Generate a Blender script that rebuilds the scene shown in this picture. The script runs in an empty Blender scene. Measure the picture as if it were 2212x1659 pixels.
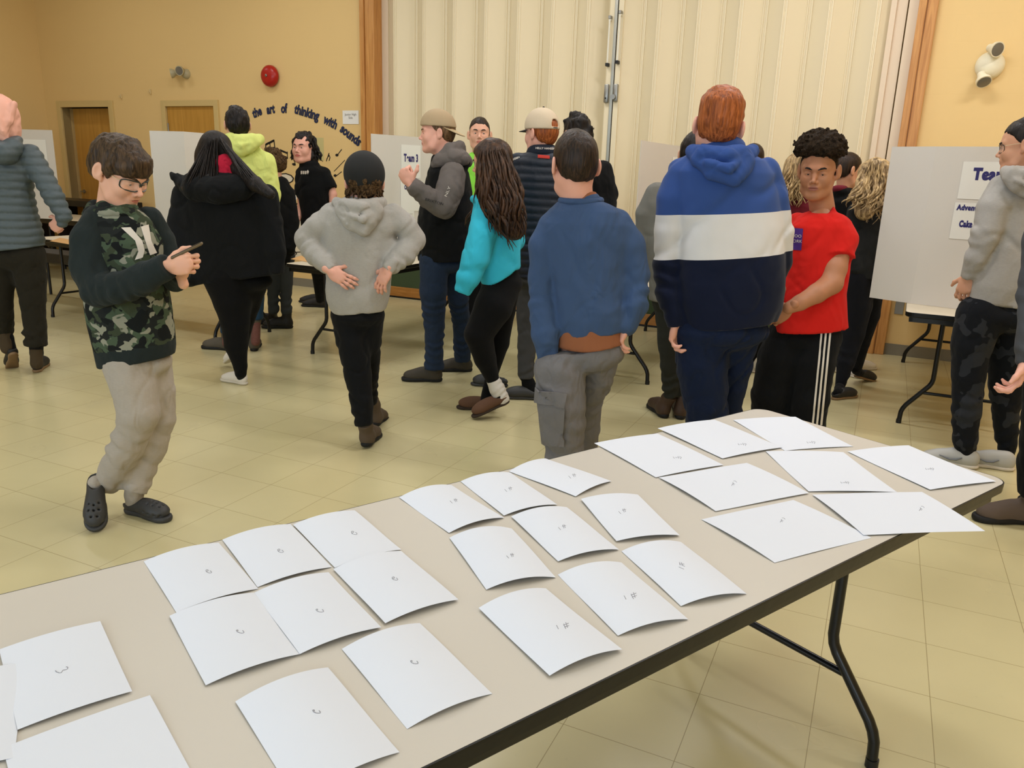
import bpy, bmesh, math, random
import numpy as np
from mathutils import Vector, Matrix
random.seed(7)
rng = np.random.RandomState(11)
COL = bpy.context.scene.collection
# ---------------------------------------------------------------- camera model (pixels of a 2212x1659 frame -> points of the room)
FPX, PITCH, ROLL, CAMH = 1700.0, 0.261152, 0.0338158, 1.459
_c, _s = math.cos(PITCH), math.sin(PITCH)
FW = np.array([0, _c, -_s]); UP0 = np.array([0, _s, _c]); RT0 = np.array([1.0, 0, 0])
RT = math.cos(ROLL) * RT0 + math.sin(ROLL) * UP0
UPV = -math.sin(ROLL) * RT0 + math.cos(ROLL) * UP0
O = np.array([0, 0, CAMH])
def ray(x, y): return (x - 1106) * RT - (y - 829.5) * UPV + FPX * FW
def atY(x, y, Y): d = ray(x, y); return O + d * (Y / d[1])
def atZ(x, y, z): d = ray(x, y); return O + d * ((z - CAMH) / d[2])
def scl(x, y, Y): return float(np.linalg.norm(atY(x + 1, y, Y) - atY(x, y, Y)))
# wall frame: s along the long wall, n out of it towards the camera
TH = math.radians(-26)
WU = np.array([math.cos(TH), math.sin(TH), 0]); WN = np.array([math.sin(TH), -math.cos(TH), 0]); W0 = np.array([.0645, 8.55, 0])
def wp(s, n, z): return W0 + WU * s + WN * n + np.array([0, 0, z])
def W(x, y, n=0.0):
    d = ray(x, y); P = W0 + WN * n; t = ((P - O) @ WN) / (d @ WN); P = O + d * t
    return float((P - W0) @ WU), float(P[2])
WALLM = Matrix(((WU[0], -WN[0], 0, W0[0]), (WU[1], -WN[1], 0, W0[1]), (0, 0, 1, 0), (0, 0, 0, 1)))  # local x=s, y=-n, z=z

# ---------------------------------------------------------------- materials
MATS = {}
def _nt(name):
    m = bpy.data.materials.new(name); m.use_nodes = True
    nt = m.node_tree; b = nt.nodes['Principled BSDF']
    return m, nt, b
def s2l(c):
    return tuple(((v / 255) / 12.92 if v / 255 <= .04045 else ((v / 255 + .055) / 1.055) ** 2.4) for v in c) + (1,)
def _bump(nt, b, scale, strength, dist=.002, stretch=(1, 1, 1), detail=3, chain=None, kind='noise'):
    tc = nt.nodes.new('ShaderNodeTexCoord'); mp = nt.nodes.new('ShaderNodeMapping')
    mp.inputs['Scale'].default_value = stretch
    nt.links.new(tc.outputs['Object'], mp.inputs['Vector'])
    n = nt.nodes.new('ShaderNodeTexNoise'); n.inputs['Scale'].default_value = scale; n.inputs['Detail'].default_value = detail
    nt.links.new(mp.outputs['Vector'], n.inputs['Vector'])
    bp = nt.nodes.new('ShaderNodeBump'); bp.inputs['Strength'].default_value = strength; bp.inputs['Distance'].default_value = dist
    nt.links.new(n.outputs['Fac'], bp.inputs['Height'])
    if chain: nt.links.new(chain.outputs['Normal'], bp.inputs['Normal'])
    nt.links.new(bp.outputs['Normal'], b.inputs['Normal'])
    return bp, n
def plain(name, rgb, rough=.6, metal=0, spec=.4, bump=None, vary=0):
    if name in MATS: return MATS[name]
    m, nt, b = _nt(name)
    col = s2l(rgb)
    b.inputs['Base Color'].default_value = col; b.inputs['Roughness'].default_value = rough
    b.inputs['Metallic'].default_value = metal; b.inputs['Specular IOR Level'].default_value = spec
    ch = None
    if bump:
        ch, n = _bump(nt, b, *bump)
    if vary:
        tc = nt.nodes.new('ShaderNodeTexCoord'); n = nt.nodes.new('ShaderNodeTexNoise'); n.inputs['Scale'].default_value = 3
        nt.links.new(tc.outputs['Object'], n.inputs['Vector'])
        mx = nt.nodes.new('ShaderNodeMix'); mx.data_type = 'RGBA'
        mx.inputs[6].default_value = tuple(v * (1 - vary) for v in col[:3]) + (1,); mx.inputs[7].default_value = tuple(min(1, v * (1 + vary)) for v in col[:3]) + (1,)
        nt.links.new(n.outputs['Fac'], mx.inputs[0]); nt.links.new(mx.outputs[2], b.inputs['Base Color'])
    MATS[name] = m
    return m
def fabric(name, rgb, rough=.9, wr=.5, weave=1.0, sheen=.03, spec=.12, heather=0, ws=(5.5, .018)):
    """cloth: soft wrinkles + a fine weave"""
    if name in MATS: return MATS[name]
    m, nt, b = _nt(name)
    col = s2l(rgb)
    b.inputs['Base Color'].default_value = col; b.inputs['Roughness'].default_value = rough
    b.inputs['Specular IOR Level'].default_value = spec; b.inputs['Sheen Weight'].default_value = sheen; b.inputs['Sheen Roughness'].default_value = .6
    a, n0 = _bump(nt, b, ws[0], min(1, wr * 1.3), ws[1] * 1.6, (1, 1, .75), 2); n0.inputs['Distortion'].default_value = .8
    a, n1 = _bump(nt, b, ws[0] * 2.4, min(1, wr), ws[1] * .55, (1, 1, .55), 1.5, a); n1.inputs['Distortion'].default_value = 1.4
    _bump(nt, b, 260, .25 * weave, .0012, (1, 1, 1), 2, a)
    if heather:
        tc = nt.nodes.new('ShaderNodeTexCoord'); n = nt.nodes.new('ShaderNodeTexNoise'); n.inputs['Scale'].default_value = 150; n.inputs['Detail'].default_value = 4
        mp = nt.nodes.new('ShaderNodeMapping'); mp.inputs['Scale'].default_value = (.5, .5, 1.6)
        nt.links.new(tc.outputs['Object'], mp.inputs['Vector']); nt.links.new(mp.outputs['Vector'], n.inputs['Vector'])
        mx = nt.nodes.new('ShaderNodeMix'); mx.data_type = 'RGBA'
        mx.inputs[6].default_value = tuple(v * (1 - heather) for v in col[:3]) + (1,); mx.inputs[7].default_value = tuple(min(1, v * (1 + heather)) for v in col[:3]) + (1,)
        nt.links.new(n.outputs['Fac'], mx.inputs[0]); nt.links.new(mx.outputs[2], b.inputs['Base Color'])
    MATS[name] = m
    return m
def skin(name, rgb):
    if name in MATS: return MATS[name]
    m, nt, b = _nt(name)
    col = s2l(rgb)
    b.inputs['Roughness'].default_value = .5; b.inputs['Specular IOR Level'].default_value = .35
    b.inputs['Subsurface Weight'].default_value = .12; b.inputs['Subsurface Radius'].default_value = (.012, .005, .003); b.inputs['Subsurface Scale'].default_value = .6
    tc = nt.nodes.new('ShaderNodeTexCoord'); n = nt.nodes.new('ShaderNodeTexNoise'); n.inputs['Scale'].default_value = 14; n.inputs['Detail'].default_value = 3
    nt.links.new(tc.outputs['Object'], n.inputs['Vector'])
    mx = nt.nodes.new('ShaderNodeMix'); mx.data_type = 'RGBA'
    mx.inputs[6].default_value = (col[0] * 1.04, col[1] * 1.05, col[2] * 1.05, 1); mx.inputs[7].default_value = (col[0] * .97, col[1] * .88, col[2] * .86, 1)
    nt.links.new(n.outputs['Fac'], mx.inputs[0]); nt.links.new(mx.outputs[2], b.inputs['Base Color'])
    _bump(nt, b, 220, .12, .0008)
    MATS[name] = m
    return m
def hairmat(name, c1, c2, stretch=(70, 70, 7), bump=.9, curly=False, rough=.45):
    if name in MATS: return MATS[name]
    m, nt, b = _nt(name)
    b.inputs['Roughness'].default_value = .8 if curly else rough; b.inputs['Specular IOR Level'].default_value = .1 if curly else .22
    tc = nt.nodes.new('ShaderNodeTexCoord'); mp = nt.nodes.new('ShaderNodeMapping'); mp.inputs['Scale'].default_value = stretch
    nt.links.new(tc.outputs['Object'], mp.inputs['Vector'])
    n = nt.nodes.new('ShaderNodeTexNoise'); n.inputs['Scale'].default_value = 1.6; n.inputs['Detail'].default_value = 4; n.inputs['Distortion'].default_value = 2.5 if curly else .8
    nt.links.new(mp.outputs['Vector'], n.inputs['Vector'])
    r = nt.nodes.new('ShaderNodeValToRGB'); r.color_ramp.elements[0].position = .35; r.color_ramp.elements[1].position = .68
    r.color_ramp.elements[0].color = s2l(c1); r.color_ramp.elements[1].color = s2l(c2)
    nt.links.new(n.outputs['Fac'], r.inputs[0]); nt.links.new(r.outputs[0], b.inputs['Base Color'])
    bp = nt.nodes.new('ShaderNodeBump'); bp.inputs['Strength'].default_value = bump; bp.inputs['Distance'].default_value = .004
    nt.links.new(n.outputs['Fac'], bp.inputs['Height']); nt.links.new(bp.outputs['Normal'], b.inputs['Normal'])
    MATS[name] = m
    return m

# ---------------------------------------------------------------- objects
def link(o, parent=None, mats=None):
    COL.objects.link(o)
    if parent is not None: o.parent = parent
    return o
def tag(o, label=None, cat=None, group=None, kind=None):
    if label: o['label'] = label
    if cat: o['category'] = cat
    if group: o['group'] = group
    if kind: o['kind'] = kind
    return o
def empty(name, loc, label=None, cat=None, group=None, rz=0):
    o = bpy.data.objects.new(name, None); o.empty_display_size = .1; COL.objects.link(o)
    o.location = loc; o.rotation_euler = (0, 0, rz)
    return tag(o, label, cat, group)
def mesh_obj(name, V, F, mats, parent=None, smooth=True, midx=None, origin=None, attrs=None):
    me = bpy.data.meshes.new(name)
    V = np.asarray(V, dtype=np.float64)
    if origin is not None: V = V - np.asarray(origin)
    F = np.asarray(F, dtype=np.int32) if not isinstance(F, list) else F
    if isinstance(F, np.ndarray):
        k = F.shape[1]
        me.vertices.add(len(V)); me.vertices.foreach_set('co', V.astype(np.float32).ravel())
        me.loops.add(F.size); me.loops.foreach_set('vertex_index', F.ravel())
        me.polygons.add(len(F)); me.polygons.foreach_set('loop_start', np.arange(0, F.size, k, dtype=np.int32))
        me.polygons.foreach_set('loop_total', np.full(len(F), k, dtype=np.int32))
    else:
        me.from_pydata([tuple(v) for v in V], [], [tuple(int(i) for i in f) for f in F])
    if midx is not None: me.polygons.foreach_set('material_index', np.asarray(midx, dtype=np.int32))
    me.update(calc_edges=True)
    if smooth: me.polygons.foreach_set('use_smooth', np.ones(len(me.polygons), dtype=bool))
    if attrs:
        for k_, v_ in attrs.items():
            a = me.attributes.new(k_, 'FLOAT', 'POINT'); a.data.foreach_set('value', np.asarray(v_, dtype=np.float32))
    for m in (mats if isinstance(mats, (list, tuple)) else [mats]): me.materials.append(m)
    o = bpy.data.objects.new(name, me); COL.objects.link(o)
    if parent is not None: o.parent = parent
    return o
class MB:
    """collects simple solids into one mesh"""
    def __init__(s): s.V = []; s.F = []; s.M = []
    def add(s, V, F, mi=0):
        b = len(s.V); s.V += [tuple(v) for v in V]; s.F += [tuple(i + b for i in f) for f in F]; s.M += [mi] * len(F); return s
    def box(s, lo, hi, mi=0, M=None, bev=0):
        x0, y0, z0 = lo; x1, y1, z1 = hi
        if bev > 0:
            bm = bmesh.new(); bmesh.ops.create_cube(bm, size=1)
            for v in bm.verts: v.co = Vector(((x0 + x1) / 2 + v.co.x * (x1 - x0), (y0 + y1) / 2 + v.co.y * (y1 - y0), (z0 + z1) / 2 + v.co.z * (z1 - z0)))
            bmesh.ops.bevel(bm, geom=bm.edges[:] , offset=bev, segments=2, affect='EDGES', profile=.5)
            V = [tuple(v.co) for v in bm.verts]; bm.verts.index_update(); F = [[v.index for v in f.verts] for f in bm.faces]; bm.free()
        else:
            V = [(x0, y0, z0), (x1, y0, z0), (x1, y1, z0), (x0, y1, z0), (x0, y0, z1), (x1, y0, z1), (x1, y1, z1), (x0, y1, z1)]
            F = [(0, 3, 2, 1), (4, 5, 6, 7), (0, 1, 5, 4), (1, 2, 6, 5), (2, 3, 7, 6), (3, 0, 4, 7)]
        if M is not None: V = [tuple(M @ Vector(v)) for v in V]
        return s.add(V, F, mi)
    def tube(s, pts, r, seg=12, mi=0, M=None, rr=None, caps=True, flat=None):
        P = [Vector(p) for p in pts]; n = len(P); V = []; F = []
        up = None
        for i in range(n):
            t = (P[min(i + 1, n - 1)] - P[max(i - 1, 0)]).normalized()
            if up is None:
                a = Vector((0, 0, 1)) if abs(t.z) < .9 else Vector((1, 0, 0)); up = (a - t * a.dot(t)).normalized()
            else: up = (up - t * up.dot(t)).normalized()
            sd = t.cross(up); ri = rr[i] if rr is not None else r
            for k in range(seg):
                a = 2 * math.pi * k / seg
                V.append(P[i] + up * (math.cos(a) * ri * (flat or 1)) + sd * (math.sin(a) * ri))
        for i in range(n - 1):
            for k in range(seg):
                k2 = (k + 1) % seg
                F.append((i * seg + k, i * seg + k2, (i + 1) * seg + k2, (i + 1) * seg + k))
        if caps: F.append(tuple(range(seg - 1, -1, -1))); F.append(tuple((n - 1) * seg + k for k in range(seg)))
        if M is not None: V = [M @ v for v in V]
        return s.add([tuple(v) for v in V], F, mi)
    def lathe(s, prof, seg=24, M=None, mi=0):
        V = []; F = []
        for r, z in prof:
            for k in range(seg):
                a = 2 * math.pi * k / seg; V.append((r * math.cos(a), r * math.sin(a), z))
        for i in range(len(prof) - 1):
            for k in range(seg):
                k2 = (k + 1) % seg; F.append((i * seg + k, i * seg + k2, (i + 1) * seg + k2, (i + 1) * seg + k))
        F.append(tuple(range(seg - 1, -1, -1))); F.append(tuple((len(prof) - 1) * seg + k for k in range(seg)))
        if M is not None: V = [tuple(M @ Vector(v)) for v in V]
        return s.add(V, F, mi)
    def prism(s, poly, y0, y1, mi=0, M=None):
        """poly in local xz, extruded along y"""
        n = len(poly); V = [(x, y0, z) for x, z in poly] + [(x, y1, z) for x, z in poly]
        F = [tuple(range(n)), tuple(range(2 * n - 1, n - 1, -1))] + [(i, (i + 1) % n + 0, (i + 1) % n + n, i + n)[::-1] for i in range(n)]
        if M is not None: V = [tuple(M @ Vector(v)) for v in V]
        return s.add(V, F, mi)
    def build(s, name, mats, parent=None, smooth=False, matrix=None, origin=None):
        V = np.array(s.V, float)
        if origin is not None: V = V - np.asarray(origin)
        me = bpy.data.meshes.new(name); me.from_pydata([tuple(v) for v in V], [], s.F)
        me.polygons.foreach_set('material_index', np.asarray(s.M, dtype=np.int32))
        for m in (mats if isinstance(mats, (list, tuple)) else [mats]): me.materials.append(m)
        bm = bmesh.new(); bm.from_mesh(me); bmesh.ops.recalc_face_normals(bm, faces=bm.faces); bm.to_mesh(me); bm.free()
        if smooth:
            me.polygons.foreach_set('use_smooth', np.ones(len(me.polygons), dtype=bool))
            try: me.set_sharp_from_angle(angle=math.radians(40))
            except Exception: pass
        o = bpy.data.objects.new(name, me); COL.objects.link(o)
        if matrix is not None: o.matrix_world = matrix
        if parent is not None: o.parent = parent
        return o

# ---------------------------------------------------------------- implicit surfaces
_T = rng.rand(32, 32, 32).astype(np.float32)
def vnoise(P, f):
    """smooth value noise, -1..1"""
    Q = P * f; I = np.floor(Q).astype(np.int64); R = Q - I; R = R * R * (3 - 2 * R); out = 0
    for dx in (0, 1):
        wx = R[..., 0] if dx else 1 - R[..., 0]
        for dy in (0, 1):
            wy = R[..., 1] if dy else 1 - R[..., 1]
            for dz in (0, 1):
                wz = R[..., 2] if dz else 1 - R[..., 2]
                out = out + wx * wy * wz * _T[(I[..., 0] + dx) % 32, (I[..., 1] + dy) % 32, (I[..., 2] + dz) % 32]
    return out * 2 - 1
def _n(v): v = np.asarray(v, float); return v / (np.linalg.norm(v) + 1e-12)
class Prim:
    k = .02; mode = 'u'
class Cone(Prim):
    """tapered limb through points with radii; flat0/flat1 cut the ends square; ring = (amplitude, wavelength) folds around it"""
    def __init__(s, pts, radii, k=.02, flat0=False, flat1=False, ring=None, mode='u', ringr=(0, 1), ph=0.):
        s.P = [np.asarray(p, float) for p in pts]; s.R = list(radii); s.k = k; s.f0, s.f1 = flat0, flat1; s.ring = ring; s.mode = mode; s.ringr = ringr; s.ph = ph + float(np.sum(np.abs(s.P[0]))) * 5
        m = max(s.R) + (ring[0] if ring else 0) + .005
        s.lo = np.min(s.P, 0) - m; s.hi = np.max(s.P, 0) + m
        s.L = np.cumsum([0] + [np.linalg.norm(b - a) for a, b in zip(s.P, s.P[1:])])
    def __call__(s, X):
        best = None; n = len(s.P) - 1
        for i in range(n):
            a, b = s.P[i], s.P[i + 1]; ab = b - a; L2 = ab @ ab + 1e-12
            q = X - a; t = np.clip((q @ ab) / L2, 0, 1)
            v = q - t[..., None] * ab; d = np.sqrt((v * v).sum(-1))
            r = s.R[i] + (s.R[i + 1] - s.R[i]) * t
            if s.ring:
                tt = (s.L[i] + t * (s.L[i + 1] - s.L[i])); T = tt / s.L[-1]
                w = np.clip((T - s.ringr[0]) / .08, 0, 1) * np.clip((s.ringr[1] - T) / .08, 0, 1)
                ax = _n(ab); e1 = _n(np.cross(ax, [.3, .9, .2])); e2 = np.cross(ax, e1)
                ang = np.arctan2(v @ e1, v @ e2)
                w = w * (.55 + .55 * np.sin(ang + tt * 19 + s.ph * 1.7))
                r = r + s.ring[0] * w * np.sin(2 * math.pi * tt / s.ring[1] + 1.3 * np.sin(ang + s.ph) + 1.1 * np.sin(2 * ang + 2.7 * s.ph) + s.ph)
            dd = d - r
            best = dd if best is None else smin(best, dd, .012)
        if s.f0: best = np.maximum(best, -((X - s.P[0]) @ _n(s.P[1] - s.P[0])))
        if s.f1: best = np.maximum(best, ((X - s.P[-1]) @ _n(s.P[-1] - s.P[-2])))
        return best
class Ell(Prim):
    """ellipsoid with its own axes (rows of A)"""
    def __init__(s, c, r, A=None, k=.02, mode='u'):
        s.c = np.asarray(c, float); s.r = np.asarray(r, float); s.A = np.eye(3) if A is None else np.asarray(A, float); s.k = k; s.mode = mode
        e = np.sqrt(((s.A * s.r[:, None]) ** 2).sum(0)) + .004; s.lo = s.c - e; s.hi = s.c + e
    def __call__(s, X):
        q = (X - s.c) @ s.A.T
        k0 = np.sqrt(((q / s.r) ** 2).sum(-1)); k1 = np.sqrt(((q / s.r ** 2) ** 2).sum(-1)) + 1e-9
        return k0 * (k0 - 1) / k1
class Loft(Prim):
    """trunk: elliptic sections (centre, half width along A[0], half depth along A[1])"""
    def __init__(s, secs, A=None, k=.03, cap=.6, ex=2.0, mode='u'):
        s.S = [(np.asarray(c, float), w, d) for c, w, d in secs]; s.A = np.eye(3) if A is None else np.asarray(A, float); s.k = k; s.cap = cap; s.ex = ex; s.mode = mode
        m = max(max(w, d) for _, w, d in s.S) + .01
        P = [c for c, _, _ in s.S]; s.lo = np.min(P, 0) - m; s.hi = np.max(P, 0) + m
    def __call__(s, X):
        P = [c for c, _, _ in s.S]
        # arc parameter from height along the axis between first and last, piecewise
        zs = np.array([c[2] for c in P]); order = np.argsort(zs); zs = zs[order]
        z = X[..., 2]; zc = np.clip(z, zs[0], zs[-1])
        g = lambda vals: np.interp(zc, zs, np.array(vals, float)[order])
        cx = g([c[0] for c in P]); cy = g([c[1] for c in P]); w = g([w for _, w, _ in s.S]); d = g([d for _, _, d in s.S])
        dx = X[..., 0] - cx; dy = X[..., 1] - cy; dz = z - zc
        qx = dx * s.A[0][0] + dy * s.A[0][1]; qy = dx * s.A[1][0] + dy * s.A[1][1]
        m = np.minimum(w, d) * s.cap
        k0 = (np.abs(qx / w) ** s.ex + np.abs(qy / d) ** s.ex + np.abs(dz / m) ** s.ex) ** (1 / s.ex)
        k1 = np.sqrt((qx / w ** 2) ** 2 + (qy / d ** 2) ** 2 + (dz / m ** 2) ** 2) + 1e-6
        return np.clip(k0 * (k0 - 1) / k1, -1, 1)
class Box(Prim):
    def __init__(s, c, h, A=None, r=.01, k=.01, mode='u'):
        s.c = np.asarray(c, float); s.h = np.asarray(h, float); s.A = np.eye(3) if A is None else np.asarray(A, float); s.r = r; s.k = k; s.mode = mode
        e = (np.abs(s.A) * s.h[:, None]).sum(0) + .004; s.lo = s.c - e; s.hi = s.c + e
    def __call__(s, X):
        q = np.abs((X - s.c) @ s.A.T) - (s.h - s.r)
        return np.sqrt((np.maximum(q, 0) ** 2).sum(-1)) + np.minimum(q.max(-1), 0) - s.r
class Cut(Prim):
    """keeps the side where (X-p).n < 0"""
    mode = 'c'
    def __init__(s, p, n, wave=0, box=None): s.p = np.asarray(p, float); s.n = _n(n); s.wave = wave; s.box = box
    def __call__(s, X):
        d = (X - s.p) @ s.n
        if s.wave: d = d + s.wave * vnoise(X * np.array([1, 1, .2]), 9)
        return d
class Fn(Prim):
    """whole-field modifier f(X, D) -> D"""
    mode = 'f'
    def __init__(s, f): s.f = f
def smin(a, b, k):
    if k <= 0: return np.minimum(a, b)
    h = np.maximum(k - np.abs(a - b), 0) / k
    return np.minimum(a, b) - h * h * k * .25
def smax(a, b, k): return -smin(-a, -b, k)
def extract(prims, vox):
    us = [p for p in prims if p.mode == 'u']
    lo = np.min([p.lo for p in us], 0) - vox * 3 - .006; hi = np.max([p.hi for p in us], 0) + vox * 3 + .006
    n = np.ceil((hi - lo) / vox).astype(int) + 1
    ax = [lo[i] + vox * np.arange(n[i]) for i in range(3)]
    D = np.full(n, .2, dtype=np.float64)
    def grid(i0, i1):
        g = np.meshgrid(*[ax[i][i0[i]:i1[i]] for i in range(3)], indexing='ij'); return np.stack(g, -1)
    full = None
    for p in prims:
        if p.mode in ('u', 's', 'i'):
            m = p.k + vox * 3 + .01
            i0 = np.clip(np.floor((p.lo - m - lo) / vox).astype(int), 0, n); i1 = np.clip(np.ceil((p.hi + m - lo) / vox).astype(int) + 1, 0, n)
            if (i1 <= i0).any(): continue
            sl = tuple(slice(a, b) for a, b in zip(i0, i1)); X = grid(i0, i1); v = p(X)
            if p.mode == 'u': D[sl] = smin(D[sl], v, p.k)
            elif p.mode == 's': D[sl] = smax(D[sl], -v, p.k)
        elif p.mode == 'c':
            if p.box is not None:
                i0 = np.clip(np.floor((p.box[0] - lo) / vox).astype(int), 0, n); i1 = np.clip(np.ceil((p.box[1] - lo) / vox).astype(int), 0, n)
                if (i1 <= i0).any(): continue
                sl = tuple(slice(a, b) for a, b in zip(i0, i1)); D[sl] = smax(D[sl], p(grid(i0, i1)), .004)
            else:
                if full is None: full = grid([0, 0, 0], n)
                D = smax(D, p(full), .004)
        else:
            # modifier only needed near the surface
            if getattr(p, 'full', False):
                if full is None: full = grid([0, 0, 0], n)
                D = p.f(full, D); continue
            msk = np.abs(D) < .03
            idx = np.argwhere(msk); X = lo + idx * vox
            D[msk] = p.f(X, D[msk])
    return nets(D, lo, vox)
def nets(D, lo, vox):
    D = D.astype(np.float32); D[np.abs(D) < 1e-7] = 1e-7
    D[0] = D[-1] = 1; D[:, 0] = D[:, -1] = 1; D[:, :, 0] = D[:, :, -1] = 1
    S = D < 0
    c = [S[i:S.shape[0] - 1 + i, j:S.shape[1] - 1 + j, k:S.shape[2] - 1 + k] for i in (0, 1) for j in (0, 1) for k in (0, 1)]
    anyc = np.logical_or.reduce(c); allc = np.logical_and.reduce(c)
    act = anyc & ~allc
    cells = np.argwhere(act); idx = np.full(act.shape, -1, dtype=np.int32); idx[act] = np.arange(len(cells))
    corners = np.array([(i, j, k) for i in (0, 1) for j in (0, 1) for k in (0, 1)])
    val = np.stack([D[cells[:, 0] + a, cells[:, 1] + b, cells[:, 2] + c_] for a, b, c_ in corners], 1)
    acc = np.zeros((len(cells), 3)); cnt = np.zeros(len(cells))
    for e0 in range(8):
        for e1 in range(e0 + 1, 8):
            if np.abs(corners[e0] - corners[e1]).sum() != 1: continue
            a, b = val[:, e0], val[:, e1]; m = (a < 0) != (b < 0)
            t = a[m] / (a[m] - b[m])
            acc[m] += corners[e0] + t[:, None] * (corners[e1] - corners[e0]); cnt[m] += 1
    V = lo + (cells + acc / cnt[:, None]) * vox
    F = []
    for ax in range(3):
        o1, o2 = (ax + 1) % 3, (ax + 2) % 3
        sl0 = [slice(1, -1)] * 3; sl1 = [slice(1, -1)] * 3
        sl0[ax] = slice(0, -1); sl1[ax] = slice(1, None)
        A = S[tuple(sl0)]; B = S[tuple(sl1)]
        for flip in (False, True):
            m = (A & ~B) if not flip else (~A & B)
            p = np.argwhere(m)
            if len(p) == 0: continue
            off = np.ones(3, int); off[ax] = 0; p = p + off
            q = [p.copy() for _ in range(4)]
            q[1][:, o1] -= 1; q[2][:, o1] -= 1; q[2][:, o2] -= 1; q[3][:, o2] -= 1
            f = np.stack([idx[w[:, 0], w[:, 1], w[:, 2]] for w in q], 1)
            F.append(f if not flip else f[:, ::-1])
    F = np.concatenate(F)
    F = F[(F >= 0).all(1)]
    return V, F
def join(parts):
    """[(V,F,matindex array or int)] -> V,F,M"""
    VV = []; FF = []; MM = []; b = 0
    for V, F, M in parts:
        VV.append(V); FF.append(F + b); b += len(V); MM.append(np.full(len(F), M) if np.isscalar(M) else M)
    return np.concatenate(VV), np.concatenate(FF), np.concatenate(MM)
# ================================================================ ROOM
def wall_paint(name, rgb):
    m, nt, b = _nt(name); b.inputs['Base Color'].default_value = s2l(rgb); b.inputs['Roughness'].default_value = .6; b.inputs['Specular IOR Level'].default_value = .3
    # painted block wall: faint courses
    tc = nt.nodes.new('ShaderNodeTexCoord'); mp = nt.nodes.new('ShaderNodeMapping'); mp.inputs['Rotation'].default_value = (math.radians(90), 0, 0)
    nt.links.new(tc.outputs['Object'], mp.inputs['Vector'])
    br = nt.nodes.new('ShaderNodeTexBrick'); br.inputs['Scale'].default_value = 1; br.inputs['Brick Width'].default_value = .4; br.inputs['Row Height'].default_value = .2; br.inputs['Mortar Size'].default_value = .004
    br.inputs['Color1'].default_value = (1, 1, 1, 1); br.inputs['Color2'].default_value = (1, 1, 1, 1); br.inputs['Mortar'].default_value = (0, 0, 0, 1); br.inputs['Mortar Smooth'].default_value = .6
    nt.links.new(mp.outputs[0], br.inputs['Vector'])
    bp = nt.nodes.new('ShaderNodeBump'); bp.inputs['Strength'].default_value = .12; bp.inputs['Distance'].default_value = .002
    nt.links.new(br.outputs['Color'], bp.inputs['Height'])
    n = nt.nodes.new('ShaderNodeTexNoise'); n.inputs['Scale'].default_value = 60; nt.links.new(tc.outputs['Object'], n.inputs['Vector'])
    b2 = nt.nodes.new('ShaderNodeBump'); b2.inputs['Strength'].default_value = .08; b2.inputs['Distance'].default_value = .002
    nt.links.new(n.outputs[0], b2.inputs['Height']); nt.links.new(bp.outputs[0], b2.inputs['Normal']); nt.links.new(b2.outputs[0], b.inputs['Normal'])
    return m
M_WALL = wall_paint('yellow_wall_paint', (226, 194, 134))
M_WALLD = M_WALL
def wood(name, c1, c2, rot=0, sc=9):
    m, nt, b = _nt(name)
    tc = nt.nodes.new('ShaderNodeTexCoord'); mp = nt.nodes.new('ShaderNodeMapping'); mp.inputs['Scale'].default_value = (14, 14, .7) if not rot else (.7, 14, 14)
    nt.links.new(tc.outputs['Object'], mp.inputs['Vector'])
    n = nt.nodes.new('ShaderNodeTexNoise'); n.inputs['Scale'].default_value = sc * .35; n.inputs['Detail'].default_value = 6; n.inputs['Distortion'].default_value = 1.2
    nt.links.new(mp.outputs[0], n.inputs['Vector'])
    r = nt.nodes.new('ShaderNodeValToRGB'); r.color_ramp.elements[0].position = .3; r.color_ramp.elements[1].position = .7
    r.color_ramp.elements[0].color = s2l(c1); r.color_ramp.elements[1].color = s2l(c2)
    nt.links.new(n.outputs[0], r.inputs[0]); nt.links.new(r.outputs[0], b.inputs['Base Color'])
    b.inputs['Roughness'].default_value = .4
    return m
M_OAK = wood('varnished_oak', (176, 118, 58), (206, 150, 84))
M_OAKH = wood('varnished_oak_board', (150, 98, 40), (186, 130, 66), 1)
M_DOOR = wood('veneer_door', (176, 128, 52), (196, 146, 66), 0, 5)
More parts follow.
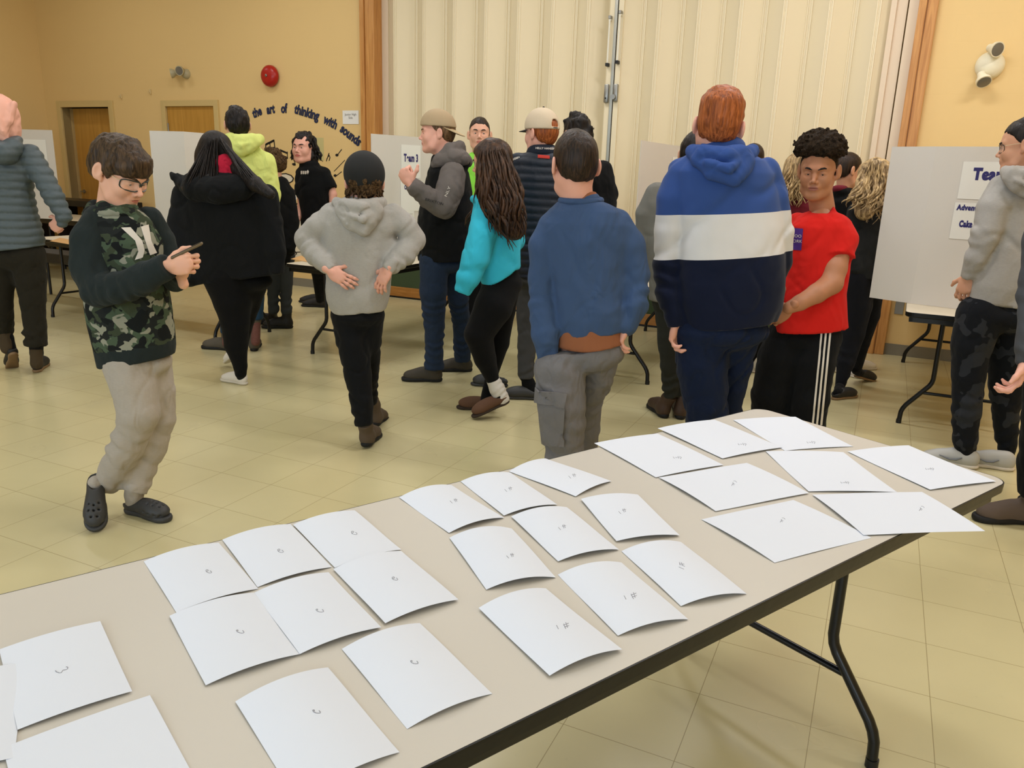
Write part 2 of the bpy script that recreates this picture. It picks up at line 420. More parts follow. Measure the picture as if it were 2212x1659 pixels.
def floor_mat():
    m, nt, b = _nt('vinyl_tile')
    tc = nt.nodes.new('ShaderNodeTexCoord'); mp = nt.nodes.new('ShaderNodeMapping')
    # tile grid runs along the wall (26 degrees), 12.2 inch pitch as measured
    mp.inputs['Rotation'].default_value = (0, 0, math.radians(24.6)); p = .3085
    sx = Vector((.8625, 1.8764, 0)); a = math.radians(24.6)
    rx = sx.x * math.cos(a) - sx.y * math.sin(a); ry = sx.x * math.sin(a) + sx.y * math.cos(a)
    mp.inputs['Location'].default_value = (-rx + 40 * p, -ry + 40 * p, 0)
    nt.links.new(tc.outputs['Object'], mp.inputs['Vector'])
    def bricks(mort, smooth):
        br = nt.nodes.new('ShaderNodeTexBrick'); br.offset = 0; br.squash = 1
        br.inputs['Scale'].default_value = 1; br.inputs['Brick Width'].default_value = p; br.inputs['Row Height'].default_value = p
        br.inputs['Mortar Size'].default_value = mort; br.inputs['Mortar Smooth'].default_value = smooth; br.inputs['Bias'].default_value = 0
        nt.links.new(mp.outputs[0], br.inputs['Vector']); return br
    br = bricks(.0011, .2)
    c1, c2 = s2l((202, 191, 148)), s2l((200, 189, 145))
    br.inputs['Color1'].default_value = c1; br.inputs['Color2'].default_value = c2; br.inputs['Mortar'].default_value = s2l((150, 136, 96))
    # wear: large soft stains and fine speckle
    n = nt.nodes.new('ShaderNodeTexNoise'); n.inputs['Scale'].default_value = 1.7; n.inputs['Detail'].default_value = 3; nt.links.new(tc.outputs['Object'], n.inputs['Vector'])
    mr = nt.nodes.new('ShaderNodeMapRange'); mr.inputs[1].default_value = .3; mr.inputs[2].default_value = .75; mr.inputs[3].default_value = 1.03; mr.inputs[4].default_value = .93
    nt.links.new(n.outputs[0], mr.inputs[0])
    n2 = nt.nodes.new('ShaderNodeTexNoise'); n2.inputs['Scale'].default_value = 38; n2.inputs['Detail'].default_value = 5; nt.links.new(tc.outputs['Object'], n2.inputs['Vector'])
    m2 = nt.nodes.new('ShaderNodeMapRange'); m2.inputs[1].default_value = .68; m2.inputs[2].default_value = .8; m2.inputs[3].default_value = 1; m2.inputs[4].default_value = .94
    nt.links.new(n2.outputs[0], m2.inputs[0])
    mu = nt.nodes.new('ShaderNodeMath'); mu.operation = 'MULTIPLY'; nt.links.new(mr.outputs[0], mu.inputs[0]); nt.links.new(m2.outputs[0], mu.inputs[1])
    mx = nt.nodes.new('ShaderNodeVectorMath'); mx.operation = 'SCALE'; nt.links.new(br.outputs['Color'], mx.inputs[0]); nt.links.new(mu.outputs[0], mx.inputs['Scale'])
    nt.links.new(mx.outputs[0], b.inputs['Base Color'])
    b.inputs['Specular IOR Level'].default_value = .5
    rr = nt.nodes.new('ShaderNodeMapRange'); rr.inputs[1].default_value = .3; rr.inputs[2].default_value = .7; rr.inputs[3].default_value = .23; rr.inputs[4].default_value = .28
    nt.links.new(n.outputs[0], rr.inputs[0]); nt.links.new(rr.outputs[0], b.inputs['Roughness'])
    bp = nt.nodes.new('ShaderNodeBump'); bp.inputs['Strength'].default_value = .25; bp.inputs['Distance'].default_value = .001; bp.invert = True
    nt.links.new(br.outputs['Fac'], bp.inputs['Height'])
    n3 = nt.nodes.new('ShaderNodeTexNoise'); n3.inputs['Scale'].default_value = 4; nt.links.new(tc.outputs['Object'], n3.inputs['Vector'])
    b3 = nt.nodes.new('ShaderNodeBump'); b3.inputs['Strength'].default_value = .12; b3.inputs['Distance'].default_value = .012
    nt.links.new(n3.outputs[0], b3.inputs['Height']); nt.links.new(bp.outputs[0], b3.inputs['Normal']); nt.links.new(b3.outputs[0], b.inputs['Normal'])
    return m
M_FLOOR = floor_mat()
M_CREAM = plain('cream_paint', (214, 190, 138), .5)
M_FRAME = plain('door_frame_paint', (206, 180, 122), .5)
M_VINYL = plain('partition_vinyl', (228, 214, 182), .55, bump=(90, .15, .002))
M_VINYLP = plain('partition_vinyl_edge', (222, 202, 176), .55)
M_ALU = plain('aluminium', (170, 168, 158), .35, .9)
M_STEEL = plain('brushed_steel', (150, 148, 142), .35, .9)
M_BLACK = plain('black_plastic', (16, 17, 20), .45)
M_BASE = plain('grey_baseboard', (126, 120, 106), .55)
M_GREEN = plain('green_stage_carpet', (62, 78, 52), .9)
M_CEIL = plain('ceiling_tile', (226, 222, 208), .8)
M_WHITE = plain('white_plastic', (226, 222, 206), .4)
M_RED = plain('red_enamel', (170, 30, 22), .3)

SL, SR, DEP, CH = -7.69, 6.6, 11.5, 4.3      # left end, right end, depth, ceiling height
def local_box(name, lo, hi, mat, kind='structure', bev=0, parent=None):
    """box in wall coordinates: (s, -n, z)"""
    m = MB(); m.box(lo, hi, bev=bev); o = m.build(name, mat)
    if parent is None: o.matrix_world = WALLM.copy()
    else: o.parent = parent
    if kind: o['kind'] = kind
    return o
def wall_empty(name, s, z, n=0, label=None, cat=None, group=None):
    e = empty(name, (0, 0, 0), label, cat, group); e.matrix_world = WALLM @ Matrix.Translation((s, -n, z)); return e
# floor / ceiling
f = local_box('floor', (SL - .2, -DEP - .2, -.1), (SR + .2, .3, 0), M_FLOOR)
# the floor pattern is laid in room coordinates: keep the mesh unrotated
f.data.transform(f.matrix_world); f.matrix_world = Matrix.Identity(4)
local_box('ceiling', (SL - .2, -DEP - .2, CH), (SR + .2, .3, CH + .1), M_CEIL)
# back wall in three pieces (doors are openings)
dz1 = 2.16
D1 = (-7.33, -6.33, 2.157); D2 = (-5.235, -4.375, 2.157)
m = MB()
m.box((SL - .2, 0, 0), (D1[0], .25, CH)); m.box((D1[0], 0, D1[2]), (D1[1], .25, CH)); m.box((D1[1], 0, 0), (D2[0], .25, CH))
m.box((D2[0], 0, D2[2]), (D2[1], .25, CH)); m.box((D2[1], 0, 0), (-1.97, .25, CH))
o = m.build('wall_back', M_WALL, matrix=WALLM.copy()); o['kind'] = 'structure'
local_box('wall_back', (3.6, 0, 0), (SR + .2, .25, CH), M_WALL)
local_box('wall_left', (SL - .2, -DEP - .2, 0), (SL, 0, CH), M_WALL)
local_box('wall_right', (SR, -DEP - .2, 0), (SR + .2, 0, CH), M_WALL)
local_box('wall_stage_back', (-2.2, .9, 0), (3.8, 1.0, CH), M_CREAM)
# front wall (behind the camera) with windows
m = MB(); ws = [(-3.2, -.6), (.6, 3.2), (4.0, 6.2)]; z0, z1 = .95, 3.1
prev = SL - .2
for a, b in ws:
    m.box((prev, -DEP - .2, 0), (a, -DEP, CH)); m.box((a, -DEP - .2, 0), (b, -DEP, z0)); m.box((a, -DEP - .2, z1), (b, -DEP, CH)); prev = b
m.box((prev, -DEP - .2, 0), (SR + .2, -DEP, CH))
o = m.build('wall_front', M_WALL, matrix=WALLM.copy()); o['kind'] = 'structure'
M_GLASS = plain('window_glass', (230, 238, 240), .05); M_GLASS.node_tree.nodes['Principled BSDF'].inputs['Alpha'].default_value = .15
for i, (a, b) in enumerate(ws):
    e = wall_empty('window_%d' % (i + 1), (a + b) / 2, z0, DEP + .1); e['kind'] = 'structure'
    w = (b - a) / 2; h = z1 - z0
    fm = MB()
    for lo, hi in [((-w, -.05, 0), (-w + .06, .05, h)), ((w - .06, -.05, 0), (w, .05, h)), ((-w, -.05, 0), (w, .05, .06)), ((-w, -.05, h - .06), (w, .05, h)), ((-.03, -.04, 0), (.03, .04, h))]: fm.box(lo, hi)
    fm.build('window_frame', M_WHITE, e)
    g = MB(); g.box((-w + .05, -.004, .05), (w - .05, .004, h - .05)); g.build('window_pane', M_GLASS, e)
# baseboards
for a, b in [(SL, D1[0] - .06), (D1[1] + .06, D2[0] - .08), (D2[1] + .08, -2.07), (3.64, SR)]:
    local_box('baseboard_back', (a, -.012, 0), (b, 0, .1), M_BASE)
local_box('baseboard_left', (SL, -DEP, 0), (SL + .012, 0, .1), M_BASE)
# doors
def door(name, d, recess, wfr, hinge):
    a, b, h = d
    e = wall_empty(name, (a + b) / 2, 0); e['kind'] = 'structure'
    w = (b - a) / 2
    fm = MB()
    for lo, hi in [((-w - wfr, -.03, 0), (-w, .25, h + wfr)), ((w, -.03, 0), (w + wfr, .25, h + wfr)), ((-w, -.03, h), (w, .25, h + wfr))]: fm.box(lo, hi, bev=.004)
    fm.build('door_frame', M_FRAME, e)
    p = MB(); p.box((-w, recess, .008), (w, recess + .045, h), bev=.003); pn = p.build('door_leaf', M_DOOR, e)
    kn = MB(); kx = (w - .07) if hinge == 'l' else (-w + .07)
    kn.tube([(kx, recess, 1.0), (kx, recess - .05, 1.0), (kx + (-.1 if hinge == 'l' else .1), recess - .055, 1.0)], .01); kn.tube([(kx, recess + .002, 1.0), (kx, recess - .008, 1.0)], .027)
    kn.build('door_handle', M_STEEL, e, smooth=True)
    hg = MB(); hx = -w + .006 if hinge == 'l' else w - .006
    for z in (.25, 1.1, 1.9): hg.tube([(hx, recess - .006, z - .05), (hx, recess - .006, z + .05)], .008)
    hg.build('door_hinge', M_STEEL, e, smooth=True)
    cl = None
    return e
door('door_1', D1, .16, .085, 'r'); door('door_2', D2, .005, .075, 'l')
# stage front, proscenium trims, folding partition
m = MB(); m.box((-1.95, -.02, .13), (3.45, .9, .88)); o = m.build('wall_stage_front', M_GREEN, matrix=WALLM.copy()); o['kind'] = 'structure'
local_box('trim_stage_foot', (-1.95, -.035, 0.02), (3.45, 0.3, .13), M_OAKH, bev=.004)
local_box('trim_stage_shadow_gap', (-1.95, -.03, 0), (3.45, 0.3, .02), M_BLACK)
local_box('trim_stage_edge', (-1.95, -.05, .86), (3.45, .3, .94), M_OAKH, bev=.004)
def post(name, a, b, mid):
    m = MB(); m.box((a, -.07, 0), (mid - .004, .3, CH), bev=.004); m.box((mid + .004, -.055, 0), (b, .3, CH), bev=.004)
    m.box((mid - .01, -.045, 0), (mid + .01, .25, CH))
    o = m.build(name, M_OAK, matrix=WALLM.copy()); o['kind'] = 'structure'
post('trim_1', -2.06, -1.875, -2.0)
post('trim_2', 3.50, 3.64, 3.56)
local_box('trim_3', (3.42, -.03, 0), (3.51, .3, .9), M_OAK, bev=.004)
# folding partition: one leaf each side of the seam
def zig(s0, s1, first_valley, per=.3745):
    """closed cross-section polyline, s and n"""
    full_ = []
    k = math.floor((s0 - first_valley) / per) - 1
    while True:
        v = first_valley + per * k; k += 1
        prof = [(0, .0), (.010, .002), (.012, .012), (.022, .012), (.024, .004), (.165, .128), (.166, .140), (.172, .146), (.180, .146), (.184, .138), (.192, .138), (.196, .146), (.206, .146), (.210, .138), (.350, .012), (.354, .018), (.362, .016), (.364, .004)]
        full_ += [(v + a, b) for a, b in prof]
        if v > s1: break
    xs_, ys_ = [q[0] for q in full_], [q[1] for q in full_]
    return [(s0, float(np.interp(s0, xs_, ys_)))] + [q for q in full_ if s0 < q[0] < s1] + [(s1, float(np.interp(s1, xs_, ys_)))]
def partition(name, s0, s1, vy, label):
    e = wall_empty(name, (s0 + s1) / 2, .94, -.12); tag(e, label, 'folding partition', 'accordion partition closing the stage')
    mid = (s0 + s1) / 2
    pts = [(s - mid, b) for s, b in zig(s0, s1, vy)]
    z1 = CH - .94; V = []; F = []
    for s, b in pts: V += [(s, -b, 0), (s, -b, z1), (s, -b + .012, 0), (s, -b + .012, z1)]
    n = len(pts)
    for i in range(n - 1):
        a = 4 * i; F += [(a, a + 4, a + 5, a + 1), (a + 2, a + 3, a + 7, a + 6), (a, a + 2, a + 6, a + 4), (a + 1, a + 5, a + 7, a + 3)]
    F += [(0, 1, 3, 2), (4 * n - 4, 4 * n - 2, 4 * n - 1, 4 * n - 3)]
    mb = MB(); mb.add(V, F); mb.build('pleated_panel', M_VINYL, e)
    return e, mid
PN = -.12     # partition stands this far behind the wall line (n negative = away from the room)
pl, midl = partition('folding_partition', -1.80, .86, -1.79 - .02, 'cream pleated folding partition, left leaf between the left wooden post and the grey seam')
pr, midr = partition('folding_partition', .985, 3.30, 1.14, 'cream pleated folding partition, right leaf between the grey seam and the right wooden post')
def pbox(e, mid, name, s0, s1, n0, n1, z0, z1, mat, bev=.003):
    m = MB(); m.box((s0 - mid, -n1, z0 - .94), (s1 - mid, -n0, z1 - .94), bev=bev); return m.build(name, mat, e)
pbox(pl, midl, 'jamb_strip', -1.875, -1.79, .0, .03, .94, CH, M_VINYLP)
pbox(pl, midl, 'lead_post', .845, .895, .0, .15, .94, CH, M_VINYL)
pbox(pl, midl, 'aluminium_edge', .895, .925, .05, .155, .94, CH, M_ALU)
pbox(pr, midr, 'lead_post', .932, .985, .0, .15, .94, CH, M_VINYL)
pbox(pr, midr, 'end_jamb', 3.33, 3.415, .03, .10, .94, CH, M_VINYLP); pbox(pr, midr, 'end_jamb', 3.425, 3.51, .03, .13, .94, CH, M_VINYLP)
pbox(pr, midr, 'end_ridge', 3.29, 3.335, .02, .13, .94, CH, M_VINYLP)
# pull bars and latches beside the seam (pixel positions of the photo give their heights)
def fit(e, mid, s, z0, z1, kind):
    if kind == 'bar':
        m = MB(); m.tube([(s - mid, -.185, z0 - .94), (s - mid, -.185, z1 - .94)], .009); m.tube([(s - mid, -.14, z1 - .96), (s - mid, -.19, z1 - .96)], .012)
        b_ = m.build('pull_bar', M_WHITE, e, smooth=True)
        c = MB(); c.box((s - mid - .014, -.205, z0 - .955), (s - mid + .014, -.15, z0 - .925), bev=.003); c.build('bar_foot', M_BLACK, b_)
        c = MB(); c.box((s - mid - .012, -.2, z1 - .955), (s - mid + .012, -.15, z1 - .925), bev=.003); c.build('bar_end', M_STEEL, b_)
    else:
        m = MB(); m.box((s - mid - .022, -.185, z0 - .94), (s - mid + .022, -.15, z1 - .94), bev=.008); h = m.build('latch_plate', M_STEEL, e, smooth=True)
        if kind == 'knob':
            m = MB(); m.tube([(s - mid - .012, -.17, z0 - .90), (s - mid - .012, -.215, z0 - .90)], .024, 20); m.build('thumb_turn', M_STEEL, h, smooth=True)
        else:
            m = MB(); m.tube([(s - mid, -.184, z0 - .90), (s - mid, -.189, z0 - .90)], .008); m.build('keyhole', M_BLACK, h)
fit(pl, midl, .862, 2.50, 2.92, 'bar'); fit(pr, midr, .962, 2.52, 2.96, 'bar')
fit(pl, midl, .866, 2.155, 2.325, 'key'); fit(pr, midr, .96, 2.165, 2.325, 'knob')

# ---- things on the wall
def at_wall(x, y, n=0): s_, z_ = W(x, y, n); return s_, z_
# red alarm bell
s_, z_ = at_wall(588, 165)
e = wall_empty('alarm_bell', s_, z_, 0, 'round red fire alarm bell high on the yellow wall above the lettering', 'alarm bell')
m = MB(); Mx = Matrix.Rotation(math.radians(90), 4, 'X')
m.lathe([(.118, .02), (.124, .03), (.12, .06), (.1, .085), (.06, .098), (.02, .1)], 32, M=Mx); m.build('gong', M_RED, e, smooth=True)
m = MB(); m.lathe([(.085, 0), (.085, .03)], 24, M=Mx); m.build('back_box', M_RED, e, smooth=True)
m = MB(); m.lathe([(.016, .098), (.016, .108), (.008, .112)], 16, M=Mx); m.build('centre_bolt', M_STEEL, e, smooth=True)
def emergency_light(px, py, dome, col, label, heads):
    s_, z_ = at_wall(px, py)
    e = wall_empty('emergency_light', s_, z_, 0, label, 'emergency light', 'twin head emergency lights')
    m = MB(); m.lathe([(dome, 0), (dome, .02), (dome * .8, .05), (dome * .4, .07), (.01, .075)], 28, M=Mx); m.build('base_dome', col, e, smooth=True)
    for (a, b, tx, tz) in heads:
        d = Vector((tx, -.75, tz)).normalized(); c = Vector((a, -.085, b)); q = d.to_track_quat('Z', 'Y').to_matrix().to_4x4()
        m = MB(); m.lathe([(.02, -.05), (.03, -.045), (.035, -.01), (.055, .025), (.058, .05), (.05, .05)], 24, M=Matrix.Translation(c) @ q); h = m.build('lamp_head', col, e, smooth=True)
        m = MB(); m.lathe([(.05, .0505), (.03, .053), (.004, .054)], 24, M=Matrix.Translation(c) @ q); m.build('lamp_lens', plain('lamp_lens', (120, 118, 112), .15, .3), h, smooth=True)
emergency_light(2138, 142, .105, plain('ivory_plastic', (232, 224, 196), .45), 'ivory twin emergency light high on the yellow wall at the right', [(.0, .115, .55, -.25), (-.04, -.10, .35, -.85)])
emergency_light(404, 160, .06, plain('dull_plastic', (176, 166, 134), .4), 'small grey twin emergency light above the second wooden door', [(.0, .03, .2, -.1), (-.12, .005, -.8, -.2)])
# paper notice
M_PAPER = plain('paper_white', (232, 230, 224), .85, spec=.2); M_INK = plain('faint_ink', (86, 80, 76), .8)
M_DKBLUE = plain('navy_lettering', (34, 40, 84), .7); M_DKB2 = plain('lettering_outline', (20, 22, 30), .7)
FONTB = bpy.data.fonts.get('Bfont')
def text_obj(name, s, size, mat, depth=.001, bold=0, align='CENTER', shear=0, sx=1.0, sp=1.0):
    c = bpy.data.curves.new(name, 'FONT'); c.body = s; c.size = size; c.extrude = depth; c.offset = bold; c.align_x = align; c.align_y = 'CENTER'; c.shear = shear; c.space_character = sp
    c.resolution_u = 3; c.materials.append(mat); o = bpy.data.objects.new(name, c); COL.objects.link(o)
    o.scale = (sx, 1, 1)
    return o
def text_mesh(name, s, size, mat, M, parent=None, **kw):
    """lettering turned into mesh, lying in the local xy plane of M"""
    o = text_obj(name, s, size, mat, **kw); bpy.context.view_layer.update()
    dg = bpy.context.evaluated_depsgraph_get(); me = bpy.data.meshes.new_from_object(o.evaluated_get(dg))
    sx = o.scale[0]; bpy.data.objects.remove(o)
    me.transform(M @ Matrix.Diagonal((sx, 1, 1, 1))); r = bpy.data.objects.new(name, me); COL.objects.link(r)
    if not me.materials: me.materials.append(mat)
    if parent is not None: r.parent = parent
    return r
def wallface(s, z, n=.004, roll=0):
    """frame of a flat thing on the wall: x along s, y up, facing the room"""
    return WALLM @ Matrix.Translation((s, -n, z)) @ Matrix.Rotation(math.radians(90), 4, 'X') @ Matrix.Rotation(roll, 4, 'Z')
sa, za = W(740, 239); sb, zb = W(776, 268)
e = empty('paper_notice', (0, 0, 0), 'small white paper notice taped high beside the left wooden post', 'notice'); e.matrix_world = wallface((sa + sb) / 2, (za + zb) / 2)
m = MB(); m.box((-.114, -.074, 0), (.114, .074, .001)); m.build('sheet', M_PAPER, e)
text_mesh('notice_text', 'Junior High\nSide', .036, M_INK, Matrix.Translation((0, .012, .0015)), e, depth=.0003)
# arched lettering
words_ = [('the', 555.5, 243, 24, 21), ('art', 585, 236.5, 10, 18), ('of', 614.5, 235, 3, 14.5), ('thinking', 663, 243.5, -17, 56), ('with', 714, 264, -28, 32), ('sounds”', 761, 295, -39, 62)]
e = empty('wall_lettering', (0, 0, 0), 'arched navy lettering on the yellow wall reading the art of thinking with sounds', 'wall lettering')
cen = W(660, 275); e.matrix_world = wallface(*cen)
import_words = []
def slope_to_roll(x, y, deg):
    # the picture slope of a word, measured on the wall itself
    a = W(x - 8, y + 8 * math.tan(math.radians(deg))); b = W(x + 8, y - 8 * math.tan(math.radians(deg))); return math.atan2(b[1] - a[1], b[0] - a[0])
M_LET = plain('navy_wall_lettering', (38, 46, 84), .7); M_LETO = plain('dark_wall_lettering', (26, 28, 40), .7)
for w_, x, y, deg, wpx in words_:
    s_, z_ = W(x, y); r = slope_to_roll(x, y, deg)
    Mt = Matrix.Translation((s_ - cen[0], z_ - cen[1], 0)) @ Matrix.Rotation(r, 4, 'Z')
    dx_ = wpx / 2 * math.cos(math.radians(deg)); dy_ = wpx / 2 * math.sin(math.radians(deg))
    pa, pb = W(x - dx_, y + dy_), W(x + dx_, y - dy_); Lw = math.hypot(pa[0] - pb[0], pa[1] - pb[1])
    t = text_mesh('word', w_, .145, M_LETO, Matrix.Identity(4), e, depth=.0008, bold=.0065, shear=.08)
    co_ = [v.co.x for v in t.data.vertices]; fx = Lw / (max(co_) - min(co_)); cx_ = (max(co_) + min(co_)) / 2
    Mf = Mt @ Matrix.Diagonal((fx, 1, 1, 1)) @ Matrix.Translation((-cx_, 0, 0)); t.data.transform(Mf); t['label'] = 'word ' + w_.strip('”')
    t2 = text_mesh('word_fill', w_, .145, M_LET, Mf @ Matrix.Translation((0, 0, .0012)), t, depth=.0008, bold=.001, shear=.08)
# painted music notes
M_NOTE = plain('black_wall_paint', (28, 22, 18), .7)
def wpoly(m, pts, n=.003):
    q = [W(x, y) for x, y in pts]; m.V_ = None
    base = len(m.V); m.V += [(s, -n, z) for s, z in q] + [(s, 0, z) for s, z in q]; k = len(q)
    m.F.append(tuple(range(base, base + k))); m.M.append(0)
    for i in range(k): m.F.append((base + i, base + (i + 1) % k, base + k + (i + 1) % k, base + k + i)); m.M.append(0)
def wline(m, pts, w, n=.003):
    """stroke of w pixels through picture points"""
    for (x0, y0), (x1, y1) in zip(pts, pts[1:]):
        dx, dy = x1 - x0, y1 - y0; L = math.hypot(dx, dy) + 1e-6; px, py = -dy / L * w / 2, dx / L * w / 2; ex, ey = dx / L * w * .3, dy / L * w * .3
        wpoly(m, [(x0 - ex + px, y0 - ey + py), (x0 - ex - px, y0 - ey - py), (x1 + ex - px, y1 + ey - py), (x1 + ex + px, y1 + ey + py)], n)
def wblob(m, x, y, rx, ry, rot=0, n=.003, k=14):
    r = math.radians(rot)
    wpoly(m, [(x + rx * math.cos(a) * math.cos(r) - ry * math.sin(a) * math.sin(r), y + rx * math.cos(a) * math.sin(r) + ry * math.sin(a) * math.cos(r)) for a in [2 * math.pi * i / k for i in range(k)]], n)
def note(build, label):
    m = MB(); build(m); o = m.build('painted_music_note', M_NOTE, matrix=WALLM.copy()); tag(o, label, 'wall painting', 'painted music notes'); return o
note(lambda m: (wline(m, [(575, 330), (574, 312), (592, 303), (594, 320)], 1.8), wpoly(m, [(574, 310), (592, 301), (592, 306), (574, 315)]), wline(m, [(583, 308), (585, 328)], 1.6), wblob(m, 591, 320, 3.4, 2.6, 15), wblob(m, 581, 327, 3.4, 2.4, 15)), 'painted double note with tall slanting beam, uppermost of the notes at left')
note(lambda m: (wline(m, [(606, 323), (611, 343)], 1.5), wline(m, [(621, 328), (621, 340)], 1.5), wpoly(m, [(605, 322), (621, 329), (621, 333), (606, 327)]), wblob(m, 609, 343, 3.2, 2.5, 15), wblob(m, 619, 341, 3.4, 2.6, 15)), 'painted pair of notes joined by a thick beam, beside the black T-shirt person')
note(lambda m: (wline(m, [(635, 336), (638, 357)], 1.5), wblob(m, 635, 355, 4, 2.8, 20), wline(m, [(635, 336), (640, 342)], 1.5)), 'painted single note hanging under the dark curls of the person in the black T-shirt')
note(lambda m: (wline(m, [(738, 323), (729, 335)], 1.5), wblob(m, 728, 335, 3.4, 3, 0)), 'painted small note with round head, rightmost under the word sounds')
note(lambda m: (wline(m, [(711, 331), (705, 348)], 1.4), wline(m, [(710, 333), (713, 340), (711, 347)], 1.4), wline(m, [(706, 343), (711, 336)], 1.2)), 'painted open note like a thin pointed loop beside the black T-shirt shoulder')
note(lambda m: (wline(m, [(745, 346), (722, 370)], 1.2), wline(m, [(738, 371), (724, 382)], 1.4), wblob(m, 724, 379, 3.2, 2.6, -20)), 'painted long slanted strokes with a note head above the grey hooded boy')
# bird-like mural parts that show between the people: a plain generic cartoon bird
def mural():
    e = wall_empty('wall_mural', *W(650, 470), 0, 'painted cartoon mural in white and blue behind the person in the black T-shirt', 'wall painting')
    inv = Matrix.Translation((-W(650, 470)[0], 0, -W(650, 470)[1]))
    def part(name, mat, build):
        m = MB(); build(m); o = m.build(name, mat, e); o.data.transform(inv); return o
    part('white_shape', plain('mural_white', (226, 216, 196), .7), lambda m: (wblob(m, 617, 384, 17, 9, 10, .002, 24), wblob(m, 636, 420, 6, 12, -20, .002), wpoly(m, [(630, 462), (650, 455), (672, 448), (690, 470), (690, 560), (632, 556)], .0015)))
    def lines(m):
        pts = [(600, 380), (606, 376), (618, 375), (629, 379), (634, 385), (632, 391), (626, 395), (616, 392)]
        wline(m, pts, 2.2, .004); wline(m, [(632, 408), (639, 414), (640, 421)], 2.0, .004); wline(m, [(642, 440), (636, 446), (630, 458), (645, 456), (648, 448)], 2, .004)
        wline(m, [(636, 531), (650, 528), (664, 527)], 1.6, .004); wline(m, [(630, 552), (640, 545), (652, 544), (664, 548)], 1.8, .004); wline(m, [(636, 540), (641, 548), (634, 555)], 1.6, .004)
        wline(m, [(644, 556), (655, 552), (667, 556)], 1.6, .004); wline(m, [(632, 475), (650, 472)], 1.2, .004)
    part('outline', M_NOTE, lines)
    part('blue_shape', plain('mural_blue', (52, 84, 150), .7), lambda m: (wpoly(m, [(624, 424), (632, 419), (639, 424), (640, 436), (636, 443), (629, 444), (626, 434)], .003), wpoly(m, [(641, 446), (648, 438), (656, 446), (652, 455), (642, 456)], .003)))
mural()
# small marks on the wall: a taped clear sheet and two hooks
m = MB(); sa = W(676, 301); m.box((sa[0] - .09, -.003, sa[1] - .24), (sa[0] + .16, 0, sa[1] + .02)); o = m.build('taped_sheet', plain('greenish_film', (198, 186, 130), .4), matrix=WALLM.copy()); tag(o, 'pale greenish sheet taped to the wall behind the person in the black T-shirt', 'sheet')
for x, y, l in [(263, 208, 'small pale hook on the yellow wall above and right of the first door'), (326, 198, 'tiny dark hook on the yellow wall left of the small emergency light')]:
    s_, z_ = W(x, y); m = MB(); m.box((s_ - .012, -.02, z_ - .03), (s_ + .012, 0, z_ + .03), bev=.004); m.tube([(s_, -.018, z_), (s_, -.04, z_ - .02), (s_, -.045, z_ + .005)], .005); o = m.build('wall_hook', M_CREAM, matrix=WALLM.copy()); tag(o, l, 'hook')
# wall corner box at the far left edge
m = MB(); P_ = None
o = local_box('wall_vent_frame', (SL, -1.75, 2.35), (SL + .03, -1.05, 3.2), plain('olive_panel', (150, 128, 78), .6), kind=None); o.name = 'wall_panel'; tag(o, 'flat brownish panel on the left side wall at the very edge', 'wall panel')
# outlet plate near the right post
s_, z_ = W(1943, 664); m = MB(); m.box((s_ - .035, -.008, z_ - .06), (s_ + .035, 0, z_ + .06), bev=.002); o = m.build('outlet_plate', M_STEEL, matrix=WALLM.copy()); tag(o, 'small grey metal outlet plate low on the wall beside the right wooden post', 'outlet')

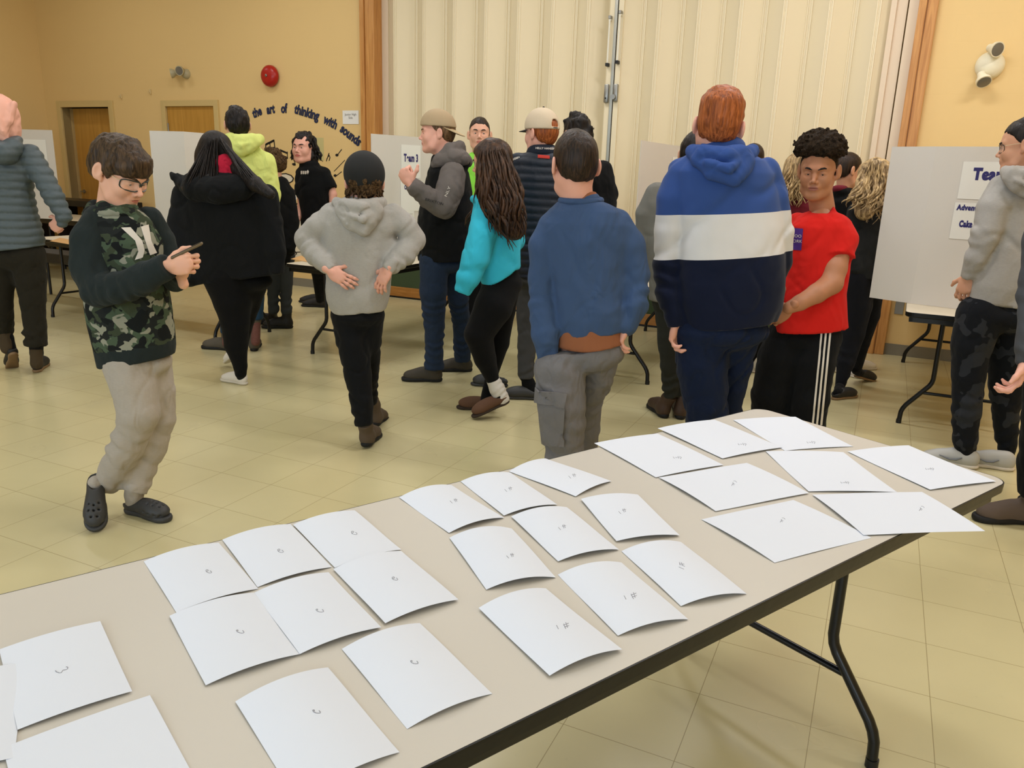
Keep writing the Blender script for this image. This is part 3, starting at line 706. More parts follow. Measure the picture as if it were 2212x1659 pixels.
# ================================================================ TABLES
M_TOP = plain('laminate_grey_beige', (194, 188, 178), .42, bump=(30, .05, .001), vary=.03)
M_TOPL = plain('laminate_pale', (214, 202, 178), .4)
M_EDGE = plain('black_rubber_edge', (9, 10, 13), .34, spec=.3, bump=(14, .3, .004))
M_LEG = plain('black_powder_coat', (8, 10, 13), .3, spec=.4)
def rrect(x0, y0, x1, y1, r, k=6):
    pts = []
    for cx, cy, a0 in [(x1 - r, y1 - r, 0), (x0 + r, y1 - r, 90), (x0 + r, y0 + r, 180), (x1 - r, y0 + r, 270)]:
        for i in range(k + 1): a = math.radians(a0 + 90 * i / k); pts.append((cx + r * math.cos(a), cy + r * math.sin(a)))
    return pts
def folding_table(corner, ldir, label, L=2.44, Wd=.762, group='folding tables', top=None, h=.74, leg_at=.22, flip=1):
    """corner: a corner of the top on the floor plane, ldir: unit direction of the length; width runs to the right of ldir*flip"""
    l = Vector((ldir[0], ldir[1], 0)).normalized(); w = Vector((l.y, -l.x, 0)) * flip
    e = empty('folding_table', (0, 0, 0), label, 'table', group)
    c = Vector((corner[0], corner[1], 0)) + l * L / 2 + w * Wd / 2
    e.matrix_world = Matrix(((l.x, -l.y, 0, c.x), (l.y, l.x, 0, c.y), (0, 0, 1, 0), (0, 0, 0, 1)))
    hl, hw = L / 2, Wd / 2
    o_ = rrect(-hl + .003, -hw + .003, hl - .003, hw - .003, .045)
    m = MB(); n = len(o_)
    m.add([(x, y, h - .004) for x, y in o_] + [(x, y, h) for x, y in o_], [tuple(range(n - 1, -1, -1)), tuple(range(n, 2 * n))] + [(i, (i + 1) % n, n + (i + 1) % n, n + i) for i in range(n)])
    m.build('tabletop', top or M_TOP, e)
    m = MB(); prof = [(0, -.0005), (0.0, -.006), (-.001, -.024), (-.006, -.028), (-.012, -.03)]
    V = []; F = []
    oo = rrect(-hl, -hw, hl, hw, .047)
    for off, dz in prof:
        q = rrect(-hl - off, -hw - off, hl + off, hw + off, max(.047 + off, .01)); V += [(x, y, h + dz) for x, y in q]
    k = len(prof)
    for a in range(k - 1):
        for i in range(n): F.append((a * n + i, a * n + (i + 1) % n, (a + 1) * n + (i + 1) % n, (a + 1) * n + i))
    F.append(tuple(range(n))); F.append(tuple(range(k * n - 1, (k - 1) * n - 1, -1)))
    m.add(V, F); m.build('edge_band', M_EDGE, e)
    m = MB()
    for lo, hi in [((-hl + .03, -hw + .025, h - .06), (hl - .03, -hw + .045, h - .03)), ((-hl + .03, hw - .045, h - .06), (hl - .03, hw - .025, h - .03)), ((-hl + .03, -hw + .025, h - .06), (-hl + .05, hw - .025, h - .03)), ((hl - .05, -hw + .025, h - .06), (hl - .03, hw - .025, h - .03))]: m.box(lo, hi)
    m.build('apron', M_LEG, e)
    for sx in (-1, 1):
        X = sx * (hl - leg_at)
        fr = MB(); fr.tube([(X, -hw + .1, h - .075), (X, hw - .1, h - .075)], .012); fr.build('leg_hinge_bar', M_LEG, e, smooth=True)
        for sy in (-1, 1):
            B = lambda b: sy * (b - .381)
            pts = [(X, B(.545), h - .07), (X, B(.545), .31), (X, B(.55), .285), (X, B(.562), .262), (X, B(.672), .125), (X, B(.686), .10), (X, B(.694), .075), (X, B(.698), .0)]
            m = MB(); m.tube(pts, .0145, 14); lg = m.build('leg', M_LEG, e, smooth=True)
            m = MB(); m.tube([(X, B(.698), .025), (X, B(.698), .0)], .0165, 14); m.build('leg_cap', M_BLACK, lg, smooth=True)
        m = MB(); m.tube([(X, -.205, .215), (X, .205, .215)], .010, 12); m.build('cross_bar', M_LEG, e, smooth=True)
        m = MB(); m.tube([(X, 0, .66), (X - sx * .34, 0, h - .045)], .008, 10); m.tube([(X, -.165, .655), (X, .165, .655)], .009); m.build('fold_brace', M_LEG, e, smooth=True)
    return e
# the near table
Cn = np.array([.819, 2.4986]); Ld = np.array([-.789, -.614])
T1 = folding_table(Cn + np.array([.0, .0]), Ld, 'large beige folding table in the foreground covered with white sheets', flip=-1, leg_at=.355)
# near-left corner of the table beside the cap boy, tables stand end-on to the long wall
NN = -WN[:2]     # towards the wall
def corner_from_foot(f): return np.array(f) - NN * .22 - WU[:2] * .063
T2 = folding_table(corner_from_foot((-1.62, 6.197)), NN, 'folding table behind the boy in the black cap, brown paper on it', top=M_TOPL)
T3 = folding_table(corner_from_foot((.42, 5.86)), NN, 'folding table behind the boy in the plain blue sweatshirt', top=M_TOPL)
T4 = folding_table(corner_from_foot((2.479, 4.825)), NN, 'folding table at the right under the large white display board', top=M_TOPL)
# table parallel to the wall at the left: its near edge runs through (-4.3, 7.24)
p5 = np.array([-4.30, 7.24]) + WU[:2] * -.25 + NN * .762
T5 = folding_table(p5, WU[:2], 'folding table at left running behind the boy in the camouflage hooded top', top=M_TOPL, L=2.36, leg_at=.13)
p6 = np.array([-5.47, 9.68]) - WU[:2] * 1.3 + NN * .72
T6 = folding_table(p6, WU[:2], 'farthest folding table near the first wooden door, seen past the grey quilted jacket', top=M_TOPL, L=1.83)
# low dark bench seat behind it
e = empty('bench_cabinet', (0, 0, 0), 'dark wooden cabinet with pale slats against the yellow wall near the first door', 'cabinet'); e.matrix_world = WALLM @ Matrix.Translation((-6.5, -.42, 0))
m = MB(); m.box((-.9, -.22, .84), (.9, .22, .92), bev=.006); m.build('top_board', M_BLACK, e)
m = MB(); m.box((-.88, .1, .1), (.88, .2, .84)); m.build('back_board', M_DOOR, e)
for x in (-.86, -.3, .28, .84):
    m = MB(); m.box((x - .02, -.2, 0), (x + .02, .2, .84), bev=.004); m.build('upright', plain('dark_wood', (34, 26, 18), .5), e)
m = MB(); m.box((-.86, -.2, .3), (.86, .2, .34)); m.build('shelf', plain('dark_wood', (34, 26, 18), .5), e)
print('tables', T2.location, T5.location)
e = empty('bench', (0, 0, 0), 'low black bench seen under the table near the grey quilted jacket', 'bench'); bp_ = atZ(130, 556, .47); e.matrix_world = Matrix.Translation((bp_[0], bp_[1], 0)) @ Matrix.Rotation(TH, 4, 'Z')
m = MB(); m.box((-.75, 0, .40), (.75, .30, .50), bev=.01); m.build('bench_seat', M_BLACK, e)
for sx in (-.6, .6):
    m = MB(); m.tube([(sx, .05, 0), (sx, .05, .40)], .015); m.build('leg', M_LEG, e, smooth=True); m = MB(); m.tube([(sx, .25, 0), (sx, .25, .40)], .015); m.build('leg', M_LEG, e, smooth=True)
# brown paper sheets on two tables
M_KRAFT = plain('kraft_paper', (206, 160, 104), .8)
def sheet_on(px, z, name, mat, label, cat, group=None, th=.002):
    P = [atZ(x, y, z) for x, y in px]; m = MB(); k = len(P)
    m.add([(p[0], p[1], z) for p in P] + [(p[0], p[1], z + th) for p in P], [tuple(range(k)), tuple(range(2 * k - 1, k - 1, -1))] + [(i, (i + 1) % k, k + (i + 1) % k, k + i) for i in range(k)])
    c = np.mean(P, 0); o = m.build(name, mat, origin=c); o.location = c; return tag(o, label, cat, group)
sheet_on([(628, 560), (700, 572), (712, 562), (690, 553), (648, 553)], .741, 'brown_paper', M_KRAFT, 'brown kraft paper lying on the table behind the boy in the black cap', 'paper')
sheet_on([(108, 521), (175, 532), (185, 524), (130, 514)], .741, 'brown_paper', M_KRAFT, 'brown kraft paper lying on the table at far left', 'paper')
# ================================================================ PAPER SHEETS on the near table
TZ = .7402
M_SHEET = plain('copy_paper', (214, 219, 230), .8, spec=.25)
M_PENCIL = plain('pencil_mark', (140, 140, 148), .8)
E_ = [[(-4, -3), (-2.5, -5), (0, -5), (1.2, -3.4), (0, -2), (-3, -1)], [(-4, -4), (-3.5, -1), (-1, 1), (3, 2), (7, 2), (8.3, .6), (7, -1.5), (5, -3)]]
E1 = [[(-8, -.5), (-8.3, -2.2), (-5.5, -3), (-4.6, -1), (-5.5, -.4)], [(-8.3, -1.2), (-6, 1.6), (-1, 3.6), (4, 4), (8, 3.2), (8, 1), (5.2, -2)]]
M3 = [[(-14, 2), (-11, 5), (-6, 6.6), (-1, 6.4), (1.4, 2.2), (3, .8), (8, .2), (12, -1.5), (13, -4.5), (11, -6.5), (8.5, -6)]]
HT = [[(-13, 3), (-9, 11)], [(2, -1), (7, 10)], [(7, -5), (11, 7)], [(2, 2), (13, -4)], [(4, 6), (14, 2)]]
HTs = [[(-6, 1), (-1, 6)], [(3, -4), (6, 3)], [(6, -5), (9, 2)], [(2, -1), (10, -3)]]
HU = [[(-4, -6), (-2, 0)], [(0, -6), (3, 0)], [(-4, -2), (7, -2)], [(-5, 4), (6, 9)], [(1, 0), (8, 3)]]
CK = [[(-9, -2), (-8, 1), (-5, 1)], [(-4, -1), (-2, 1), (0, -1)], [(1, -3), (3, 2)], [(2, 0), (6, -2)], [(7, -2), (9, 0), (6, 1), (8, 3)]]
CU = [[(-3, 6), (0, 1), (4, 3)], [(-1, -1), (2, 2)], [(1, -4), (5, -4), (8, -1)], [(0, 3), (2, 5)]]
papers = [
 # corners in the photo, size class, arch, pencil mark (strokes, where), label
 ([(743, 1402), (906, 1348), (1059, 1498), (880, 1576)], 'h', .010, (E1, 895, 1433), 'curled half sheet marked e at the front edge, beside the foremost sheet marked 1#'),
 ([(514, 1518), (709, 1444), (857, 1627), None], 'h', .010, (E1, 684, 1540), 'frontmost curled half sheet marked e, cut off by the bottom of the picture'),
 ([(369, 1334), (550, 1283), (645, 1416), (444, 1484)], 'h', .008, (E1, 519, 1366), 'half sheet marked e in the middle row, leftmost of the row'),
 ([(553, 1283), (710, 1239), (818, 1360), (650, 1417)], 'h', .008, (E1, 691, 1322), 'half sheet marked e in the middle row, its left edge touching the neighbour sheet'),
 ([(722, 1233), (869, 1191), (986, 1300), (832, 1351)], 'h', .009, (E_, 851, 1256), 'half sheet marked e, right end of the middle row'),
 ([(314, 1213), (473, 1172), (554, 1273), (381, 1324)], 'h', .008, (E_, 449, 1238), 'half sheet marked e in the back row, nearest to the standing camouflage boy'),
 ([(482, 1167), (629, 1133), (713, 1226), (557, 1270)], 'h', .008, (E_, 604, 1194), 'half sheet marked e in the middle of the back row'),
 ([(637, 1136), (768, 1104), (862, 1189), (723, 1229)], 'h', .008, (E_, 763, 1155), 'half sheet marked e at the right end of the back row'),
 ([(2, 1407), (215, 1347), (284, 1497), (40, 1580)], 'h', .004, (M3, 134, 1450), 'sheet marked with a sideways 3 at the left of the table'),
 ([(1036, 1318), (1182, 1274), (1336, 1408), (1189, 1465)], 'h', .012, (HT, 1215, 1352), 'frontmost curled half sheet marked 1#'),
 ([(1206, 1242), (1345, 1215), (1480, 1339), (1337, 1376)], 'h', .012, (HT, 1361, 1286), 'curled half sheet marked 1#, second from the front edge'),
 ([(1344, 1191), (1472, 1171), (1609, 1284), (1472, 1312)], 'h', .012, (HU, 1471, 1224), 'curled half sheet marked 1#, rightmost near the front edge'),
 ([(974, 1163), (1105, 1143), (1197, 1249), (1051, 1276)], 'h', .014, (HTs, 1100, 1203), 'strongly curled half sheet marked 1#, in front of the row at the far edge'),
 ([(1108, 1118), (1224, 1098), (1334, 1189), (1205, 1216)], 'h', .011, (HTs, 1212, 1142), 'curled half sheet marked 1# in the middle of its group'),
 ([(1253, 1082), (1383, 1071), (1462, 1159), (1333, 1173)], 'h', .008, (HTs, 1342, 1107), 'half sheet marked 1# just left of the big sheets'),
 ([(865, 1076), (979, 1048), (1083, 1120), (970, 1154)], 'h', .012, (HTs, 978, 1082), 'curled half sheet marked 1# hanging at the far edge, leftmost of three'),
 ([(1000, 1041), (1104, 1020), (1198, 1093), (1088, 1117)], 'h', .010, (HTs, 1096, 1058), 'curled half sheet marked 1# at the far edge, middle of three'),
 ([(1104, 1019), (1178, 991), (1318, 1041), (1242, 1075)], 'h', .008, (HTs, 1234, 1030), 'narrow looking half sheet at the far edge, right of three, lying askew'),
 ([(1286, 960), (1424, 937), (1558, 1005), (1414, 1034)], 'f', .003, (CK, 1463, 991), 'full sheet at the far edge with the first faint Cake note from the left'),
 ([(1424, 931), (1544, 906), (1690, 970), (1555, 990)], 'f', .004, (CK, 1603, 962), 'full sheet by the far corner, partly under its right neighbour'),
 ([(1588, 909), (1721, 900), (1838, 964), (1692, 976)], 'f', .003, (CK, 1752, 956), 'full sheet in the far corner of the table, overlapping the sheet to its left'),
 ([(1655, 977), (1829, 977), (1928, 1063), (1745, 1066)], 'f', .003, (CK, 1825, 1044), 'full sheet with a faint note in the middle of the sheets at the right end'),
 ([(1836, 977), (1962, 961), (2146, 1042), (2009, 1063)], 'f', .003, (CK, 2008, 1015), 'full sheet nearest to the right corner of the table'),
 ([(1424, 1034), (1614, 1001), (1745, 1067), (1545, 1107)], 'f', .004, (CU, 1583, 1046), 'full sheet turned sideways, left one of the two with an upright faint note'),
 ([(1761, 1073), (1991, 1062), (2124, 1148), (1860, 1161)], 'f', .003, (CU, 1988, 1101), 'full sheet sticking out over the near edge of the table at the right'),
 ([(1520, 1124), (1714, 1078), (1872, 1161), (1678, 1219)], 'f', .004, (CU, 1688, 1124), 'full sheet at the front edge, its corner under the sheet that sticks out'),
 ([(60, 1635), (305, 1542), (375, 1690), None], 'f', .002, None, 'blank sheet at the bottom left, cut off by the picture edge'),
 ([(-190, 1480), (-8, 1460), (60, 1643), None], 'h', .004, None, 'sheet at the very left edge of the picture, mostly outside it'),
]
def make_sheet(i, c, cls, arch, mark, label):
    P = [None if q is None else atZ(q[0], q[1], TZ)[:2] for q in c]
    if P[3] is None: P[3] = P[0] + P[2] - P[1]
    ctr = sum(P) / 4
    e1 = (P[1] - P[0] + P[2] - P[3]) / 2; e2 = (P[3] - P[0] + P[2] - P[1]) / 2
    # true sheet size, orientation from the mean of both edge directions
    L1, L2 = np.linalg.norm(e1), np.linalg.norm(e2)
    a, b = (.2159, .2794) if cls == 'f' else (.1397, .2159)
    l1, l2 = (a, b) if L1 < L2 else (b, a)
    l1 = (l1 + L1) / 2; l2 = (l2 + L2) / 2
    u1 = e1 / L1; u2 = e2 / L2; th1 = math.atan2(u1[1], u1[0]); th2 = math.atan2(u2[1], u2[0]) - math.pi / 2 * (1 if np.cross(u1, u2) > 0 else -1)
    d = (th2 - th1 + math.pi) % (2 * math.pi) - math.pi; th = th1 + d / 2
    X = np.array([math.cos(th), math.sin(th)]); Yv = np.array([-X[1], X[0]])
    if (Yv @ e2) < 0: Yv = -Yv
    short_is_x = l1 < l2
    n = 16; V = []; z0 = .0006 * (i % 5)
    def zz(u, v):
        t = u if short_is_x else v; o = v if short_is_x else u
        return arch * (1 - (2 * t - 1) ** 2) * (1 - .25 * o) + .0008 * math.sin(5 * o + i) + .0008
    for k in (0, 1):
        for a_ in range(n + 1):
            for b_ in range(n + 1):
                u, v = a_ / n, b_ / n; p = X * l1 * (u - .5) + Yv * l2 * (v - .5)
                V.append((p[0], p[1], zz(u, v) + z0 + (.00025 if k else 0)))
    N = (n + 1) ** 2; F = []
    for a_ in range(n):
        for b_ in range(n):
            q = a_ * (n + 1) + b_; F.append((q + N, q + n + 1 + N, q + n + 2 + N, q + 1 + N)); F.append((q, q + 1, q + n + 2, q + n + 1))
    bd = [a_ * (n + 1) for a_ in range(n)] + [n * (n + 1) + b_ for b_ in range(n)] + [a_ * (n + 1) + n for a_ in range(n, 0, -1)] + [b_ for b_ in range(n, 0, -1)]
    for q, r in zip(bd, bd[1:] + bd[:1]): F.append((q, r, r + N, q + N))
    m = MB(); m.add(V, F); o = m.build('paper_sheet', M_SHEET, smooth=False)
    o.data.polygons.foreach_set('use_smooth', np.ones(len(o.data.polygons), dtype=bool))
    try: o.data.set_sharp_from_angle(angle=math.radians(40))
    except Exception: pass
    o.location = (ctr[0], ctr[1], TZ)
    tag(o, label, 'paper sheet', 'half sheets laid out on the near table' if cls == 'h' else 'full sheets laid out on the near table')
    if mark:
        st, mx, my = mark; mm = MB(); r = .0005
        for s in st:
            q = [];
            for (dx, dy) in s:
                p = atZ(mx + dx, my + dy, TZ + arch * .8)[:2] - ctr; u = p @ X / l1 + .5; v = p @ Yv / l2 + .5
                q.append((p[0], p[1], zz(min(max(u, 0), 1), min(max(v, 0), 1)) + z0 + .0004))
            mm.tube(q, r, 6)
        mo = mm.build('pencil_mark', M_PENCIL, o); mo['label'] = 'faint pencil handwriting'
    return o
for i, pz in enumerate(papers): make_sheet(i, *pz)

# ================================================================ DISPLAY BOARDS
M_BOARD = plain('white_foam_board', (214, 208, 200), .75, bump=(70, .05, .001))
def panel(parent, name, a, b, z0, z1, th=.006, mat=None):
    a = Vector((a[0], a[1], 0)); b = Vector((b[0], b[1], 0)); d = (b - a).normalized(); n = Vector((-d.y, d.x, 0)) * th
    m = MB(); q = [a, b, b + n, a + n]
    m.add([(p.x, p.y, z0) for p in q] + [(p.x, p.y, z1) for p in q], [(0, 1, 2, 3), (7, 6, 5, 4), (0, 4, 5, 1), (1, 5, 6, 2), (2, 6, 7, 3), (3, 7, 4, 0)])
    return m.build(name, mat or M_BOARD, parent)
def board(name, pts, z0, z1, label, group='white trifold display boards'):
    """pts in plan, left to right as seen from the room"""
    e = empty('display_board', (pts[0][0], pts[0][1], 0), label, 'display board', group)
    inv = -Vector((pts[0][0], pts[0][1], 0))
    for a, b in zip(pts, pts[1:]):
        o = panel(e, 'board_panel', a, b, z0, z1); o.data.transform(Matrix.Translation(inv))
    return e
def on_panel(a, b, u, z, off=.004):
    """frame on the room side of the panel a-b: x to b, y up"""
    a = Vector((a[0], a[1], 0)); b = Vector((b[0], b[1], 0)); d = (b - a).normalized(); n = Vector((d.y, -d.x, 0))
    p = a + d * u + n * off; p.z = z
    return Matrix(((d.x, 0, n.x, p.x), (d.y, 0, n.y, p.y), (0, 1, 0, p.z), (0, 0, 0, 1)))
def px_panel(a, b, x, y):
    """picture point -> (u, z) on the panel plane"""
    a = np.array([a[0], a[1], 0.]); b = np.array([b[0], b[1], 0.]); d = _n(b - a); n = np.array([d[1], -d[0], 0]); r = ray(x, y)
    t = ((a - O) @ n) / (r @ n); P = O + r * t; return float((P - a) @ d), float(P[2])
def poster(a, b, tl, br, size, texts, label, group, seam=None):
    u0, z0 = px_panel(a, b, *tl); u1, z1 = px_panel(a, b, *br)
    w, h = size if size else (u1 - u0, z0 - z1)
    M = on_panel(a, b, u0 + w / 2, z0 - h / 2)
    e = empty('poster_sheet', (0, 0, 0), label, 'poster', group); e.matrix_world = M
    m = MB(); m.box((-w / 2, -h / 2, -.002), (w / 2, h / 2, 0)); m.build('sheet', M_PAPER, e)
    for t, x, y, sz, sx, bold in texts:
        s = text_mesh('printed_text', t, sz, plain('purple_print', (44, 40, 104), .6), Matrix.Translation((x, y, .0006)), e, depth=.0004, bold=bold, sx=sx, sp=1.12)
    return e
ZT = .741
# right board on the right table
a, b2, c = (2.358, 5.231), (2.528, 5.015), (2.98, 4.60)
tb = (2.36, 5.23)
board('E', [a, b2, (b2[0] + .455, b2[1] - .405), (b2[0] + .455 + .28, b2[1] - .405 + .12)], ZT, 1.702, 'large white trifold display board on the right table with printed Team sheets')
p0, p1 = b2, (b2[0] + .455, b2[1] - .405)
poster(p0, p1, (2082, 349), (2150, 440), (.2794, .2159), [('Team', .012, .035, .088, .80, .006)], 'white sheet printed Team in purple block letters on the right display board', 'printed sheets on the display boards')
poster(p0, p1, (2064, 437), (2110, 525), (.2794, .2159), [('Adventure', -.046, .078, .042, .78, .0028), ('Cake Walk', -.02, -.018, .050, .62, .0036)], 'white sheet printed Adventure and Cake Walk below the Team sheet, right display board', 'printed sheets on the display boards')
# Team 3 board
cA, cB = (-1.213, 6.70), (-.72, 7.245)
board('C', [cA, cB], ZT, 1.735, 'white display board with printed Team 3 sheet behind the raised fist')
poster(cA, cB, (866, 312), (902, 380), (.2159, .2794), [('Team 3', 0, .030, .084, .56, .0045)], 'white sheet printed Team 3 in purple beside the raised fist', 'printed sheets on the display boards')
poster(cA, cB, (865, 384), (900, 451), (.2159, .2794), [('Cake Walk', 0, .06, .048, .56, .0034)], 'lower white sheet printed Cake Walk hanging under the Team 3 sheet', 'printed sheets on the display boards')
e = poster(cA, cB, (875, 456), (891, 498), (.10, .22), [], 'narrow lined list sheet low on the Team 3 board', None)
m = MB()
for k in range(8): m.box((-.035, .085 - k * .022, .0004), (.035, .0865 - k * .022, .001))
m.build('printed_lines', M_INK, e)
# board at left on the long table
bB = [(-3.05, 6.74), (-2.745, 6.69), (-2.60, 7.2)]
board('B', [(-3.05, 6.76), (-2.745, 6.70), (-2.57, 7.10)], ZT, 1.702, 'white trifold display board behind the woman in the black coat')
# board far left
k_ = .0333; aL = atY(-40, 276, 9.75); aR = atY(112, 281, 9.72)
board('A', [(aL[0], aL[1] + .1), (aR[0], aR[1])], ZT, 1.777, 'white display board at far left behind the grey quilted jacket')
poster((aL[0], aL[1] + .1), (aR[0], aR[1]), (30, 300), (82, 420), (.42, .56), [], 'blank pale sheet on the display board at far left', None)
# board behind the grey shirt
d0, d1, d2 = atY(1386, 303, 6.37), atY(1437, 304.5, 6.9), atY(1480, 316, 7.35)
board('D', [d0[:2], d1[:2], d2[:2]], ZT, 1.74, 'white display board left of the tall red haired boy, behind the grey shirt')
poster(d1[:2], d2[:2], (1453, 339), (1480, 380), (.2159, .2794), [], 'small white sheet on the board behind the dark haired person in the grey shirt', None)

# ================================================================ LIGHT, CAMERA
def area(name, loc, size, power, col, rot=(0, 0, 0), sy=None):
    l = bpy.data.lights.new(name, 'AREA'); l.energy = power; l.color = col; l.size = size
    if sy: l.shape = 'RECTANGLE'; l.size_y = sy
    o = bpy.data.objects.new(name, l); COL.objects.link(o); o.location = loc; o.rotation_euler = rot; return o
M_TUBE = plain('fluorescent_lens', (255, 240, 205), .5)
bs = M_TUBE.node_tree.nodes['Principled BSDF']; bs.inputs['Emission Color'].default_value = (1, .98, .95, 1); bs.inputs['Emission Strength'].default_value = 4.0
first = None; kk = 0
for s_ in (-5.6, -2.8, 0, 2.8, 5.2):
    for n_ in (1.8, 4.6, 7.4, 10.0):
        kk += 1
        e = wall_empty('ceiling_light', s_, CH - .06, n_, 'long white fluorescent ceiling light fixture', 'ceiling light', 'fluorescent ceiling lights')
        m = MB(); m.box((-.62, -.17, .0), (.62, .17, .06), bev=.006); m.build('light_housing', M_WHITE, e)
        m = MB(); m.box((-.59, -.14, -.02), (.59, .14, 0.001), bev=.004); m.build('light_diffuser', M_TUBE, e)
        Lp = wp(s_, n_, CH - .1)
        pw = {-5.6: .27, -2.8: .54, 0: .9, 2.8: 1.15, 5.2: 1.05}[s_]
        l = area('ceiling_lamp', Lp, 1.2, 44 * pw * {1.8: 1.30, 4.6: 1.12, 7.4: .12, 10.0: .12}[n_], (1, 1.0, 1.04), (0, 0, TH), .3)
# daylight through the windows behind the camera
for a_, b_ in ws:
    c_ = wp((a_ + b_) / 2, DEP + .02, 2.0); l = area('window_daylight', c_, b_ - a_, 135, (.66, .83, 1.0), (math.radians(90), 0, TH + math.pi), 2.1)
    l.rotation_euler = (math.radians(90), 0, TH); l.location = wp((a_ + b_) / 2, DEP - .05, 2.0)
w = bpy.data.worlds.new('World'); bpy.context.scene.world = w; w.use_nodes = True
bg = w.node_tree.nodes['Background']; bg.inputs[0].default_value = (.75, .85, 1, 1); bg.inputs[1].default_value = .6
cam = bpy.data.cameras.new('Camera'); cam.sensor_width = 36; cam.lens = FPX / 2212 * 36; cam.clip_start = .05
co = bpy.data.objects.new('Camera', cam); COL.objects.link(co)
co.matrix_world = Matrix(((RT[0], UPV[0], -FW[0], 0), (RT[1], UPV[1], -FW[1], 0), (RT[2], UPV[2], -FW[2], CAMH), (0, 0, 0, 1)))
sc = bpy.context.scene; sc.camera = co
sc.view_settings.view_transform = 'Standard'; sc.view_settings.look = 'None'; sc.view_settings.gamma = 1; sc.view_settings.exposure = -0.70
sc.view_settings.use_curve_mapping = False
sc.cycles.max_bounces = 7; sc.cycles.diffuse_bounces = 4; sc.cycles.glossy_bounces = 3; sc.cycles.transmission_bounces = 5; sc.cycles.caustics_reflective = False; sc.cycles.caustics_refractive = False
# ================================================================ PEOPLE: tools
SK = {'fair': skin('skin_fair', (222, 172, 146)), 'pink': skin('skin_pink', (222, 168, 148)), 'tan': skin('skin_tan', (176, 124, 92)), 'warm': skin('skin_warm', (206, 156, 126)), 'dark': skin('skin_dark', (96, 54, 44))}
M_LIP = {'fair': plain('lips_fair', (190, 118, 104), .45), 'pink': plain('lips_pink', (192, 106, 96), .45), 'tan': plain('lips_tan', (158, 98, 84), .45), 'warm': plain('lips_warm', (178, 104, 90), .45), 'dark': plain('lips_dark', (90, 50, 44), .45)}
M_EYE = plain('eye_white', (176, 166, 158), .3); M_IRIS = plain('iris_dark', (52, 38, 28), .2)
HM = {
 'brown': hairmat('hair_brown', (38, 27, 17), (84, 64, 44)), 'dkbrown': hairmat('hair_dark_brown', (24, 17, 12), (58, 42, 30)), 'black': hairmat('hair_black', (14, 11, 10), (40, 33, 30)),
 'ginger': hairmat('hair_ginger', (112, 56, 24), (178, 100, 52)), 'blond': hairmat('hair_blond', (96, 74, 48), (206, 176, 128), (26, 26, 5), .8), 'afro': hairmat('hair_afro', (20, 15, 10), (58, 45, 32), (40, 40, 40), 1.2, True),
 'curly': hairmat('hair_curly_brown', (34, 24, 15), (104, 80, 54), (30, 30, 22), 1.0, True), 'long': hairmat('hair_long_brown', (30, 18, 12), (84, 58, 40), (34, 34, 4), .8), 'sand': hairmat('hair_sandy', (70, 50, 32), (128, 98, 66)),
}
class Xf(Prim):
    """group of shapes built in a local frame (rows of A: side, forward, up)"""
    def __init__(s, prims, o, A, sc=1., k=.01):
        s.pr = prims; s.o = np.asarray(o, float); s.A = np.asarray(A, float); s.s = sc; s.k = k
        lo = np.min([p.lo for p in prims if p.mode == 'u'], 0) - .01; hi = np.max([p.hi for p in prims if p.mode == 'u'], 0) + .01
        C = np.array([[(lo, hi)[i][0], (lo, hi)[j][1], (lo, hi)[k_][2]] for i in (0, 1) for j in (0, 1) for k_ in (0, 1)])
        Wd = s.o + sc * (C @ s.A); s.lo = Wd.min(0); s.hi = Wd.max(0)
    def __call__(s, X):
        L = ((X - s.o) @ s.A.T) / s.s; D = np.full(L.shape[:-1], .3)
        for p in s.pr:
            v = p(L) if p.mode != 'f' else None
            if p.mode == 'u': D = smin(D, v, p.k)
            elif p.mode == 's': D = smax(D, -v, p.k)
            elif p.mode == 'c': D = smax(D, v, .004)
            else: D = p.f(L, D)
        return D * s.s
def frame(yaw, pitch=0, roll=0):
    """rows side (subject's right), forward, up; yaw 0 looks away from the camera, 90 looks to picture right"""
    a = math.radians(yaw); p = math.radians(pitch); f = np.array([math.sin(a) * math.cos(p), math.cos(a) * math.cos(p), math.sin(p)])
    sd = _n(np.cross(f, [0, 0, 1])); u = np.cross(sd, f); r = math.radians(roll)
    return np.array([math.cos(r) * sd + math.sin(r) * u, f, -math.sin(r) * sd + math.cos(r) * u])
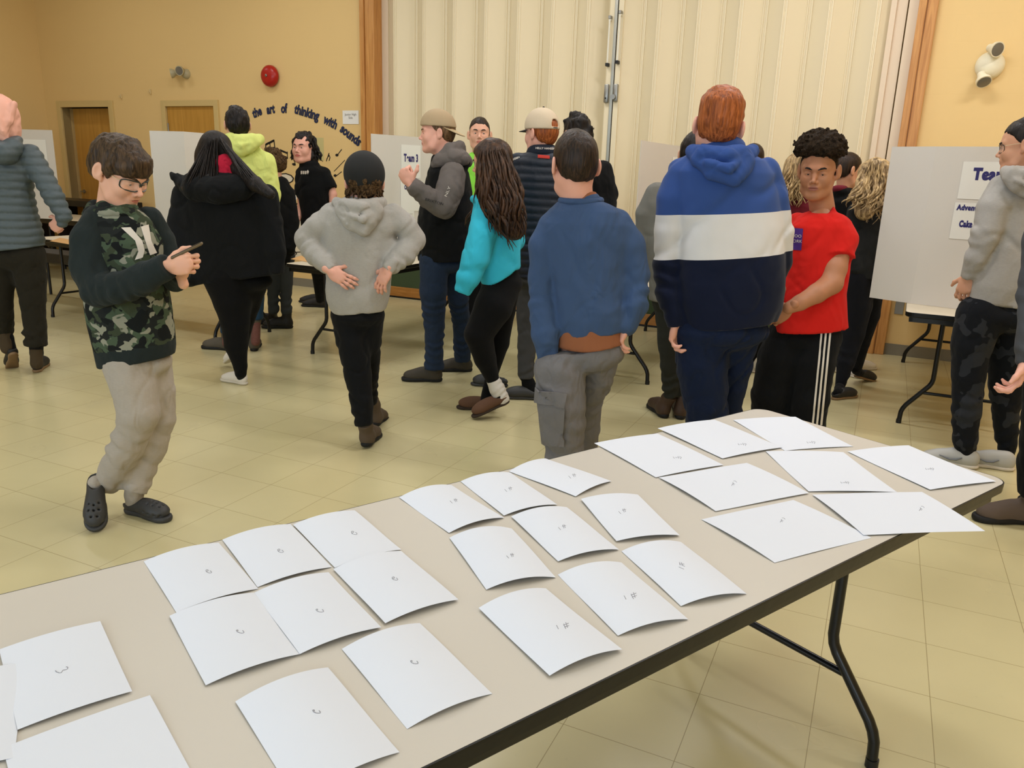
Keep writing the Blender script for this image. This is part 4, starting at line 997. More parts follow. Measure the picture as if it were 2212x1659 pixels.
def head_prims(neck=None, nr=.055, jaw=1., nose=1., lip=1., fat=0., ears=True, lidded=0., child=False):
    P = []
    u = lambda p: P.append(p)
    u(Ell((0, -.012, .030), (.076, .098, .086), k=.02)); u(Ell((0, .02, .02), (.068, .078, .082), k=.02))
    u(Ell((0, .034, -.040), (.058 + fat * .01, .056, .080), k=.03))
    for sx in (-1, 1):
        u(Cone([(sx * .056, -.002, -.050), (sx * (.046 + fat * .006), .03, -.086), (sx * .016, .074, -.104)], [.016 + .008 * fat, .017 + .01 * fat, .016], k=.03))
        u(Ell((sx * .037, .064, -.034), (.024 + fat * .006, .022, .026), k=.03))
    u(Ell((0, .083, -.101), (.019 * jaw, .013, .015), k=.022)); u(Ell((0, .045, -.096), (.034, .034, .016), k=.03))
    u(Cone([(-.045, .072, .020), (-.014, .0885, .017), (.014, .0885, .017), (.045, .072, .020)], [.009, .0095, .0095, .009], k=.016))
    for sx in (-1, 1): P.append(Ell((sx * .031, .099, -.002), (.017, .017, .011), k=.016, mode='s'))
    # lids
    for sx in (-1, 1):
        u(Ell((sx * .031, .0795, -.003), (.0155, .0115, .0115), k=.005))
        P.append(Box((sx * .031, .0945, -.0045 - .005 * lidded), (.0108, .0075, max(.0042 * (1 - lidded), .0009)), r=.0005, k=.003, mode='s'))
    u(Cone([(0, .087, .006), (0, .098, -.014), (0, .1135 * (1 + .02 * (nose - 1)), -.033)], [.0065, .0072, .0100 * nose], k=.011))
    for sx in (-1, 1): u(Ell((sx * .0115 * nose, .101, -.0395), (.0070, .010, .0068), k=.006)); P.append(Ell((sx * .0068, .106, -.0465), (.0035, .0045, .003), k=.003, mode='s'))
    u(Ell((0, .090, -.062), (.026, .012, .018), k=.016))
    u(Ell((-.009, .0985, -.0615), (.014 * lip, .0068 * lip, .0052 * lip), k=.004)); u(Ell((.009, .0985, -.0615), (.014 * lip, .0068 * lip, .0052 * lip), k=.004)); u(Ell((0, .0975, -.0715), (.0185 * lip, .0068 * lip, .0058 * lip), k=.004))
    P.append(Box((0, .104, -.0662), (.022, .007, .0008), r=.0004, k=.002, mode='s'))
    if ears:
        for sx in (-1, 1):
            A = frame(-sx * 20, 0, 0); A = np.array([A[0], A[1], A[2]])
            u(Ell((sx * .0865, -.017, -.007), (.0090, .021, .034), A=A, k=.006)); u(Ell((sx * .078, -.004, -.032), (.007, .008, .012), k=.006))
            P.append(Ell((sx * .0955, -.012, -.003), (.0070, .013, .022), A=A, k=.004, mode='s'))
    if neck is None: neck = [(0, -.018, -.055), (0, -.03, -.19)]
    P.append(Cone(neck, [nr * .96, nr] if len(neck) == 2 else [nr * .96, nr * .94, nr * 1.05], k=.03))
    return P
HL = {  # hairline height against forward position
 'short': ([-.12, -.085, -.06, -.03, -.012, .0, .014, .030, .05, .075, .12], [-.085, -.078, -.062, -.045, .012, -.03, -.034, .012, .045, .062, .066]),
 'fringe': ([-.12, -.085, -.06, -.03, -.012, .0, .014, .030, .05, .072, .09, .12], [-.075, -.07, -.055, -.045, .014, .0, -.03, -.004, .012, .016, .020, .030]),
 'crew': ([-.12, -.085, -.06, -.03, -.012, .0, .014, .030, .05, .075, .12], [-.072, -.066, -.052, -.03, .022, .006, .008, .036, .058, .070, .074]),
 'cover': ([-.12, -.02, .01, .03, .05, .075, .12], [-.3, -.3, -.3, -.1, .03, .058, .064]),
 'full': ([-.12, .12], [-.5, -.5]),
}
def hair_prims(style='short', th=.010, top=.012, amp=.0042, freq=(60, 60, 18), fz=2.0, puff=None, low=None):
    P = [Ell((0, -.014, .030), (.077 + th, .100 + th, .087 + top), k=.02), Ell((0, .012, .032), (.068 + th, .080 + th * .8, .080 + top), k=.02), Ell((0, -.035, -.010), (.066 + th * .9, .072 + th * .8, .075), k=.02)]
    if puff: P += puff
    xs, zs = HL[style]
    if low is not None: zs = [z + low if x < -.02 else z for x, z in zip(xs, zs)]
    def f(X, D):
        n = vnoise(X * np.array(freq) / 30, 30 / fz) * amp + vnoise(X, 22) * amp * .7
        D = D + n + amp * .55 * (1 - 2 * np.abs(vnoise(X * np.array([1, 1, .35]) + 7, 62)))
        zh = np.interp(X[..., 1], xs, zs) + .0075 * vnoise(X * np.array([1, 1, .25]), 75)
        return smax(D, (zh - X[..., 2]), .006)
    m = Fn(f); m.full = True; P.append(m)
    return P
def _uvs(c, r, A, n=14, cut=None):
    V = []; F = []
    for i in range(n + 1):
        t = math.pi * i / n
        for j in range(2 * n):
            a = math.pi * j / n; q = np.array([math.sin(t) * math.cos(a), math.cos(t), math.sin(t) * math.sin(a)]) * r
            V.append(np.asarray(c) + q @ A)
    for i in range(n):
        for j in range(2 * n):
            j2 = (j + 1) % (2 * n); F.append((i * 2 * n + j, (i + 1) * 2 * n + j, (i + 1) * 2 * n + j2, i * 2 * n + j2))
    return np.array(V), np.array(F)
def tube_np(pts, radii, seg=6, flat=1.):
    m = MB(); m.tube([tuple(p) for p in pts], 0, seg, rr=radii, flat=flat, caps=False); return np.array([tuple(v) for v in m.V]), np.array(m.F)
class Person:
    def __init__(s, label, Y, foot, tone='fair', group=None, vox=.008):
        s.Y = Y; z = atZ(foot[0], foot[1], 0); s.o = np.array([z[0], z[1], 0.])
        s.root = empty('person', tuple(s.o), label, 'person', group or 'people standing around the hall'); s.tone = tone; s.body = []; s.vox = vox; s.sc = scl(1106, 600, Y)
    def p(s, x, y, dy=0): return atY(x, y, s.Y + dy)
    def limb(s, pts, **kw):
        return Cone([s.p(q[0], q[1], q[2]) for q in pts], [q[3] * s.sc for q in pts], **kw)
    def torso(s, secs, **kw):
        """(left px, right px, y px, dy, half depth in m)"""
        out = []
        for xl, xr, y, dy, d in secs:
            a, b = s.p(xl, y, dy), s.p(xr, y, dy); out.append(((a + b) / 2, abs(b[0] - a[0]) / 2, d))
        return Loft(out, **kw)
    def ell(s, x, y, dy, rx, rz, ry, rot=0, **kw):
        r = math.radians(rot); A = np.array([[math.cos(r), 0, -math.sin(r)], [0, 1, 0], [math.sin(r), 0, math.cos(r)]])
        return Ell(s.p(x, y, dy), (rx * s.sc, ry, rz * s.sc), A=A, **kw)
    def hem(s, a, b, keep='up', dy=0, wave=0, box=None):
        A = s.p(a[0], a[1], dy); B = s.p(b[0], b[1], dy); n = np.cross(B - A, [0, 1, 0]); n = n if n[2] < 0 else -n
        if keep != 'up': n = -n
        if box: lo = s.p(box[0], box[3]) - np.array([0, .6, 0]); hi = s.p(box[2], box[1]) + np.array([0, .6, 0]); box = (np.minimum(lo, hi), np.maximum(lo, hi))
        return Cut(A, n, wave, box)
    def mesh(s, name, prims, mat, vox=None, label=None, parent=None, attrs=None, midx=None):
        V, F = extract(prims, vox or s.vox)
        o = mesh_obj(name, V, F, mat, parent or s.root, origin=s.o, attrs=attrs(V - s.o) if attrs else None, midx=midx(V[F].mean(1)) if midx else None)
        if label: o['label'] = label
        return o
    def raw(s, name, V, F, mat, parent=None, label=None):
        o = mesh_obj(name, V, F, mat, parent or s.root, origin=s.o)
        if label: o['label'] = label
        return o
    # ---- head
    def head(s, x, y, dy, yaw, pitch=0, roll=0, size=1., neck=None, vox=.0042, brow='dkbrown', eyes=True, look=(0, 0), **kw):
        """x,y: picture point midway between the ears at eye level"""
        s.hc = s.p(x, y, dy); s.hA = frame(yaw, pitch, roll); s.hs = size
        nk = None
        if neck: nk = [(0, -.018, -.050)] + [tuple(((s.p(*q) - s.hc) @ s.hA.T) / size) for q in neck]
        P = head_prims(nk, **kw)
        V, F = extract(P, vox / size)
        M = np.zeros(len(F), int); c = V[F].mean(1)
        lip = (c[:, 1] > .090) & ((((c[:, 0]) / (.0215 * kw.get('lip', 1.))) ** 2 + ((c[:, 2] + .0665) / (.0102 * kw.get('lip', 1.))) ** 2) < 1); M[lip] = 1
        parts = [(V, F, M)]
        if eyes:
            for sx in (-1, 1):
                e = np.array([sx * .031, .0765, -.004]); Ve, Fe = _uvs(e, .0128, np.eye(3)); parts.append((Ve, Fe, 2))
                g = _n(np.array([look[0] + 0., 1., look[1]])); A2 = np.array([_n(np.cross(g, [0, 0, 1])), g, np.cross(_n(np.cross(g, [0, 0, 1])), g)])
                Vi, Fi = _uvs(e + g * .0066, .0072, A2, 8); parts.append((Vi, Fi, 3))
        for sx in (-1, 1):
            pts = [(sx * .012, .1005, .0155), (sx * .024, .0990, .0205), (sx * .038, .0905, .0225), (sx * .050, .0790, .0175)]
            Vb, Fb = tube_np(pts, [.0032, .0046, .0042, .0020], 6, 1.0); parts.append((Vb, Fb, 4))
        Vj, Fj, Mj = join(parts)
        s.body.append((s.hc + size * (Vj @ s.hA), Fj, Mj)); s.browmat = HM.get(brow) or brow
    def hl(s, q): return s.hc + s.hs * (np.asarray(q, float) @ s.hA)
    def hair(s, mat, prims, vox=.0045, name='hair', extra=None, label=None):
        V, F = extract(prims, vox); V = s.hc + s.hs * (V @ s.hA)
        if extra: V, F, _ = join([(V, F, 0)] + [(a, b, 0) for a, b in extra])
        o = mesh_obj(name, V, F, HM.get(mat) if isinstance(mat, str) else mat, s.root, origin=s.o)
        if label: o['label'] = label
        return o
    # ---- hand
    def hand(s, w, d, th, n=None, size=1., curl=(20, 25, 15), thumb=(.6, .5, .25), spread=.06, vox=.0036, curls=None, wr=.0225, back=.03):
        """w wrist point (3D), d direction of the fingers, th direction of the thumb side, palm normal = side the fingers curl to"""
        w = np.asarray(w, float); d = _n(d); th = np.asarray(th, float); th = _n(th - d * (th @ d)); nn = np.cross(d, th) if n is None else np.asarray(n, float); nn = _n(nn - d * (nn @ d)); nn = _n(nn - th * (nn @ th))
        A = np.array([th, d, nn]); P = []
        P.append(Cone([(0, -back, 0), (0, .012, 0)], [wr, wr * .92], k=.02))
        P.append(Ell((0, .047, -.001), (.041, .052, .0165), k=.015)); P.append(Ell((.022, .028, .008), (.018, .03, .014), k=.012)); P.append(Ell((-.022, .035, .006), (.014, .034, .013), k=.012))
        xs = [.029, .0095, -.0105, -.0295]; ys = [.084, .089, .086, .077]; Ls = [(.042, .025, .02), (.046, .029, .021), (.043, .027, .02), (.034, .02, .018)]
        for i in range(4):
            c = curls[i] if curls else tuple(a * (1 + .08 * i) for a in curl)
            p = np.array([xs[i], ys[i] - .006, -.001]); a = 0; pts = [p - np.array([0, .02, 0]), p]; sp = spread * (1.5 - i)
            for L, cc in zip(Ls[i], c):
                a += math.radians(cc); p = p + L * np.array([math.sin(sp) * math.cos(a), math.cos(a) * math.cos(sp), math.sin(a)]); pts.append(p)
            r = .0088 if i < 3 else .0076
            P.append(Cone(pts, [r, r, r * .93, r * .88, r * .78], k=.0035))
        tb = np.array([.026, .012, .004]); td = _n(np.array(thumb)); t1 = tb + np.array([.016, .02, .006]) ; t2 = t1 + td * .034; td2 = _n(td + np.array([-.35, .35, .12])); t3 = t2 + td2 * .028
        P.append(Cone([tb, t1, t2, t3], [.014, .0125, .0098, .0084], k=.006))
        V, F = extract(P, vox); s.body.append((w + size * (V @ A), F, 0))
    def skinlimb(s, pts, vox=.006, **kw):
        V, F = extract([s.limb(pts, **kw)], vox); s.body.append((V, F, 0))
    def trunk(s, prims, vox=.014):
        """the part of the body that the clothes cover"""
        V, F = extract(prims, vox); s.body.append((V, F, 0))
    def done(s):
        V, F, M = join(s.body)
        mesh_obj('body', V, F, [SK[s.tone], M_LIP[s.tone], M_EYE, M_IRIS, getattr(s, 'browmat', HM['dkbrown'])], s.root, origin=s.o, midx=M)
    # ---- shoe: heel point on the ground (3D), heading in degrees, pitch lifts the heel
    def shoe(s, name, heel, yaw, L=.28, kind='boot', mats=None, pitch=0, h=None, label=None, w=1., roll=0, vox=.006):
        A = frame(yaw, pitch, roll); k = L / .28; P = []; Sx = []
        le = None
        for pt, rr_ in getattr(s, 'ends', []):
            q = (A @ (pt - np.asarray(heel))) / k
            if np.linalg.norm(q - np.array([0, .05, .1])) < .26 and (le is None or np.linalg.norm(q - np.array([0, .05, .1])) < np.linalg.norm(le[0] - np.array([0, .05, .1]))): le = (q, rr_ / k, pt)
        solet = .028 if kind in ('boot', 'clog', 'chunky') else .022
        for pr in (Sx,):
            for (y, r, ll) in [(.045, .034, .045), (.10, .031, .06), (.165, .040, .05), (.215, .044, .055), (.238, .036, .042)]:
                pr.append(Ell((0, y, solet * .55), (r * w, ll, solet), k=.02))
        cut0 = Fn(lambda X, D: smax(smax(D, -X[..., 2], .004), X[..., 2] - solet, .004)); cut0.full = True
        Sx.append(cut0)
        if kind in ('boot', 'chunky'):
            hh = h or .15
            top = np.array([0, .052, hh]) if le is None else le[0] + np.array([0, 0, .015])
            P = [Cone([(0, .05, .05), tuple((np.array([0, .052, .09]) + top) / 2), tuple(top)], [.037, .040, .041], k=.03, flat1=True), Ell((0, .05, .045), (.036, .046, .045), k=.03), Ell((0, .12, .052), (.036, .085, .050), k=.03), Ell((0, .205, .038), (.043, .062, .038), k=.03)]
        elif kind == 'sneaker':
            P = [Ell((0, .05, .05), (.036, .048, .052), k=.03), Ell((0, .13, .048), (.035, .09, .040), k=.03), Ell((0, .21, .034), (.041, .058, .028), k=.03), Ell((0, .1, .075), (.022, .05, .022), k=.02)]
        else:
            P = [Ell((0, .05, .045), (.038, .05, .034), k=.03), Ell((0, .14, .05), (.042, .085, .042), k=.03), Ell((0, .205, .042), (.049, .062, .036), k=.03)]
            if kind in ('clog', 'mule'): P.append(Ell((0, .045, .08), (.030, .055, .05), k=.008, mode='s'))
        cut1 = Fn(lambda X, D: smax(D, solet * .6 - X[..., 2], .004)); cut1.full = True; P.append(cut1)
        if kind == 'clog':
            for sx in (-1, 1):
                for (y, x, z) in [(.165, .046, .045), (.195, .050, .040), (.225, .044, .036), (.25, .030, .034)]: P.append(Ell((sx * x, y, z), (.0085, .0085, .0085), k=.002, mode='s'))
            for (x, y, z) in [(-.02, .20, .08), (0, .205, .08), (.02, .20, .08), (-.012, .23, .072), (.012, .23, .072), (-.02, .17, .087), (.02, .17, .087), (0, .18, .088)]: P.append(Ell((x, y, z), (.0058, .0058, .02), k=.002, mode='s'))
        V, F = extract(P, vox); V2, F2 = extract(Sx, vox)
        o = mesh_obj(name, np.asarray(heel) + k * (V @ A), F, mats[0], s.root, origin=s.o)
        mesh_obj('sole', np.asarray(heel) + k * (V2 @ A), F2, mats[1], o, origin=None).data.transform(Matrix.Translation(-Vector(s.o)))
        if label: o['label'] = label
        if le is not None and kind not in ('boot', 'chunky') and not getattr(s, 'nosock', False):
            ank = np.asarray(heel) + k * (np.array([0, .055, .05]) @ A); r0 = min(le[1] * k * .8, .048); up = le[2] + _n(le[2] - ank) * .03
            s.mesh('sock', [Cone([up, (up + ank) / 2, ank], [r0, (r0 + .034) / 2, .032], k=.02)], getattr(s, 'sockm', C_LEGG), vox=max(.007, vox))
        s.shoeA = (A, k, np.asarray(heel)); s.last = o
        return o
_DG = np.array([[.82, 0, .57], [0, 1, 0], [-.57, 0, .82]])
def wr(amp, freq, st=(1, 1, 1), amp2=0, freq2=60):
    """soft cloth folds"""
    st = np.array(st)
    def f(X, D):
        n = vnoise(X * st + 3.1, freq)
        Y = X @ _DG; g1 = vnoise(Y * st + 9.3, freq * 1.15); g2 = vnoise(X @ _DG.T * st + 4.7, freq * 1.5); mk = np.clip(.55 + .9 * vnoise(X + 1.7, 3.3), 0, 1)
        cr = np.exp(-(g1 / .13) ** 2) * mk + .6 * np.exp(-(g2 / .13) ** 2) * (1 - mk)
        r = D + amp * (.55 * n + 1.25 * cr - .3)
        if amp2: r = r + amp2 * vnoise(X, freq2)
        return r
    return Fn(f)
def lock_bundle(pers, top, bot, n, dyt, dyb, r=.010, wave=.012, wl=.16, seed=1, flat=.6, mid=None, seg=6, curl_end=0.):
    """hair locks between two picture lines ((x0,y0),(x1,y1)); returns list of (V,F)"""
    g = random.Random(seed); out = []
    for i in range(n):
        t = (i + g.uniform(.1, .9)) / n; k = g.uniform(-.04, .04)
        a = pers.p(top[0][0] + (top[1][0] - top[0][0]) * t, top[0][1] + (top[1][1] - top[0][1]) * t + g.uniform(-6, 6), dyt + g.uniform(-.02, .02))
        t2 = min(1, max(0, t + k)); yb = g.uniform(.78, 1.04)
        b = pers.p(bot[0][0] + (bot[1][0] - bot[0][0]) * t2, bot[0][1] + (bot[1][1] - bot[0][1]) * t2, dyb + g.uniform(-.03, .03)); b = a + (b - a) * yb
        m = None
        if mid:
            m = pers.p(mid[0][0] + (mid[1][0] - mid[0][0]) * t, mid[0][1] + (mid[1][1] - mid[0][1]) * t, mid[2] + g.uniform(-.02, .02))
        L = np.linalg.norm(b - a); N = max(8, int(L / .025)); ph = g.uniform(0, 6.3); pts = []; rr = []
        for j in range(N + 1):
            u = j / N
            q = a + (b - a) * u if m is None else (1 - u) ** 2 * a + 2 * u * (1 - u) * (2 * m - .5 * a - .5 * b) + u * u * b
            w_ = wave * min(1, u * 1.6 + .1); q = q + np.array([math.sin(ph + u * L / wl * 6.28), math.cos(ph * 1.3 + u * L / wl * 6.28), 0]) * w_
            pts.append(q); rr.append(r * g.uniform(.92, 1.08) * (1 - .85 * max(0, u - .72) / .28) * (.55 + .45 * min(1, u * 5)))
        out.append(tube_np(pts, rr, seg, flat))
    return out
def cap_prims(th=.016, h=.012, z0=.028, tilt=0):
    """cap crown in head coordinates"""
    P = [Ell((0, -.010, .034), (.080 + th, .101 + th, .090 + h), k=.02), Ell((0, .01, .05), (.070 + th, .085 + th, .072 + h), k=.02)]
    def f(X, D):
        g = D - .0007 * np.sign(np.sin(np.arctan2(X[..., 0], X[..., 1] + .01) * 3)) * 0
        seam = np.abs(np.sin(np.arctan2(X[..., 0], X[..., 1] + .01) * 3 + .0)); g = g + .0016 * np.exp(-(seam / .06) ** 2) * (X[..., 2] > z0 + .02)
        return smax(g, z0 + tilt * X[..., 1] - X[..., 2], .003)
    m = Fn(f); m.full = True; P.append(m); return P
def brim(pers, A_sign=1, z0=.030, L=.075, w=.078, droop=.35, th=.0035, back=.088, tilt=0, mats=None, name='brim', parent=None):
    """curved bill; A_sign 1 to the front, -1 worn backwards; in head coordinates"""
    n, m_ = 16, 8; V = []; F = []
    for k in (0, 1):
        for i in range(n + 1):
            a = -1 + 2 * i / n
            for j in range(m_ + 1):
                t = j / m_
                bx = w * math.sin(a * 1.35) / math.sin(1.35); by = back * math.cos(a * 1.15)
                ext = L * (1 - abs(a) ** 2.6) * t
                x = bx * (1 + .06 * t); y = by + ext
                z = z0 - droop * (bx * bx) / w * .35 - droop * ext * .55 + (th if k else 0)
                y *= A_sign; z += tilt * y
                V.append((x, y, z))
    N = (n + 1) * (m_ + 1)
    for i in range(n):
        for j in range(m_):
            q = i * (m_ + 1) + j; F += [(q + N, q + m_ + 1 + N, q + m_ + 2 + N, q + 1 + N), (q, q + 1, q + m_ + 2, q + m_ + 1)]
    bd = [i * (m_ + 1) for i in range(n)] + [n * (m_ + 1) + j for j in range(m_)] + [i * (m_ + 1) + m_ for i in range(n, 0, -1)] + [j for j in range(m_, 0, -1)]
    for q, r in zip(bd, bd[1:] + bd[:1]): F.append((q, r, r + N, q + N))
    V = pers.hc + pers.hs * (np.array(V) @ pers.hA)
    b = MB(); b.add([tuple(v) for v in V], F); return b.build(name, mats, parent or pers.root, smooth=True, origin=pers.o)
def glasses(pers, frame_mat, arm_mat, w=.028, h=.019, z=-.006, y=.104, thick=.0016):
    m = MB()
    for sx in (-1, 1):
        pts = []
        for k in range(25):
            a = 2 * math.pi * k / 24; c_, s_ = math.cos(a), math.sin(a)
            x = sx * .034 + w * abs(c_) ** .6 * (1 if c_ >= 0 else -1); zz = z + h * abs(s_) ** .6 * (1 if s_ >= 0 else -1); yy = y - .9 * max(0, abs(x) - .02) ** 1.5 * 4
            pts.append(tuple(pers.hl((x, yy, zz))))
        m.tube(pts, thick * pers.hs, 8)
    m.tube([tuple(pers.hl((-.007, y, z + .006))), tuple(pers.hl((0, y + .001, z + .009))), tuple(pers.hl((.007, y, z + .006)))], thick * pers.hs, 8)
    o = m.build('glasses', frame_mat, pers.root, smooth=True, origin=pers.o)
    for sx in (-1, 1):
        m = MB(); m.tube([tuple(pers.hl(q)) for q in [(sx * .063, y - .034, z + .010), (sx * .073, .06, z + .010), (sx * .081, .0, z + .012), (sx * .083, -.022, z + .006), (sx * .083, -.032, z - .012)]], .0014 * pers.hs, 8); m.build('temple_arm', arm_mat, o, smooth=True, origin=pers.o)
        m = MB(); q = [pers.hl((sx * .034 + a * w * .9, y - .0006 - .9 * max(0, abs(sx * .034 + a * w * .9) - .02) ** 1.5 * 4, z + b * h * .9)) for a, b in [(-1, -.6), (-.6, -1), (.6, -1), (1, -.6), (1, .6), (.6, 1), (-.6, 1), (-1, .6)]]
        m.add([tuple(v) for v in q], [tuple(range(8))]); m.build('lens', M_LENS, o, origin=pers.o)
    return o
M_LENS = plain('spectacle_lens', (240, 244, 246), .03); M_LENS.node_tree.nodes['Principled BSDF'].inputs['Alpha'].default_value = .10
# clothes colours
F_ = fabric
C_LEGG = F_('black_leggings', (11, 11, 12), .85, wr=.2); C_BLK = F_('black_cloth', (13, 14, 15)); C_BLKP = F_('black_track_cloth', (13, 14, 16), .8); C_GREYH = F_('heather_grey_fleece', (166, 162, 156), heather=.12); C_JEAN = F_('blue_denim', (36, 48, 68), heather=.2)
S_DK = plain('dark_shoe', (30, 28, 26), .6); S_SOLE = plain('dark_sole', (18, 18, 18), .7); S_BRN = plain('brown_leather', (66, 48, 36), .6, bump=(60, .2, .002)); S_WHT = plain('white_leather', (222, 214, 204), .5); S_WSOLE = plain('white_sole', (210, 200, 184), .6); S_CLOG = plain('charcoal_foam', (52, 52, 52), .55)
# ================================================================ PEOPLE
from mathutils.bvhtree import BVHTree
_bv = {}
def surf(obj):
    if obj.name not in _bv:
        me = obj.data; n = len(me.vertices); co_ = np.empty(n * 3, np.float32); me.vertices.foreach_get('co', co_); co_ = co_.reshape(-1, 3)
        _bv[obj.name] = BVHTree.FromPolygons([tuple(v) for v in co_], [tuple(p.vertices) for p in me.polygons])
    return _bv[obj.name]
def on_surf(pers, obj, x, y, off=.0015):
    d = ray(x, y); d = d / np.linalg.norm(d); o_ = O - pers.o
    h = surf(obj).ray_cast(Vector(o_), Vector(d))
    if h[0] is None: P = pers.p(x, y) - pers.o; return P
    n = h[1]; n = n if n.dot(Vector(d)) < 0 else -n
    return np.array(h[0] + n * off)
def decal(pers, obj, quad, mat, name='print_patch', nu=8, nv=8, label=None, off=.0015, th=.0012):
    """printed patch lying on a garment; quad in picture points tl,tr,br,bl"""
    V = []; F = []
    for k in (0, 1):
        for i in range(nu + 1):
            for j in range(nv + 1):
                u, v = i / nu, j / nv; t = [quad[0][a] * (1 - u) + quad[1][a] * u for a in (0, 1)]; b = [quad[3][a] * (1 - u) + quad[2][a] * u for a in (0, 1)]
                V.append(on_surf(pers, obj, t[0] * (1 - v) + b[0] * v, t[1] * (1 - v) + b[1] * v, off + (th if k else -th)))
    N = (nu + 1) * (nv + 1)
    for i in range(nu):
        for j in range(nv):
            q = i * (nv + 1) + j; F += [(q + N, q + 1 + N, q + nv + 2 + N, q + nv + 1 + N), (q, q + nv + 1, q + nv + 2, q + 1)]
    bd = [i * (nv + 1) for i in range(nu)] + [nu * (nv + 1) + j for j in range(nv)] + [i * (nv + 1) + nv for i in range(nu, 0, -1)] + [j for j in range(nv, 0, -1)]
    for q, r in zip(bd, bd[1:] + bd[:1]): F.append((q, r, r + N, q + N))
    m = MB(); m.add([tuple(v) for v in V], F); o = m.build(name, mat, obj, smooth=True)
    if label: o['label'] = label
    return o
def decal_text(pers, obj, s, x, y, hpx, mat, deg=0, sx=1., bold=.0, name='printed_text', off=.002):
    o = text_obj(name, s, 1.0, mat, depth=0, bold=bold); bpy.context.view_layer.update()
    me = bpy.data.meshes.new_from_object(o.evaluated_get(bpy.context.evaluated_depsgraph_get())); bpy.data.objects.remove(o)
    r = math.radians(deg)
    for v in me.vertices:
        a, b = v.co.x * hpx * sx, v.co.y * hpx
        v.co = Vector(on_surf(pers, obj, x + a * math.cos(r) - b * math.sin(r), y - (a * math.sin(r) + b * math.cos(r)), off))
    if not me.materials: me.materials.append(mat)
    r_ = bpy.data.objects.new(name, me); COL.objects.link(r_); r_.parent = obj; return r_
def quilt(pitch=.05, amp=.007):
    return Fn(lambda X, D: D + amp * (np.abs(np.cos(math.pi * (X[..., 2] + .008 * vnoise(X, 7)) / pitch)) ** 5) - .001)
def hood_down(P, x, y, w, drop, dy=-.1, r=12, k=.015, tipx=0):
    """a hood lying on the back, seen from behind; x,y top middle, w half width, drop in px"""
    return [P.limb([(x - w, y + 4, dy * .3, r * .8), (x - w * .62, y + drop * .12, dy * .95, r * 1.0), (x + tipx * .5, y + drop * .20, dy * 1.25, r * 1.0), (x + w * .62, y + drop * .12, dy * .95, r * 1.0), (x + w, y + 4, dy * .3, r * .8)], k=k),
            P.limb([(x - w, y + 6, dy * .2, r * .9), (x - w * .82, y + drop * .32, dy * .85, r * .95), (x - w * .4, y + drop * .66, dy * 1.15, r * 1.05), (x + tipx, y + drop * .84, dy * 1.25, r * 1.1), (x + w * .4 + tipx * .5, y + drop * .66, dy * 1.15, r * 1.05), (x + w * .82, y + drop * .32, dy * .85, r * .95), (x + w, y + 6, dy * .2, r * .9)], k=k),
            P.ell(x + tipx * .5, y + drop * .42, dy * .95, w * .80, drop * .42, .05, k=.03),
            P.limb([(x - w * .5, y + drop * .42, dy * 1.28, r * .55), (x + tipx * .6, y + drop * .56, dy * 1.55, r * .6), (x + w * .5, y + drop * .40, dy * 1.28, r * .55)], k=.010)]
def collar(P, x, y, w, dp, r=9, tilt=6, dy=0, **kw):
    """ring round the neck"""
    q = []
    for i in range(29):
        a = 2 * math.pi * i / 28; q.append((x + w * math.cos(a), y + tilt * math.sin(a), dy + dp * math.sin(a), r))
    return P.limb(q, **kw)
def simple_under(P, secs, legs=()):
    pr = [P.torso([(l + (r - l) * .15, r - (r - l) * .15, y, dy, d * .72) for l, r, y, dy, d in secs[:-1]])]
    P.ends = [(P.p(lg[-1][0], lg[-1][1], lg[-1][2]), lg[-1][3] * P.sc) for lg in legs]
    for lg in legs: pr.append(P.limb([(a, b, c, r * .6) for a, b, c, r in lg[:-1]] + [((lg[-1][0] + lg[-2][0]) / 2, (lg[-1][1] + lg[-2][1]) / 2, (lg[-1][2] + lg[-2][2]) / 2, lg[-1][3] * .6)], k=.04))
    P.trunk(pr)

# ---- 1 camouflage boy with a phone
def camo_mat():
    m, nt, b = _nt('camouflage_fleece'); b.inputs['Roughness'].default_value = .92; b.inputs['Specular IOR Level'].default_value = .15
    tc = nt.nodes.new('ShaderNodeTexCoord'); prev = None
    base = s2l((34, 37, 36)); cols = [((70, 84, 66), 15., .50, 0), ((58, 66, 50), 18., .56, 7), ((138, 138, 122), 15., .585, 3.3), ((24, 27, 27), 14., .585, 11)]
    cur = None
    for c, s_, th_, off in cols:
        mp = nt.nodes.new('ShaderNodeMapping'); mp.inputs['Location'].default_value = (off, off * .7, off * 1.3); mp.inputs['Scale'].default_value = (1, 1, 1.25); nt.links.new(tc.outputs['Object'], mp.inputs[0])
        n = nt.nodes.new('ShaderNodeTexNoise'); n.inputs['Scale'].default_value = s_; n.inputs['Detail'].default_value = 2.2; n.inputs['Roughness'].default_value = .45; n.inputs['Distortion'].default_value = .5; nt.links.new(mp.outputs[0], n.inputs['Vector'])
        r = nt.nodes.new('ShaderNodeMapRange'); r.inputs[1].default_value = th_ - .006; r.inputs[2].default_value = th_ + .006; nt.links.new(n.outputs[0], r.inputs[0])
        mx = nt.nodes.new('ShaderNodeMix'); mx.data_type = 'RGBA'; nt.links.new(r.outputs[0], mx.inputs[0])
        if cur is None: mx.inputs[6].default_value = base
        else: nt.links.new(cur, mx.inputs[6])
        mx.inputs[7].default_value = s2l(c); cur = mx.outputs[2]
    nt.links.new(cur, b.inputs['Base Color']); a, _ = _bump(nt, b, 7, .6, .016, (1, 1, .8), 2); _bump(nt, b, 240, .2, .001, (1, 1, 1), 2, a)
    return m
M_CAMO = camo_mat(); C_RAG = F_('dark_green_grey_fleece', (34, 41, 41), wr=.7); C_SWEAT = F_('light_grey_sweatpants', (166, 157, 146), heather=.08, wr=.8)
